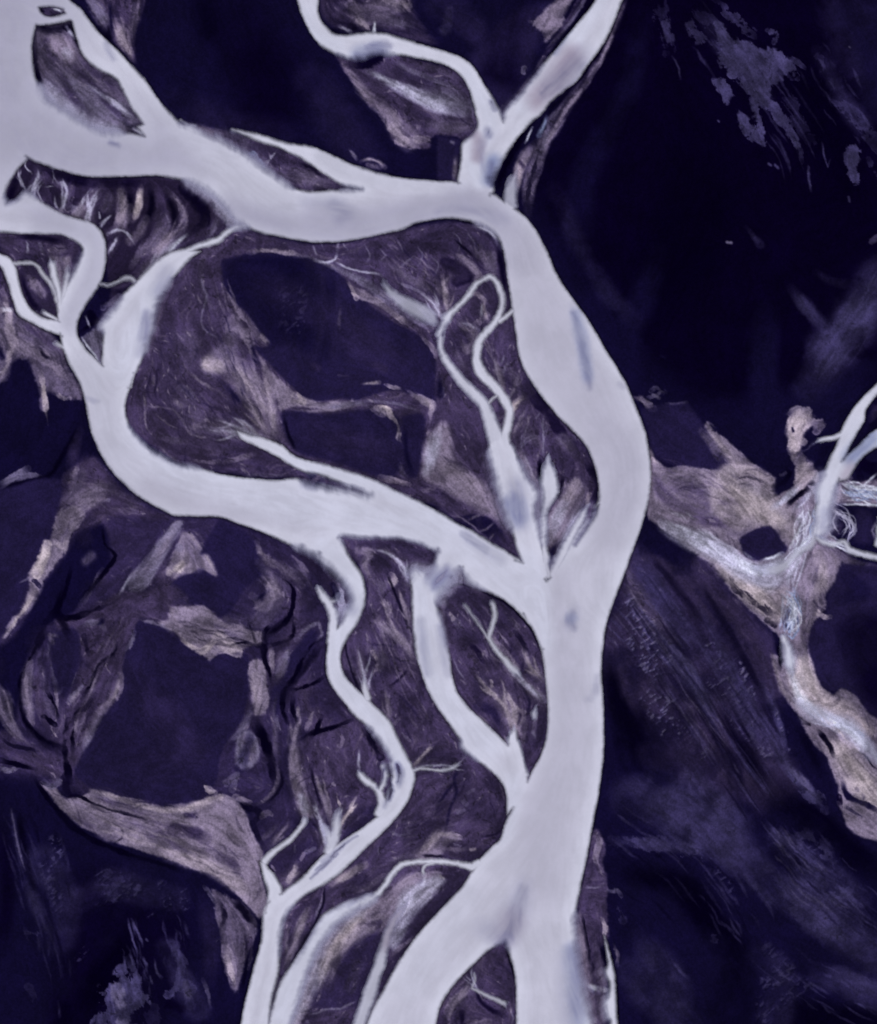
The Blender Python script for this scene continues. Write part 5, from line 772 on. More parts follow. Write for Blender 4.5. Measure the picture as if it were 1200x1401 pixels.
# diagonal ridges of the lower right bank
for a, c, q in ((.9,'G','850 730 16 900 800 22 960 880 24 1010 960 24 1060 1040 22'),(.8,'M','940 770 12 990 830 16 1035 900 16 1060 960 14'),(.8,'K','862 960 10 890 1010 14 920 1060 12'),(.75,'K','830 900 8 845 980 12 860 1040 12'),(.8,'J','870 1080 18 920 1110 26 980 1150 26 1040 1200 22'),(.7,'J','900 1060 14 960 1090 20 1010 1130 18'),(.7,'J','1040 1190 16 1090 1230 24 1140 1270 26 1200 1310 24'),(.6,'I','1060 1140 8 1100 1165 10 1140 1195 12 1180 1230 10'),(.8,'K','1040 1080 10 1090 1120 14 1140 1150 14 1200 1200 14'),(.8,'K','840 1190 14 900 1200 16 950 1230 20 990 1290 20'),(.6,'N','860 1330 24 900 1380 24'),(.7,'N','1060 1290 20 1120 1310 26 1180 1350 24'),(.8,'K','1080 1390 26 1140 1400 26 1190 1400 20'),(.6,'J','1150 1330 8 1180 1345 9 1210 1360 8')): S(c,a,22,'fb',.9,q)
for a, c, q in ((.7,'I','858 815 4 880 850 6 905 890 7 930 920 6 955 955 6 975 985 4'),(.5,'I','870 770 3 890 800 4 910 830 4'),(.6,'J','955 830 4 985 880 5 1010 930 5 1030 970 4'),(.6,'I','1040 930 3 1060 975 4 1072 1015 4'),(.7,'K','935 930 4 965 980 6 1000 1040 6 1020 1080 4'),(.6,'K','960 800 3 990 850 4 1020 905 4 1045 950 3'),(.6,'K','890 760 4 930 810 5 965 860 4'),(.5,'I','905 1140 5 940 1155 6 965 1172 6'),(.5,'I','1070 1190 4 1090 1220 5 1110 1250 5'),(.5,'I','1120 1195 5 1150 1215 6 1170 1240 5'),(.6,'I','1050 1130 5 1075 1150 6 1095 1170 5'),(.4,'L','1075 1045 3 1095 1065 5 1112 1085 4'),(.5,'I','1010 1190 3 1035 1215 4 1060 1245 4')): S(c,a,7,'lic',.8,q)
for a, q in ((1,'855 830 8 868 850 11 885 875 12 905 900 10'),(.8,'858 880 9 880 905 12 900 930 10'),(.8,'880 960 8 905 985 10 925 1005 8'),(.9,'968 880 7 985 905 9 1000 935 9 1015 960 9 1030 985 7'),(.8,'1008 910 5 1022 935 6 1030 955 5'),(.7,'1062 975 4 1072 1000 5 1080 1025 5'),(.5,'1000 980 8 1030 1010 9 1050 1035 7'),(.4,'940 1000 10 960 1030 10')): S('I',a*.8,4,'rip',1,q); S('L',.7*a,3,'rip',1,q)
# feathered mouths of the small distributaries
def feather(col, a, pts, r0, nb, seed, halo=None, tip=.5):
    P = spline(nums(pts, 2), False, 3.0); n = len(P); rs = np.random.RandomState(seed)
    t = np.linspace(0, 1, n); R = tip + (r0 - tip) * (1 - t) ** .8
    def put(Q, R, c, al, k, sf): S(c, al, sf, 0, 0, ' '.join('%.1f %.1f %.2f' % (x, y, max(.35, r * k)) for (x, y), r in zip(Q, R)))
    if halo: put(P, R + 1.2, halo, .55 * a, 2.1, 5 + r0)
    d = np.gradient(P, axis=0); th = np.arctan2(d[:, 1], d[:, 0])
    for b in range(nb):
        k = rs.randint(int(.08 * n), max(int(.75 * n), int(.08 * n) + 1)); L = (n - k) * 3.0 * rs.uniform(.35, .8); m = max(4, int(L / 3)); sg = rs.choice((-1, 1)); u = np.linspace(0, 1, m)
        ang = th[k] + sg * (rs.uniform(.3, .75) * (1 - .8 * u) + .15 * np.sin(5 * u + rs.rand() * 6)); Q = P[k] + np.cumsum(np.stack([np.cos(ang), np.sin(ang)], 1), axis=0) * (L / m)
        put(Q, R[k] * .62 * (1 - u) ** .8 + .2, col, .85 * a, 1, 1.6 + .3 * r0)
    put(P, R, col, a, 1, 1.6 + .35 * r0)
for q in ((('W',.95,'450 1166 456 1142 462 1120 466 1098'),5,2,'P'),(('S',.9,'448 1160 443 1138 436 1115 430 1090'),3.5,3,'P'),(('H',.85,'458 1140 470 1122 482 1104 489 1088'),3.5,2,'P'),
 (('S',.85,'82 290 88 276 91 260 85 250 76 253'),3,3,'L'),(('S',.9,'120 304 122 288 127 272 138 256'),4,4,'P'),(('S',.8,'106 297 111 284 118 270'),3,2,'P'),(('S',.85,'40 266 46 256 53 243 51 230'),2.4,3,'L'),(('S',.7,'36 263 30 248 25 232'),1.4,2,None),(('S',.7,'60 280 52 262 60 250'),1.2,2,None),
 (('S',.85,'607 440 600 426 588 411 572 400'),3.2,3,'P'),(('T',.7,'611 434 611 414 606 396 613 378'),3,3,'P'),(('S',.6,'655 452 642 446 628 440'),2,2,'C'),(('P',.8,'655 470 645 455 632 445 622 436'),3,3,'C'),(('T',.7,'668 440 662 425 664 408'),2.5,3,'C'),
 (('H',.9,'698 566 704 556 716 545'),3.2,2,'P'),(('P',.7,'700 600 708 580 722 560'),2.4,3,'C'),(('L',.7,'712 618 720 600 738 595'),1.4,2,None),(('L',.7,'744 625 743 600 744 570'),1.4,3,None),(('P',.7,'690 545 684 515 676 488'),2.5,3,'C'),(('P',.6,'697 545 706 525 712 505'),2,3,'C'),
 (('T',.95,'703 1002 694 974 682 956 664 938 648 918'),4,4,'P'),(('T',.9,'704 995 702 972 697 955 689 941'),4,3,'P'),(('P',.8,'708 1000 714 985 716 972'),3,2,None),(('S',.8,'745 958 724 942 702 922 690 905'),5,2,'P'),(('T',.85,'742 930 728 915 720 900 714 884'),3.6,2,'P'),(('P',.6,'700 920 690 900 676 880 668 862'),2.5,3,'C'),
 (('T',.85,'574 1178 586 1160 600 1142 622 1142'),5,4,'P'),(('T',.7,'600 1142 620 1143 632 1146'),3,2,'P'),(('P',.8,'566 905 556 880 536 864 508 848'),4.5,3,'C'),(('P',.8,'562 860 556 838 549 812'),2.6,3,'C'),(('T',.7,'545 870 530 840 521 816'),2.2,2,None),(('S',.9,'503 958 499 932 494 906 490 884'),3.4,3,'P'),(('T',.9,'565 1050 576 1037 591 1018'),2.6,2,'C'),(('S',.8,'566 1051 600 1047 622 1047 637 1036'),2,3,'C'),(('P',.7,'532 985 530 962 526 942'),2.8,2,'C'),
 (('S',.8,'655 1356 647 1340 645 1322'),1.6,2,None),(('P',.9,'640 1352 628 1366 616 1384 612 1400'),5,3,'C'),(('W',.8,'582 1196 582 1206 575 1213'),1.8,4,None),(('W',.9,'512 46 513 28'),2.6,0,None),
 (('W',.95,'205 372 226 352 240 335 258 319'),5,0,'L'),(('S',.8,'196 378 214 356 228 338 240 322'),4.5,1,'P'),(('P',.7,'215 352 235 325 250 300 256 275'),4,2,'C'),
 (('S',.9,'362 602 345 594 320 583 290 572'),5,4,'P'),(('T',.7,'368 596 352 570 338 545 320 520'),5,4,'P'),(('T',.6,'376 600 372 565 362 520'),5,3,'P'),(('S',.7,'340 592 310 590 280 588'),3,2,'P'),
 (('S',.85,'740 690 733 674 728 650 715 615'),4,2,'P'),(('S',.85,'752 740 762 715 776 692 790 660'),6,3,'P'),(('S',.8,'764 748 782 716 800 690'),4,2,'P'),(('W',.9,'752 660 751 640 750 618'),6,0,None),
 (('S',.8,'560 800 552 775 535 760 512 752'),3.5,2,'C'),(('P',.7,'505 790 500 770 515 752'),3,2,'C'),(('P',.8,'405 1020 404 1000 410 985 408 966'),3,2,'C'),(('P',.7,'418 1112 408 1085 402 1055 402 1030'),5,3,'C'),(('P',.7,'372 1158 384 1140 395 1126'),2.5,2,'C'),
 (('T',.8,'395 1206 402 1192 406 1180'),4,2,'P'),(('P',.8,'390 1322 402 1295 412 1265 425 1240'),5,3,'C'),(('S',.7,'84 410 86 385 92 362'),3,1,'P'),(('P',.7,'85 400 82 375 75 352'),4,2,'C'),
 (('S',.7,'138 310 145 302 153 295'),1.8,1,None),(('S',.8,'147 320 160 315 172 318 182 330'),2,2,'C'),(('S',.7,'148 346 156 334 162 324'),2,1,'C')):
    (c_, a_, pt_), r_, nb_, h_ = q
    feather(c_, a_, pt_, r_, nb_, hash_seed(pt_), h_)
# soft pale wash where the silt is drowned
S('L',.6,9,'fb',.5,'135 450 6 150 432 8 168 412 7'); S('S',.75,9,'lic',.5,'65 118 6 85 140 9 110 160 10 140 178 8'); S('L',.8,9,'lic',.6,'82 95 6 105 120 9 130 145 9 152 168 8'); S('S',.55,6,'lic',.7,'112 112 3 135 130 4 160 145 4 182 160 3'); S('P',.7,12,'fb',.6,'80 60 12 92 75 12'); S('M',.7,5,'lic',.7,'75 95 3 95 118 4 115 145 4 130 170 4'); S('M',.7,5,'lic',.7,'105 92 3 130 120 4 155 148 4 175 170 3')
S('C',.5,12,'fb',.6,'390 235 10 420 245 12 450 255 8'); S('U',.4,8,'fb',.8,'340 212 6 356 228 7')
S('S',.6,10,'lic',.5,'455 1300 8 435 1335 10 415 1375 10'); S('P',.6,10,'lic',.6,'500 1240 8 530 1225 8 560 1205 8'); S('T',.6,10,'lic',.6,'490 1262 7 465 1290 8 448 1320 7')
S('P',.6,8,'fb',.5,'790 1262 5 797 1300 7 804 1345 8'); S('H',.4,6,'fb',.5,'284 500 8 298 500 7'); S('P',.5,16,'fb',.7,'300 490 14 330 520 14 350 555 14'); S('C',.5,16,'fb',.8,'230 500 16 260 470 18 240 540 18 300 610 18')

S('P',.7,8,'fb',.6,'905 650 10 930 672 12 955 690 12'); S('T',.7,10,'fb',.5,'960 655 10 990 668 14 1020 690 14'); S('H',.6,10,'lic',.5,'1000 672 10 1035 690 14 1060 715 12'); S('H',.5,8,'fb',.6,'975 770 8 1000 790 12 1030 812 12 1050 835 10'); S('H',.6,8,'fb',.5,'1084 590 6 1094 575 7 1090 605 5'); S('T',.7,8,'fb',.6,'1120 780 8 1125 805 8'); S('H',.5,10,'fb',.5,'1100 905 8 1115 940 8 1140 965 8'); S('H',.6,10,'fb',.5,'1150 1030 8 1170 1055 10 1195 1085 10'); S('T',.6,8,'fb',.6,'970 590 3 985 610 6 1005 632 7'); S('T',.7,6,'fb',.5,'1098 640 5 1105 650 6')
S('S',.7,8,'lic',.6,'1100 980 8 1130 988 10 1160 1000 10 1190 1030 10'); S('W',.5,6,'lic',.6,'1105 975 4 1135 985 5 1165 1000 5 1190 1030 5')
S('C',.8,8,'fb',.6,'960 590 3 975 610 5 985 625 5')
F('F',1,4,0,0,'1150 775 1180 772 1220 778 1300 800 1300 1000 1215 985 1190 975 1168 948 1150 938 1140 945 1125 935 1115 908 1106 885 1116 852 1132 832 1133 812 1144 796'); F('D',.9,26,'fb',.4,'1140 858 1175 842 1300 850 1300 1000 1195 975 1172 945 1160 905'); S('N',.6,12,'fb',.6,'1160 790 10 1180 810 12 1150 820 8'); F('F',.8,5,0,0,'1112 856 1126 852 1142 872 1150 900 1152 930 1142 942 1126 935 1116 905')
# lower left: softer joins between the tan streaks
S('C',.7,10,'fb',.7,'90 690 8 105 665 9 110 650 8'); S('P',.6,9,'fb',.8,'100 690 8 120 675 10 140 668 10'); S('C',.7,8,'fb',.7,'250 735 7 265 755 9 270 775 8'); S('P',.6,7,'fb',.7,'250 760 6 258 775 8'); S('H',.7,5,'fb',.6,'243 778 6 250 770 4')
S('B',.9,8,'fb',.6,'200 820 10 230 810 12 250 820 10'); S('C',.6,7,'lic',.8,'190 795 4 215 760 5 240 725 4'); S('P',.5,6,'lic',.9,'215 765 3 232 738 4'); S('P',.5,7,'fb',.8,'355 770 7 372 800 9 365 830 8'); S('P',.6,6,'fb',.7,'352 920 6 356 950 7 354 975 5'); S('C',.7,8,'fb',.7,'335 1010 7 345 1035 8'); S('N',.6,8,'fb',.8,'345 1000 6 330 1050 8'); S('P',.6,6,'fb',.7,'160 935 5 150 958 6 130 985 7 118 1012 6'); S('L',.5,5,'lic',.8,'140 975 5 125 1000 6 112 1025 5')
S('T',.5,10,'fb',.7,'110 1108 8 150 1128 10 190 1145 10'); S('T',.5,10,'fb',.6,'230 1170 10 280 1185 10 330 1215 10'); S('H',.4,6,'lic',.7,'130 1080 4 180 1098 4 230 1108 4 285 1095 5'); S('P',.5,10,'fb',.7,'310 1130 10 335 1155 10 350 1185 8')
S('K',.8,5,'fb',.8,'100 880 5 85 850 6 80 830 5 92 800 5'); S('K',.8,6,'fb',.7,'35 910 3 28 940 3 34 985 4 55 1010 6 85 1028 8'); S('K',.7,6,'fb',.8,'360 890 5 366 870 5 380 858 5 398 845 5'); S('K',.7,6,'fb',.8,'350 985 5 362 1010 7 372 1045 6'); S('K',.7,6,'fb',.8,'388 960 4 395 940 5 415 915 5 440 880 4')

S('W',.7,9,'lic',.5,'1156 610 8 1140 645 11 1130 675 13 1122 705 11 1116 728 7'); S('W',.7,3,0,0,'800 1346 2 810 1350 3.5 822 1354 3.5 834 1356 3'); S('U',.5,4,'lic',.8,'796 1340 3 806 1352 3 816 1358 3')
S('M',.9,4,'rag',.8,'812 1290 6 816 1315 8 818 1335 7 820 1370 8 822 1400 8'); S('K',.6,2.5,'rag',1,'808 1295 2 806 1310 2 812 1325 2 806 1335 2'); S('K',.6,2.5,'rag',1,'826 1300 2 828 1320 2.5 824 1335 2')
S('J',.9,30,'fb',.5,'860 1090 24 920 1110 30 980 1140 30 1030 1180 26'); S('J',.8,30,'fb',.6,'1050 1200 22 1100 1235 30 1150 1270 30 1210 1310 26'); S('J',.6,24,'fb',.7,'860 1330 20 900 1370 26 940 1400 24'); S('J',.5,24,'fb',.8,'1040 1310 18 1070 1340 24 1060 1390 24'); S('J',.6,20,'fb',.8,'1120 1330 16 1170 1350 20 1210 1370 18')
S('J',.7,20,'fb',.7,'870 760 12 900 810 16 935 860 16 960 900 14'); S('J',.7,18,'fb',.7,'960 870 14 1000 930 16 1030 990 16 1060 1040 14'); S('G',.7,24,'fb',.6,'890 1030 16 940 1050 20 990 1090 20')
S('J',.6,24,'fb',.7,'60 1180 24 90 1230 24 80 1290 20'); S('J',.6,22,'fb',.7,'150 1210 22 200 1220 22 240 1230 16'); S('J',.6,20,'fb',.8,'230 1300 14 250 1340 16 270 1380 16')

F('I',.95,4,'rag',.9,'975 30 985 32 1000 50 1022 60 1050 66 1075 78 1090 100 1078 98 1070 112 1052 116 1056 132 1070 152 1084 176 1096 212 1086 198 1072 176 1056 158 1042 140 1034 132 1042 165 1048 200 1038 196 1026 182 1008 162 1000 152 1012 156 1028 168 1036 176 1032 150 1026 128 1010 106 998 104 992 92 986 70 978 48')
F('I',.9,4,'rag',.9,'976 106 988 104 996 118 1004 132 998 144 988 138 980 122'); F('I',.8,4,'rag',1,'1160 198 1172 196 1176 225 1172 252 1164 246 1158 222'); F('J',.8,5,'rag',1,'938 24 950 34 962 48 966 62 952 56 944 42'); F('J',.7,6,'rag',1,'906 20 916 30 918 58 910 62')
S('I',.8,4,'rag',.7,'1085 190 2 1094 205 2 1097 222 1.5'); S('I',.9,3,0,0,'1105 228 1.2 1107 245 1.6 1109 262 1.2')
F('P',.95,2.5,'fb',.4,'622 346 636 350 650 362 660 375 668 380 656 388 648 386 649 373 637 362'); F('C',.95,3,'fb',.4,'640 334 656 342 662 356 652 353'); F('C',.9,4,'fb',.4,'664 342 678 348 680 376 668 372'); S('K',.8,2,0,0,'622 328 1 636 340 1.4 648 352 1.2'); S('M',.8,8,'fb',.4,'625 368 10 635 378 10 628 360 8')
S('T',.7,5,'lic',.7,'606 378 4 609 395 5 612 410 4'); S('P',.6,6,'lic',.7,'596 385 4 604 400 5'); S('P',.8,3,'fb',.5,'640 400 1.5 652 401 2.5 662 408 2.5 666 420 2'); S('S',.8,2,0,0,'660 418 1 659 432 1.4'); S('P',.8,4,'fb',.5,'645 448 3 652 458 4 648 468 3'); S('P',.7,5,'fb',.6,'632 468 4 640 480 5 648 470 4')
S('P',.7,5,'lic',.6,'678 490 2 684 512 4 690 535 3'); S('C',.7,6,'lic',.6,'695 500 4 705 520 6 715 545 5'); S('C',.6,7,'lic',.7,'715 575 5 730 600 7 745 610 5'); S('P',.6,5,'lic',.6,'712 625 3 722 650 5 732 670 4'); S('C',.6,8,'fb',.7,'770 600 8 785 620 8')
F('P',.9,5,'lic',.5,'396 1018 405 1016 410 1040 416 1075 428 1105 434 1116 418 1120 408 1110 402 1082 396 1050'); S('S',.8,5,'fb',.4,'412 1090 6 418 1108 8'); S('P',.8,4,'lic',.7,'436 1070 2 444 1095 4 452 1120 5'); S('T',.6,3,'lic',.8,'432 1060 1.5 440 1085 2.5'); S('S',.8,4,'lic',.6,'438 1120 3 446 1138 5 452 1155 6')
S('H',.75,8,'lic',.5,'508 1238 4 485 1260 7 462 1288 8 446 1318 8 436 1350 6'); S('T',.6,8,'lic',.5,'500 1258 5 478 1285 7 460 1315 7 448 1350 5'); F('S',.75,6,'lic',.4,'550 1218 575 1205 600 1196 612 1205 590 1228 565 1254 552 1280 540 1300 528 1292 540 1262'); F('P',.8,6,'lic',.5,'535 1224 560 1200 600 1192 606 1198 575 1205 548 1222')
F('P',.9,4,'fb',.5,'566 1172 582 1158 596 1138 601 1150 618 1142 634 1147 614 1153 606 1166 590 1177'); S('T',.7,4,'fb',.5,'584 1160 4 596 1146 4'); S('P',.6,5,'lic',.7,'610 1158 3 625 1162 3 640 1160 2'); S('K',.8,2.5,0,0,'575 1170 1.5 590 1171 2 610 1172 1.5'); S('M',.8,5,'fb',.5,'610 1195 7 625 1200 8 600 1225 10')
S('T',.6,7,'fb',.5,'455 1208 5 475 1196 6 498 1183 5'); S('T',.5,5,'lic',.7,'400 1290 4 412 1265 5 422 1245 4')
S('D',.55,12,'fb',.6,'95 1112 3 130 1135 3'); S('C',.7,12,'fb',.5,'95 1100 9 130 1122 11 170 1140 11'); S('P',.5,10,'fb',.6,'300 1100 12 330 1120 12')

# third pass: the eastern sand, redrawn in broad smooth tones
S('B',.45,7,'rag',1.1,'915 655 10 940 668 14 958 690 14 940 700 10'); S('P',.6,9,'fb',.6,'930 645 6 960 652 9 985 655 9')
F('T',.9,8,'fb',.5,'985 642 1005 633 1030 640 1061 656 1058 672 1075 688 1088 712 1092 735 1080 742 1066 724 1050 718 1030 721 1012 730 996 724 982 706 972 688 976 664'); F('H',.75,12,'fb',.6,'996 664 1028 670 1058 692 1080 716 1070 726 1042 712 1008 704')
S('B',.5,5,'lic',1,'985 690 3 1000 685 4 1015 690 3'); S('B',.5,5,'lic',1,'960 710 4 985 716 5 1005 722 4'); S('K',.55,1.6,'rag',.6,'1008 656 .8 1020 652 1.1 1034 656 1.1 1050 662 1'); S('K',.45,1.6,'rag',.6,'1010 661 .8 1030 664 1')
F('S',.85,9,'lic',.3,'900 708 928 720 960 727 986 740 1006 754 1020 766 1045 771 1066 762 1078 766 1074 790 1055 806 1030 801 1005 787 980 770 950 756 922 740 902 722'); S('W',.6,8,'lic',.4,'1000 760 4 1025 778 7 1048 782 6 1070 768 4')
F('H',.7,9,'fb',.6,'988 788 1020 800 1055 806 1076 800 1080 816 1072 848 1058 850 1035 835 1010 814'); S('K',.75,3,'rag',1.4,'1004 806 4 1018 815 6 1034 824 6 1050 836 6 1060 846 4'); S('K',.6,2.5,'rag',1.3,'996 786 2 1002 800 3 1012 814 3 1018 822 2')
F('F',1,2.5,0,0,'1011 737 1020 731 1037 724 1051 720 1060 726 1063 733 1070 742 1078 750 1072 757 1060 762 1045 766 1030 766 1019 758 1016 748'); S('W',.9,2,0,0,'1042 766 1.5 1056 763 2.4 1070 757 2.6'); S('C',.6,5,'fb',.5,'1000 728 5 1012 730 4 1024 722 4')
F('T',.95,4,'rag',.8,'1077 573 1086 570 1094 560 1100 566 1112 566 1110 580 1100 592 1095 608 1092 622 1084 631 1079 612'); F('H',.45,5,'rag',.9,'1080 578 1092 572 1104 572 1096 590 1090 612 1083 618'); F('T',.9,4,'rag',.8,'1089 640 1096 632 1106 634 1110 642 1120 648 1118 660 1108 656 1098 668 1090 680 1086 668'); S('N',.9,2,0,0,'1084 586 2 1085 590 2')
S('S',.95,3,0,0,'1056 696 4 1072 684 4.5 1086 673 5 1095 664 3'); S('K',.9,2.5,'rag',.6,'1076 694 2 1086 684 4 1098 674 4.5 1106 672 3'); S('L',.7,3,'rag',.9,'1090 690 3 1100 682 3')
S('T',.7,8,'fb',.5,'1118 760 8 1125 790 9 1116 815 8'); S('P',.8,5,'lic',.7,'1105 770 5 1100 800 6 1096 825 5'); S('H',.7,4,'rag',.8,'1118 838 4 1128 843 3 1136 844 1.5'); F('H',.65,9,'fb',.5,'1076 905 1094 900 1108 915 1120 938 1140 955 1160 958 1185 985 1200 1000 1200 1012 1160 990 1110 972 1085 950'); S('W',.7,7,'lic',.4,'1072 880 3 1078 905 6 1086 930 6 1095 955 7 1125 978 9 1160 995 9 1195 1030 8')
F('H',.6,12,'fb',.6,'1125 1010 1160 1020 1200 1060 1230 1100 1200 1110 1170 1085 1150 1060'); S('K',.9,3,'rag',.6,'1120 1000 4 1132 1014 5 1140 1034 3'); S('N',1,3,'rag',.5,'1152 1066 3 1156 1084 4 1168 1094 5 1185 1100 5 1204 1112 5'); S('P',.9,2.5,'rag',.7,'1146 1098 2 1156 1112 2.5 1170 1116 2.5 1182 1122 3 1184 1130 4')
braid('U',.8,8,8,'1120 700 1116 720 1112 735',41,.9); braid('W',.7,8,9,'1104 692 1098 715 1094 740 1086 760',42,.8); braid('W',.8,8,10,'1080 815 1088 835 1084 855 1077 868',43,.8)
# the streaked island and the black cove below it
F('L',.6,14,'fb',.4,'60 105 75 95 100 105 130 125 165 150 186 165 186 186 150 186 110 177 80 152 60 126'); S('M',.75,6,'lic',.5,'70 84 5 86 108 6 104 140 6 124 168 6'); S('M',.75,6,'lic',.5,'96 86 4 122 114 6 150 142 6 174 166 4'); S('K',.85,4,'rag',.6,'46 66 4 48 90 5 54 112 4 62 132 2'); S('S',.75,4,'lic',.4,'116 110 2 140 130 3 165 148 4 186 165 3'); S('P',.8,12,'fb',.5,'78 60 12 90 72 12'); S('S',.5,9,'fb',.5,'92 74 8'); S('K',.85,5,'rag',.8,'52 38 6 72 42 8 92 36 6')
S('L',.85,11,'lic',.4,'264 254 5 286 268 8 302 284 9 314 300 8'); S('M',.8,4,'lic',.5,'262 258 2 284 272 3 300 292 3'); S('S',.7,3,0,0,'286 266 1 303 283 2 318 302 2'); S('P',.7,6,'fb',.5,'104 292 6 112 286 6'); S('P',.7,5,'fb',.5,'84 288 4'); S('T',.8,5,'fb',.5,'165 262 5 170 280 7 164 300 6'); S('H',.7,4,'fb',.4,'192 262 3 190 280 5 184 298 3')
S('P',.6,6,'fb',.6,'200 300 6 190 318 7 178 330 6'); S('C',.7,8,'fb',.6,'150 270 8 145 285 8'); S('C',.7,8,'fb',.7,'225 310 9 215 330 9 200 345 8'); S('T',.5,5,'lic',.6,'236 318 4 225 330 5 212 345 5')
# the violet haze on the lower right bank, a touch lighter
S('I',.5,22,'fb',.7,'940 1040 14 960 1080 18 1000 1120 18'); S('I',.45,18,'fb',.8,'1060 1150 12 1090 1180 16 1130 1210 16'); S('I',.4,18,'fb',.8,'1080 1240 14 1120 1260 16 1160 1280 14'); S('I',.5,9,'lic',.7,'900 860 5 930 900 8 955 945 8 975 985 6'); S('I',.45,9,'lic',.7,'1030 960 5 1055 1000 7 1075 1045 8 1110 1085 8'); S('I',.5,8,'fb',.7,'850 1150 6 900 1156 8 940 1162 8'); S('C',.4,14,'fb',.8,'860 790 8 880 830 12 910 880 12')

# fine grain drawn out by wind and floods: short parallel streaks
def rake(col, a, n, spread, pts, seed, r=1.0, frac=(.08, .3)):
    P = spline(nums(pts, 2), False, 5.0); rs = np.random.RandomState(seed); N = len(P)
    d = np.gradient(P, axis=0); d /= np.hypot(d[:, 0], d[:, 1])[:, None] + 1e-6
    for k in range(n):
        L = max(4, int(N * rs.uniform(*frac))); i0 = rs.randint(0, max(1, N - L)); o = spread * np.clip(rs.randn() * .45, -1.1, 1.1)
        Q = P[i0:i0 + L] + np.stack([-d[i0:i0 + L, 1], d[i0:i0 + L, 0]], 1) * (o + 1.2 * np.sin(np.linspace(0, 5, L)[:len(P[i0:i0 + L])] + rs.rand() * 6))[:, None]
        u = np.linspace(0, np.pi, len(Q)); rr = r * rs.uniform(.5, 1.5) * (.35 + .65 * np.sin(u))
        S(col, a * rs.uniform(.4, 1), 2.2, 'lic' if r > 1 else 0, .7, ' '.join('%.1f %.1f %.2f' % (x, y, q) for (x, y), q in zip(Q, rr)))
rake('I',.5,60,60,'840 800 900 870 960 960 1010 1040 1060 1110',1,1.6); rake('K',.5,40,60,'850 800 910 880 970 970 1020 1050 1060 1110',2,1.8); rake('L',.25,30,50,'850 810 910 890 970 980 1030 1060',3,1.0)
rake('I',.5,50,45,'1040 1120 1100 1190 1160 1240 1220 1290',4,1.6); rake('K',.5,30,45,'1040 1120 1100 1190 1160 1240 1220 1290',5,1.8); rake('L',.3,20,36,'1050 1130 1110 1200 1170 1240',6,1.0)
rake('J',.7,40,50,'850 1100 920 1150 980 1210 1030 1290',7,1.8); rake('K',.5,24,50,'850 1150 920 1200 980 1260 1020 1340',8,2.0); rake('I',.5,26,40,'1040 1290 1090 1330 1150 1370 1200 1400',9,1.3)
rake('J',.7,30,46,'930 0 980 60 1030 130 1080 200 1100 260',10,1.6); rake('I',.5,30,26,'1210 370 1165 440 1110 530',11,1.4); rake('I',.5,16,30,'1110 60 1150 130 1200 200',12,1.4)
rake('J',.5,30,46,'10 1100 40 1180 60 1260 80 1350',13,1.6); rake('I',.6,30,16,'178 1258 188 1310 200 1370',14,1.1); rake('K',.5,20,40,'20 1100 50 1180 70 1260 90 1350',15,1.8); rake('I',.5,24,30,'230 1250 245 1310 255 1380',16,1.3)
rake('T',.5,36,17,'105 1108 180 1138 260 1168 345 1220',17,1.2); rake('B',.5,30,20,'120 1095 200 1120 280 1150 345 1200',18,1.2); rake('T',.5,16,6,'125 1080 190 1098 250 1108 300 1094',19,1.0)
rake('W',.35,30,16,'905 705 960 735 1020 775 1080 780',20,1.0); rake('B',.4,24,22,'895 640 950 660 1010 690',21,1.2); rake('H',.5,24,16,'990 650 1030 685 1070 730',22,1.2); rake('H',.5,24,12,'1080 890 1095 940 1130 985 1190 1040',23,1.2); rake('C',.5,16,12,'1120 770 1110 820 1095 870',24,1.2)
rake('P',.5,26,26,'635 820 675 880 715 950',25,1.1); rake('P',.45,26,20,'490 780 520 850 550 930 590 1010',26,1.1); rake('C',.6,30,30,'540 1140 590 1120 650 1090',27,1.2); rake('P',.5,20,16,'300 380 320 440 350 500 370 580',28,1.4); rake('N',.5,20,18,'290 430 320 500 350 570',29,1.4); rake('P',.45,24,26,'520 335 570 370 610 410',30,1.0); rake('P',.5,20,16,'650 440 670 490 700 560',31,1.0); rake('C',.5,24,26,'210 420 230 500 280 560 330 590',32,1.2)
rake('P',.5,24,14,'95 1000 120 950 150 890 170 840',33,1.2); rake('P',.5,20,12,'240 850 290 870 340 880',34,1.4); rake('C',.6,24,20,'400 990 410 1050 420 1110',35,1.2); rake('C',.6,20,20,'110 650 150 680 200 700',36,1.3); rake('K',.5,20,16,'240 850 300 870 350 880',37,1.0)

# the spray of pale fingers at the confluence
F('P',.9,8,'lic',.5,'774 662 790 653 802 670 796 688 780 710 768 735 756 750 747 742 748 716 756 698 766 684'); S('S',.75,9,'lic',.5,'772 690 7 761 712 9 752 735 7'); S('T',.6,8,'lic',.5,'788 660 6 778 680 7'); S('N',.85,4,0,0,'762 742 3 754 758 4.5 750 776 2.5'); S('S',.7,5,'lic',.5,'738 685 3 735 705 5 738 725 5'); S('P',.7,6,'lic',.6,'712 622 3 724 648 5 736 672 5'); S('K',.8,2.5,0,0,'740 630 2 739 650 2.6 739 668 2')
F('P',.55,14,'fb',.6,'585 610 606 580 618 610 640 640 668 668 690 700 660 695 620 668 585 655'); S('S',.7,9,'fb',.4,'586 645 6 592 620 8 600 596 5'); S('M',.6,10,'fb',.5,'622 575 10 640 600 12 658 625 10')
S('P',.6,5,'lic',.6,'628 782 4 645 796 5 660 806 4'); S('C',.6,6,'fb',.5,'608 825 5 606 845 5')

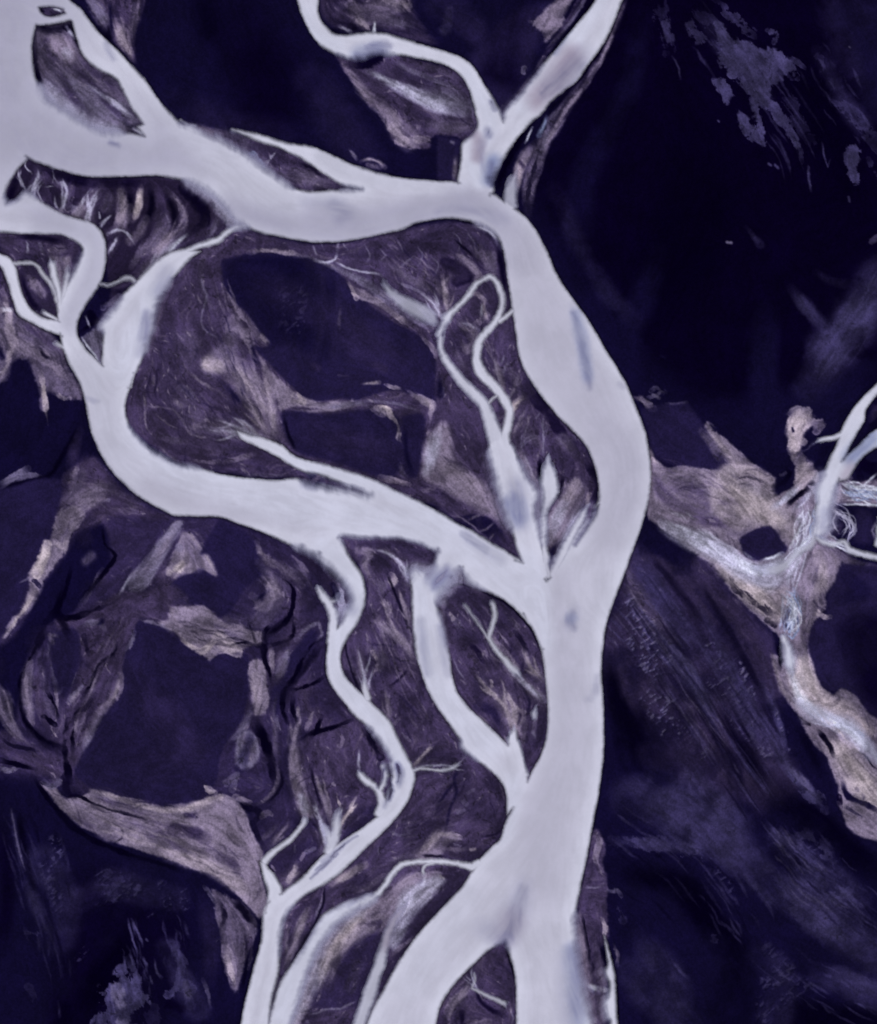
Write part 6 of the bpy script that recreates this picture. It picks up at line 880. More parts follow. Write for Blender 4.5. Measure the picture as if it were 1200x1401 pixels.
S('M',.55,20,'fb',.6,'215 430 18 230 480 22 225 530 22 250 600 16'); S('I',.7,10,'fb',.5,'985 50 8 1000 80 14 1020 95 16 1040 115 12 1055 145 8')

S('T',.6,4,'rag',1.1,'1078 566 4 1090 562 6 1104 564 7 1112 572 5'); S('P',.7,5,'rag',1.1,'1108 574 5 1122 580 6 1116 590 4'); S('T',.6,5,'rag',1.1,'1092 600 4 1100 605 4')
S('G',.5,30,'fb',.6,'330 380 20 380 400 24 440 430 26 500 470 26 560 510 22'); S('G',.5,26,'fb',.7,'430 590 20 480 610 24 530 620 20'); S('G',.45,30,'fb',.7,'180 930 24 220 980 30 260 1030 26 200 1050 24')
# ------------------------------------------------------------------ fields
def build_fields():
    # gentle waviness of every traced line
    wx = GX + 2.2 * (fbm(GX, GY, 14, 1, 3) - .5) + 1.6 * (fbm(GX, GY, 4, 5, 2) - .5)
    wy = GY + 2.2 * (fbm(GX, GY, 14, 3, 3) - .5) + 1.6 * (fbm(GX, GY, 4, 8, 2) - .5)
    wx = wx.astype(np.float32); wy = wy.astype(np.float32)
    rivers = {k: spline(nums(v, 2), True) for k, v in RIVER.items()}
    isles = {k: spline(nums(v, 2), True) for k, v in ISLES.items()}
    streams = {k: spline(nums(v, 3), False, 2.0) for k, v in STREAMS.items()}
    names = list(rivers) + list(streams)

    water = np.zeros(GX.shape, bool)
    wid = np.full(GX.shape, -1, np.int16)
    order = ['main', 'middle', 'west_inflow', 'upper_bar', 'left_fork', 'small_west', 'centre_fork', 'fan_inflow', 'sand_channel',
             'top_tributary', 'top_right_tributary', 'far_left', 'right_inflow', 'right_second', 'right_edge']
    for k in reversed(order):
        P = rivers[k]
        i0, i1, j0, j1 = window(P[:, 0].min(), P[:, 0].max(), P[:, 1].min(), P[:, 1].max())
        m = inside(P, i0, i1, j0, j1)
        water[j0:j1, i0:i1] |= m
        wid[j0:j1, i0:i1][m] = names.index(k)
    isle_id = np.full(GX.shape, -1, np.int16)
    for n, (k, P) in enumerate(isles.items()):
        i0, i1, j0, j1 = window(P[:, 0].min(), P[:, 0].max(), P[:, 1].min(), P[:, 1].max())
        m = inside(P, i0, i1, j0, j1)
        water[j0:j1, i0:i1] &= ~m
        isle_id[j0:j1, i0:i1][m] = n
    lab, n = components(~water)
    small = np.bincount(lab.ravel(), minlength=n + 1) < 70; small[0] = False
    specks = small[lab]; water |= specks
    # distance to the banks: only outline points that really part water from land
    D = np.full(GX.shape, 1e6, np.float32)
    for P in list(rivers.values()) + list(isles.values()):
        Q = P[(P[:, 0] > X0 - 5) & (P[:, 0] < X1 + 5) & (P[:, 1] > Y0 - 5) & (P[:, 1] < Y1 + 5)]
        if len(Q) < 3: continue
        ci = np.clip(np.round((Q[:, 0] - X0) / STEP).astype(int), 2, NX - 3)
        cj = np.clip(np.round((Q[:, 1] - Y0) / STEP).astype(int), 2, NY - 3)
        s = np.stack([water[cj + b, ci + a] for a in (-2, 0, 2) for b in (-2, 0, 2)])
        Q = Q[s.any(0) & ~s.all(0)]
        splat_dist(D, Q, 42)
    sd = np.sqrt(np.minimum(D, 42.0 ** 2)) * np.where(water, 1, -1)
    # re-sample through the waviness
    def warp(a, x, y):
        fi = np.clip((x - X0) / STEP, 0, NX - 1.001); fj = np.clip((y - Y0) / STEP, 0, NY - 1.001)
        i = fi.astype(np.int32); j = fj.astype(np.int32); fi = fi - i; fj = fj - j
        return ((a[j, i] * (1 - fi) + a[j, i + 1] * fi) * (1 - fj) + (a[j + 1, i] * (1 - fi) + a[j + 1, i + 1] * fi) * fj).astype(np.float32)
    sd = warp(sd, GX + .55 * (wx - GX), GY + .55 * (wy - GY))
    sop = np.ones(GX.shape, np.float32)

    # ---- flow directions from every traced line, spread over the plain
    q = 4
    ch, cw = NY // q + 1, NX // q + 1
    c2 = np.zeros((ch, cw)); s2 = np.zeros((ch, cw)); wt = np.zeros((ch, cw))
    def lay(P, w):
        d = np.diff(P[:, :2], axis=0); th = 2 * np.arctan2(d[:, 1], d[:, 0]); L = np.hypot(d[:, 0], d[:, 1]) * w
        i = ((P[:-1, 0] - X0) / STEP / q).astype(int); j = ((P[:-1, 1] - Y0) / STEP / q).astype(int)
        k = (i >= 0) & (j >= 0) & (i < cw) & (j < ch)
        np.add.at(c2, (j[k], i[k]), (L * np.cos(th))[k]); np.add.at(s2, (j[k], i[k]), (L * np.sin(th))[k]); np.add.at(wt, (j[k], i[k]), L[k])
    for P in list(rivers.values()) + list(isles.values()): lay(P, 1.0)
    for P in streams.values(): lay(P, 1.0)
    for o in LAND:
        if o[0] == 'S': lay(nums_spl(o[6]), .8 if o[4] == 'lic' else .4)
        elif o[4] == 'lic': lay(spline(nums(o[6], 2), True, 2), .3)
    cc = 0; ss = 0
    for sg, g in ((1.5, 1.0), (4, .5), (10, .2), (30, .05)):
        b = fftblur(wt, sg) + 1e-3 * g
        cc = cc + g * fftblur(c2, sg) / (b + .02); ss = ss + g * fftblur(s2, sg) / (b + .02)
    th = 0.5 * np.arctan2(ss, cc)
    # upsample the doubled angle
    jj = np.clip(np.arange(NY) / q, 0, ch - 1.001); ii = np.clip(np.arange(NX) / q, 0, cw - 1.001)
    def up(a):
        j = jj.astype(int); i = ii.astype(int); fj = (jj - j)[:, None]; fi = (ii - i)[None, :]
        a0 = a[j] * (1 - fj) + a[j + 1] * fj
        return a0[:, i] * (1 - fi) + a0[:, i + 1] * fi
    th = 0.5 * np.arctan2(up(np.sin(2 * th)), up(np.cos(2 * th))) + .5 * (fbm(GX, GY, 45, 2, 3) - .5)
    vx = np.cos(th).astype(np.float32); vy = np.sin(th).astype(np.float32)

    rs = np.random.RandomState(3)
    white = gblur(rs.rand(NY, NX).astype(np.float32), .7)
    patch = fbm(GX, GY, 9, 4, 4)
    def lic(ux, uy, n, src):
        acc = src.copy(); tot = 1.0
        for sgn in (1, -1):
            fi, fj = np.meshgrid(np.arange(NX, dtype=np.float32), np.arange(NY, dtype=np.float32))
            px = ux * sgn; py = uy * sgn
            for s in range(n):
                fi = np.clip(fi + px, 0, NX - 1); fj = np.clip(fj + py, 0, NY - 1)
                i = fi.astype(np.int32); j = fj.astype(np.int32)
                nx_ = ux[j, i]; ny_ = uy[j, i]
                flip = np.where(nx_ * px + ny_ * py < 0, -1, 1).astype(np.float32)
                px = nx_ * flip; py = ny_ * flip
                w = 1 - s / n
                acc = acc + w * src[j, i]; tot += w
        return acc / tot
    T = {}
    src = uniform(white) * .6 + uniform(gblur(white, 1.6)) * .7 + .35 * patch
    T['lic'] = uniform(lic(vx, vy, 14, src))
    cu = 2.6 * (fbm(GX, GY, 38, 7, 2) - .5) + 1.6 * (fbm(GX, GY, 13, 12, 2) - .5)
    cvx = np.cos(th + cu).astype(np.float32); cvy = np.sin(th + cu).astype(np.float32)
    r0 = rs.rand(NY, NX).astype(np.float32)
    def threads(cut, n):
        a = lic(cvx, cvy, n, gblur((r0 > cut).astype(np.float32), .75))
        return np.clip(a / np.quantile(a, .985), 0, 1.6).astype(np.float32)
    T['wisp'] = threads(.991, 20)
    r0 = rs.rand(NY, NX).astype(np.float32)
    T['rill'] = threads(.994, 30)
    r0 = rs.rand(NY, NX).astype(np.float32); T['dab'] = threads(.9965, 6)
    ca, sa = math.cos(math.radians(62)), math.sin(math.radians(62))
    T['licx'] = uniform(lic(vx * ca - vy * sa, vx * sa + vy * ca, 8, src))
    wob = 14 * (fbm(GX, GY, 60, 6, 3) - .5)
    T['fb'] = uniform(fbm(GX + wob, GY - wob, 34, 2, 6, .55))
    T['rag'] = uniform(.62 * fbm(GX + 6 * (T['lic'] - .5), GY, 18, 9, 4, .55) + .12 * T['lic'] + .02 * uniform(white))
    T['fine'] = uniform(fbm(GX + 5 * (T['lic'] - .5), GY, 13, 3, 5, .62) + .15 * T['lic'])
    r = np.abs(fbm(GX + 2 * wob, GY + wob, 30, 11, 4) - .5) + .35 * np.abs(fbm(GX - wob, GY + 2 * wob, 13, 13, 3) - .5)
    T['rid'] = uniform(r)
    # short wind ripples, crests running up to the right
    an = math.radians(-38); rx = GX * math.cos(an) + GY * math.sin(an); ry = -GX * math.sin(an) + GY * math.cos(an)
    ry = ry + 5 * (fbm(GX, GY, 22, 10, 2) - .5)
    T['rip'] = uniform(.6 * vnoise(rx / 5.2, ry / 2.1, 3) + .35 * vnoise(rx / 8 + 9, ry / 3.2, 5) + .45 * patch)
    hrip = gblur(T['rip'], .7)

    # ---- narrow channels join the distance field
    bank = sd.copy(); ssoft = np.full(GX.shape, 2.0, np.float32); wk = np.zeros(GX.shape, np.float32)
    for n, (k, P) in enumerate(streams.items()):
        R = P[:, 2].max() + 6
        i0, i1, j0, j1 = window(P[:, 0].min() - R, P[:, 0].max() + R, P[:, 1].min() - R, P[:, 1].max() + R)
        if i0 >= i1 or j0 >= j1: continue
        s = stroke_sd(P, 6, i0, i1, j0, j1, wx, wy)
        fa, fe = STREAM_FADE.get(k, (0, 0))
        for (ex, ey, er), ff in ((P[0], fa), (P[-1], fe)):
            if ff:
                dd = np.hypot(GX[j0:j1, i0:i1] - ex, GY[j0:j1, i0:i1] - ey)
                s = s - (1 - smooth(-.1 * ff, ff, dd + 5 * (T['lic'][j0:j1, i0:i1] - .5))) * (er + 4)
                wk[j0:j1, i0:i1] = np.maximum(wk[j0:j1, i0:i1], smooth(-4, 1, s + er + 2) * smooth(1.6 * ff, .3 * ff, dd))
        s = np.maximum(s, -42)
        cur = sd[j0:j1, i0:i1]
        own = (s > cur) & (s > -3)
        fresh = own & (cur < 0)
        wid[j0:j1, i0:i1][fresh & (s > 0)] = names.index(k)
        op = STREAM_OP.get(k, .95) ** .55
        ssoft[j0:j1, i0:i1][own] = min(5.5, 1.6 + .55 * np.median(P[:, 2]))
        so = sop[j0:j1, i0:i1]
        # a thread fades into a wider channel rather than cutting it
        m = smooth(-6, 0, s) * smooth(2.5, -2.5, cur)
        so += (op - so) * m
        np.maximum(cur, s, out=cur)

    # ---- how gently each bank shelves
    soft = 4.2 + (ssoft - 4.2) * smooth(1.5, -3, bank) + 3.0 * wk * smooth(2, -3, bank)
    soft = soft.astype(np.float32)
    silt = np.zeros(GX.shape, np.float32); siltc = np.zeros(GX.shape + (3,), np.float32)
    for it in SOFT:
        v, pts = it[:2]; key = it[2] if len(it) > 2 else None
        P = spline(nums(pts, 3), False, 3.0) if len(nums(pts, 3)) > 1 else np.vstack([nums(pts, 3)] * 2) + [[0, 0, 0], [.1, 0, 0]]
        R = P[:, 2].max() * 2 + 10
        i0, i1, j0, j1 = window(P[:, 0].min() - R, P[:, 0].max() + R, P[:, 1].min() - R, P[:, 1].max() + R)
        s = stroke_sd(P, 12, i0, i1, j0, j1, GX, GY)
        w = smooth(-10, 3, s)
        so = soft[j0:j1, i0:i1]
        np.maximum(so, 4.2 + (.8 * v - 4.2) * w, out=so)
        if key:
            b_ = bank[j0:j1, i0:i1]
            ws = w * smooth(-1.5 * v, .1 * v, b_ + .8 * v * (T['licx'][j0:j1, i0:i1] - .5) * .5) * .85
            sv = silt[j0:j1, i0:i1]; k_ = ws > sv
            sv[k_] = ws[k_]; siltc[j0:j1, i0:i1][k_] = PAL[key]
    fray = (T['licx'] - .5) * .24 + (T['lic'] - .5) * .12 + (T['rag'] - .5) * .10
    e = sd + .25 * np.clip(soft - 3.4, 0, 20) + fray * np.clip(soft - 1.6, 0, 14)
    depth = smooth(-.9 * soft, 1.0 * soft, e) * sop
    pull = np.zeros(GX.shape, np.float32)
    for a, pts in SHOAL:
        v = nums(pts, 3)
        P = spline(v, False, 3.0) if len(v) > 1 else np.vstack([v, v + [[.1, 0, 0]]])
        R = P[:, 2].max() * 2 + 8
        i0, i1, j0, j1 = window(P[:, 0].min() - R, P[:, 0].max() + R, P[:, 1].min() - R, P[:, 1].max() + R)
        rr = P[:, 2].max()
        s = stroke_sd(P, rr + 4, i0, i1, j0, j1, wx, wy)
        w = smooth(-rr * .9 - 1, rr * .9, s) * (.75 + .5 * (T['lic'][j0:j1, i0:i1] - .5))
        v = pull[j0:j1, i0:i1]
        v += a * w * (1 - v)
    depth *= 1 - np.clip(pull * .40 + .5 * smooth(.6, .95, pull), 0, .95)
    alpha = np.clip(depth, 0, 1).astype(np.float32) ** 1.4

    # ---- milk colour of the water
    w0 = np.array((200, 200, 219.))
    tint = np.empty(GX.shape + (3,), np.float32)
    k = smooth(4, 24, sd)[..., None]
    tint[:] = w0 * (1 - k) + np.array((188, 187, 206.)) * k
    WC = dict(t=(161, 159, 182), g=(177, 175, 195), b=(190, 190, 209), w=(198, 199, 219), u=(128, 137, 176), p=(158, 149, 170))
    def brush(dst, col, a, P, wl):
        rr = P[:, 2].max(); R = rr * 2.2 + 8
        i0, i1, j0, j1 = window(P[:, 0].min() - R, P[:, 0].max() + R, P[:, 1].min() - R, P[:, 1].max() + R)
        if i0 >= i1 or j0 >= j1: return
        s = stroke_sd(P, rr + 5, i0, i1, j0, j1, wx, wy)
        w = (a * smooth(-rr - 3, rr * .7, s) * (1 + wl * (T['lic'][j0:j1, i0:i1] - .5)))[..., None]
        d = dst[j0:j1, i0:i1]
        d += np.clip(w, 0, 1) * (np.array(col, np.float32) - d)
    for c, a, pts in TINT:
        v = nums(pts, 3)
        P = spline(v, False, 4.0) if len(v) > 1 else np.vstack([v, v + [[.1, 0, 0]]])
        brush(tint, WC[c], a, P, .3)
    thin = np.clip(pull * .55 + .75 * (1 - np.clip(depth, 0, 1)) * smooth(3.2, 7, soft), 0, 1)[..., None]
    tint += thin * (np.array((136, 137, 186), np.float32) - tint)
    tint *= (1 + .028 * (T['lic'] - .5) + .04 * (T['fb'] - .5) + .02 * (white - .5))[..., None]

    # ---- sediment
    col = np.empty(GX.shape + (3,), np.float32); col[:] = PAL['N']
    dune = np.zeros(GX.shape, np.float32)
    for o in LAND:
        kind, c, a, sf, tex, amp, pts = o
        if kind == 'F':
            P = spline(nums(pts, 2), True, 1.5)
            R = sf + 6
            i0, i1, j0, j1 = window(P[:, 0].min() - R, P[:, 0].max() + R, P[:, 1].min() - R, P[:, 1].max() + R)
            if i0 >= i1 or j0 >= j1: continue
            m = inside(P, i0, i1, j0, j1).astype(np.float32)
            m = gblur(m, max(.6, (sf + (2.0 if tex == 'rag' else .8)) / STEP / 2.2))
            m = warp_win(m, i0, j0, i1, j1, wx, wy)
            cov = m
        else:
            P = nums_spl(pts)
            R = P[:, 2].max() + sf + 3
            i0, i1, j0, j1 = window(P[:, 0].min() - R, P[:, 0].max() + R, P[:, 1].min() - R, P[:, 1].max() + R)
            if i0 >= i1 or j0 >= j1: continue
            s = stroke_sd(P, sf + 2, i0, i1, j0, j1, wx, wy)
            rr = P[:, 2].max()
            cov = smooth(-.5 * sf - .4, max(.5 * sf, min(rr * .8, 1.5 * sf)) , s)
        if tex == 'rip':
            np.maximum(dune[j0:j1, i0:i1], a * smooth(0, .6, cov), out=dune[j0:j1, i0:i1])
            w = cov * smooth(.60, .92, T['rip'][j0:j1, i0:i1]) if c != 'L' else cov * smooth(.80, .98, T['rip'][j0:j1, i0:i1])
        elif tex:
            t = T[tex][j0:j1, i0:i1] - .5
            if tex in ('lic', 'fb', 'rid'):
                w = np.clip(cov * (1 + (1.0 if tex == 'lic' else 1.4) * amp * t), 0, 1) * smooth(-.1, .5, cov + amp * t * (1 - cov))
            elif c in 'IJ' and kind + tex in ('Frag', 'Srag'):
                w = smooth(.34, .66, cov + 1.1 * amp * (T['fine'][j0:j1, i0:i1] - .5) * (1.2 if kind == 'S' else .9)) * smooth(0, .12, cov) * (1 + .3 * t)
            else:
                w = smooth(.14, .86, cov + amp * t * (1.1 if kind == 'S' else .75)) * smooth(0, .15, cov) * (1 + .35 * amp * np.minimum(t, 0))
            if kind == 'S' and tex in ('lic', 'rag'):
                w = w * np.clip(.55 + .8 * T['fb'][j0:j1, i0:i1], 0, 1)
        else:
            w = cov
        if kind == 'S' and len(P) > 3:
            L_ = np.hypot(*np.diff(P[:, :2], axis=0).T).sum(); rm = P[:, 2].max()
            if L_ > 3 * rm and tex != 'rip':          # strokes thin out towards their ends
                fl = min(.28 * L_, 3 * rm + 8)
                gx_, gy_ = GX[j0:j1, i0:i1], GY[j0:j1, i0:i1]
                for ex, ey, er in (P[0], P[-1]):
                    if er > .3:
                        w = w * ((.12 if rm > 1.6 else .3) + (.88 if rm > 1.6 else .7) * smooth(-er, fl, np.hypot(gx_ - ex, gy_ - ey)))
        w = (a * w)[..., None]
        d = col[j0:j1, i0:i1]
        d += w * (np.array(PAL[c], np.float32) - d)
    # grain of the sediment: streaks laid down by the floods, pebbly speckle, thin creeks in the brown silt
    lum = col.mean(-1)
    brown = smooth(44, 58, lum) * smooth(95, 70, lum)
    chroma = smooth(0, 14, col[..., 0] - col[..., 1] + .0)  # only the warm silts carry creeks
    lv = smooth(30, 60, lum)
    g = 1 + ((.03 + .06 * lv) * (T['lic'] - .5) + (.10 + .13 * lv) * (T['rag'] - .5) + .12 * (uniform(white) - .5) + (.16 + .10 * lv) * (T['fb'] - .5))
    col *= g[..., None]
    warm = smooth(5, 9.5, col[..., 0] - col[..., 1]) * smooth(40, 56, lum) * smooth(175, 120, lum)
    pat = smooth(.25, .75, T['fb'] + .25 * (T['rag'] - .5))
    wl = (np.clip(T['wisp'] - .25, 0, 1) * warm * (.15 + .85 * pat) * .26)[..., None]
    col += wl * (np.array((138, 124, 144), np.float32) - col)
    wd = (np.clip(T['rill'] - .3, 0, 1) * warm * (1 - .6 * pat) * .45)[..., None]
    col += wd * (np.array((14, 9, 34), np.float32) - col)
    wb = (np.clip(T['dab'] - .35, 0, 1) * warm * smooth(.35, .8, T['rag']) * .55)[..., None]
    col += wb * (np.array((140, 128, 150), np.float32) - col)
    crk = brown * smooth(.06, .0, T['rid']) * .3
    col *= (1 - crk)[..., None]
    col += silt[..., None] * (siltc - col)
    # wet silt along the steep banks
    land = gblur((bank < 0).astype(np.float32), 3.5)
    rim = smooth(.3, .5, land) * smooth(-5.5, -.6, bank) * smooth(7.5, 5, soft - (ssoft - 4.2) * smooth(1.5, -3, bank)) * smooth(.8, .2, alpha)
    col *= (1 - rim * (.24 + .4 * (T['fb'] - .5)))[..., None]
    col = np.clip(col, 0, 255)
    return dict(sd=sd, alpha=alpha, tint=tint, col=col, wid=wid, names=names, isle_id=isle_id, soft=soft, T=T, hrip=hrip, dune=dune, isles=list(isles), pull=pull)

def nums_spl(pts):
    v = nums(pts, 3)
    return spline(v, False, 2.5) if len(v) > 1 else np.vstack([v, v + [[.1, 0, 0]]])

def warp_win(m, i0, j0, i1, j1, wx, wy):
    h, w = m.shape
    fi = np.clip((wx[j0:j1, i0:i1] - X0) / STEP - i0, 0, w - 1.001); fj = np.clip((wy[j0:j1, i0:i1] - Y0) / STEP - j0, 0, h - 1.001)
    i = fi.astype(np.int32); j = fj.astype(np.int32); fi = fi - i; fj = fj - j
    i2 = np.minimum(i + 1, w - 1); j2 = np.minimum(j + 1, h - 1)
    return (m[j, i] * (1 - fi) + m[j, i2] * fi) * (1 - fj) + (m[j2, i] * (1 - fi) + m[j2, i2] * fi) * fj
# ------------------------------------------------------------------ labels
WATER_LABEL = {
 'main': ('river', 'broad milky main river sweeping from the top left corner round a bend and down to the bottom edge'),
 'middle': ('river', 'wide milky side river curving through the left half to join the main river'),
 'west_inflow': ('stream', 'milky inflow with a brown shoal running down into the left side river'),
 'upper_bar': ('stream', 'straight milky channel along the lower edge of the dark rectangular flat'),
 'left_fork': ('stream', 'winding milky channel that leaves the side river and snakes to the bottom left'),
 'small_west': ('stream', 'short hooked milky channel beside the tan sweep of sand at lower left'),
 'centre_fork': ('stream', 'curved milky channel between the two leaf shaped brown islands at lower centre'),
 'fan_inflow': ('stream', 'pale bluish delta fan where the thin braids meet the main river'),
 'sand_channel': ('stream', 'blurred milky channel fading into pink sand at the bottom edge'),
 'top_tributary': ('stream', 'milky tributary entering at the top centre and bending round a striped sandbar'),
 'top_right_tributary': ('stream', 'straight pinkish white tributary slanting in from the top right of centre'),
 'far_left': ('stream', 'narrow milky channel entering at the left edge beside the tan wedge'),
 'right_inflow': ('stream', 'milky arm slanting in from the right edge through the tan sand'),
 'right_second': ('stream', 'bluish white second arm just below the milky arm at the right edge'),
 'right_edge': ('stream', 'thin ragged white channel on the right bank of the main river at the bottom edge'),
}
STREAM_LABEL = {
 'thread_north': 'thin milky thread leaving the lower bank of the main river towards the left inflow',
 'thread_upper_left': 'faint thin thread crossing the small brown island at the left edge',
 'strip_left': 'pale strip of water on the left side of the brown wedge near the left edge',
 'strip_mid': 'pale strip of water on the right side of the brown wedge near the left edge',
 'loop_link': 'thin looping trickle linking the left loop and the inflow over black sand',
 'barb_left': 'short white barb ending in the narrow left channel junction',
 'barb_left_low': 'short faint barb just below the left channel junction',
 'braid_arc': 'thin white braid arching over and winding down inside the main bend',
 'braid_west': 'left hand thin braid running straight down towards the delta fan',
 'braid_tail': 'bluish tail of the joined braids above the delta fan',
 'braid_top': 'short top piece of the left hand braid inside the main bend',
 'short_link': 'short link between the arching braid and the main river',
 'short_link_low': 'tiny link crossing between the two thin braids',
 'spike': 'bright white spike of water standing on the brown ground left of the lower bend',
 'spike_tail': 'pale tail below the bright white spike running into the delta fan',
 'east_finger': 'pale finger of water between tan streaks at the inner edge of the lower bend',
 'spur': 'small white spur joining the winding left channel beside its dark bank',
 'spur_barb': 'tiny white barb on the side of the small spur',
 'peak': 'small white peak pointing up from the winding left channel',
 'jay_stream': 'curling pale stream crossing the right leaf shaped brown island',
 'jay_feeder': 'hair thin feeder of the curling stream on the right leaf shaped island',
 'delta_white': 'white mouth of the sand channel at the lower tip of the right leaf shaped island',
 'slip_white': 'short white slip beside the right edge of the right leaf shaped island',
 'thread_delta': 'thin white thread from the brown fan to the hooked channel at lower left',
 'twig_left': 'white twig of water curving in from the left to the winding channel',
 'twig_mid': 'middle white twig among the braids of the winding channel',
 'twig_right': 'white braid along the inside of the winding channel bend',
 'cat_stream': 'forked white streamlet entering the winding channel from above',
 'cat_left': 'faint left prong of the forked streamlet',
 'east_thread': 'thin pale thread crossing brown ground right of the winding channel bend',
 'south_thread': 'thin white thread leaving the main river leftward near the bottom',
 'south_tail': 'slim pinkish white channel running down to the bottom edge beside the oval flat',
 'hook': 'tiny branching hook of water under the thin bottom thread',
 'grey_left': 'greyish blue streak of water fading in the centre above the dark flat',
 'isle_thread': 'thin trickle across the brown island at the bottom edge',
 'plume': 'white plume curving left under the small black islet in the tan sand',
 'white_drop': 'bright white drop of water on the narrow neck of tan sand at right',
 'white_run': 'white run over the lower tan sand towards the right edge',
 'east_braid': 'white braid running right from the fan over tan sand',
 'east_corner': 'small white corner of water at the right edge',
 'pink_drop': 'pinkish blue drop beside the tributary junction at the top',
 'wing': 'thin white wing on the left side of the right edge arm',
}
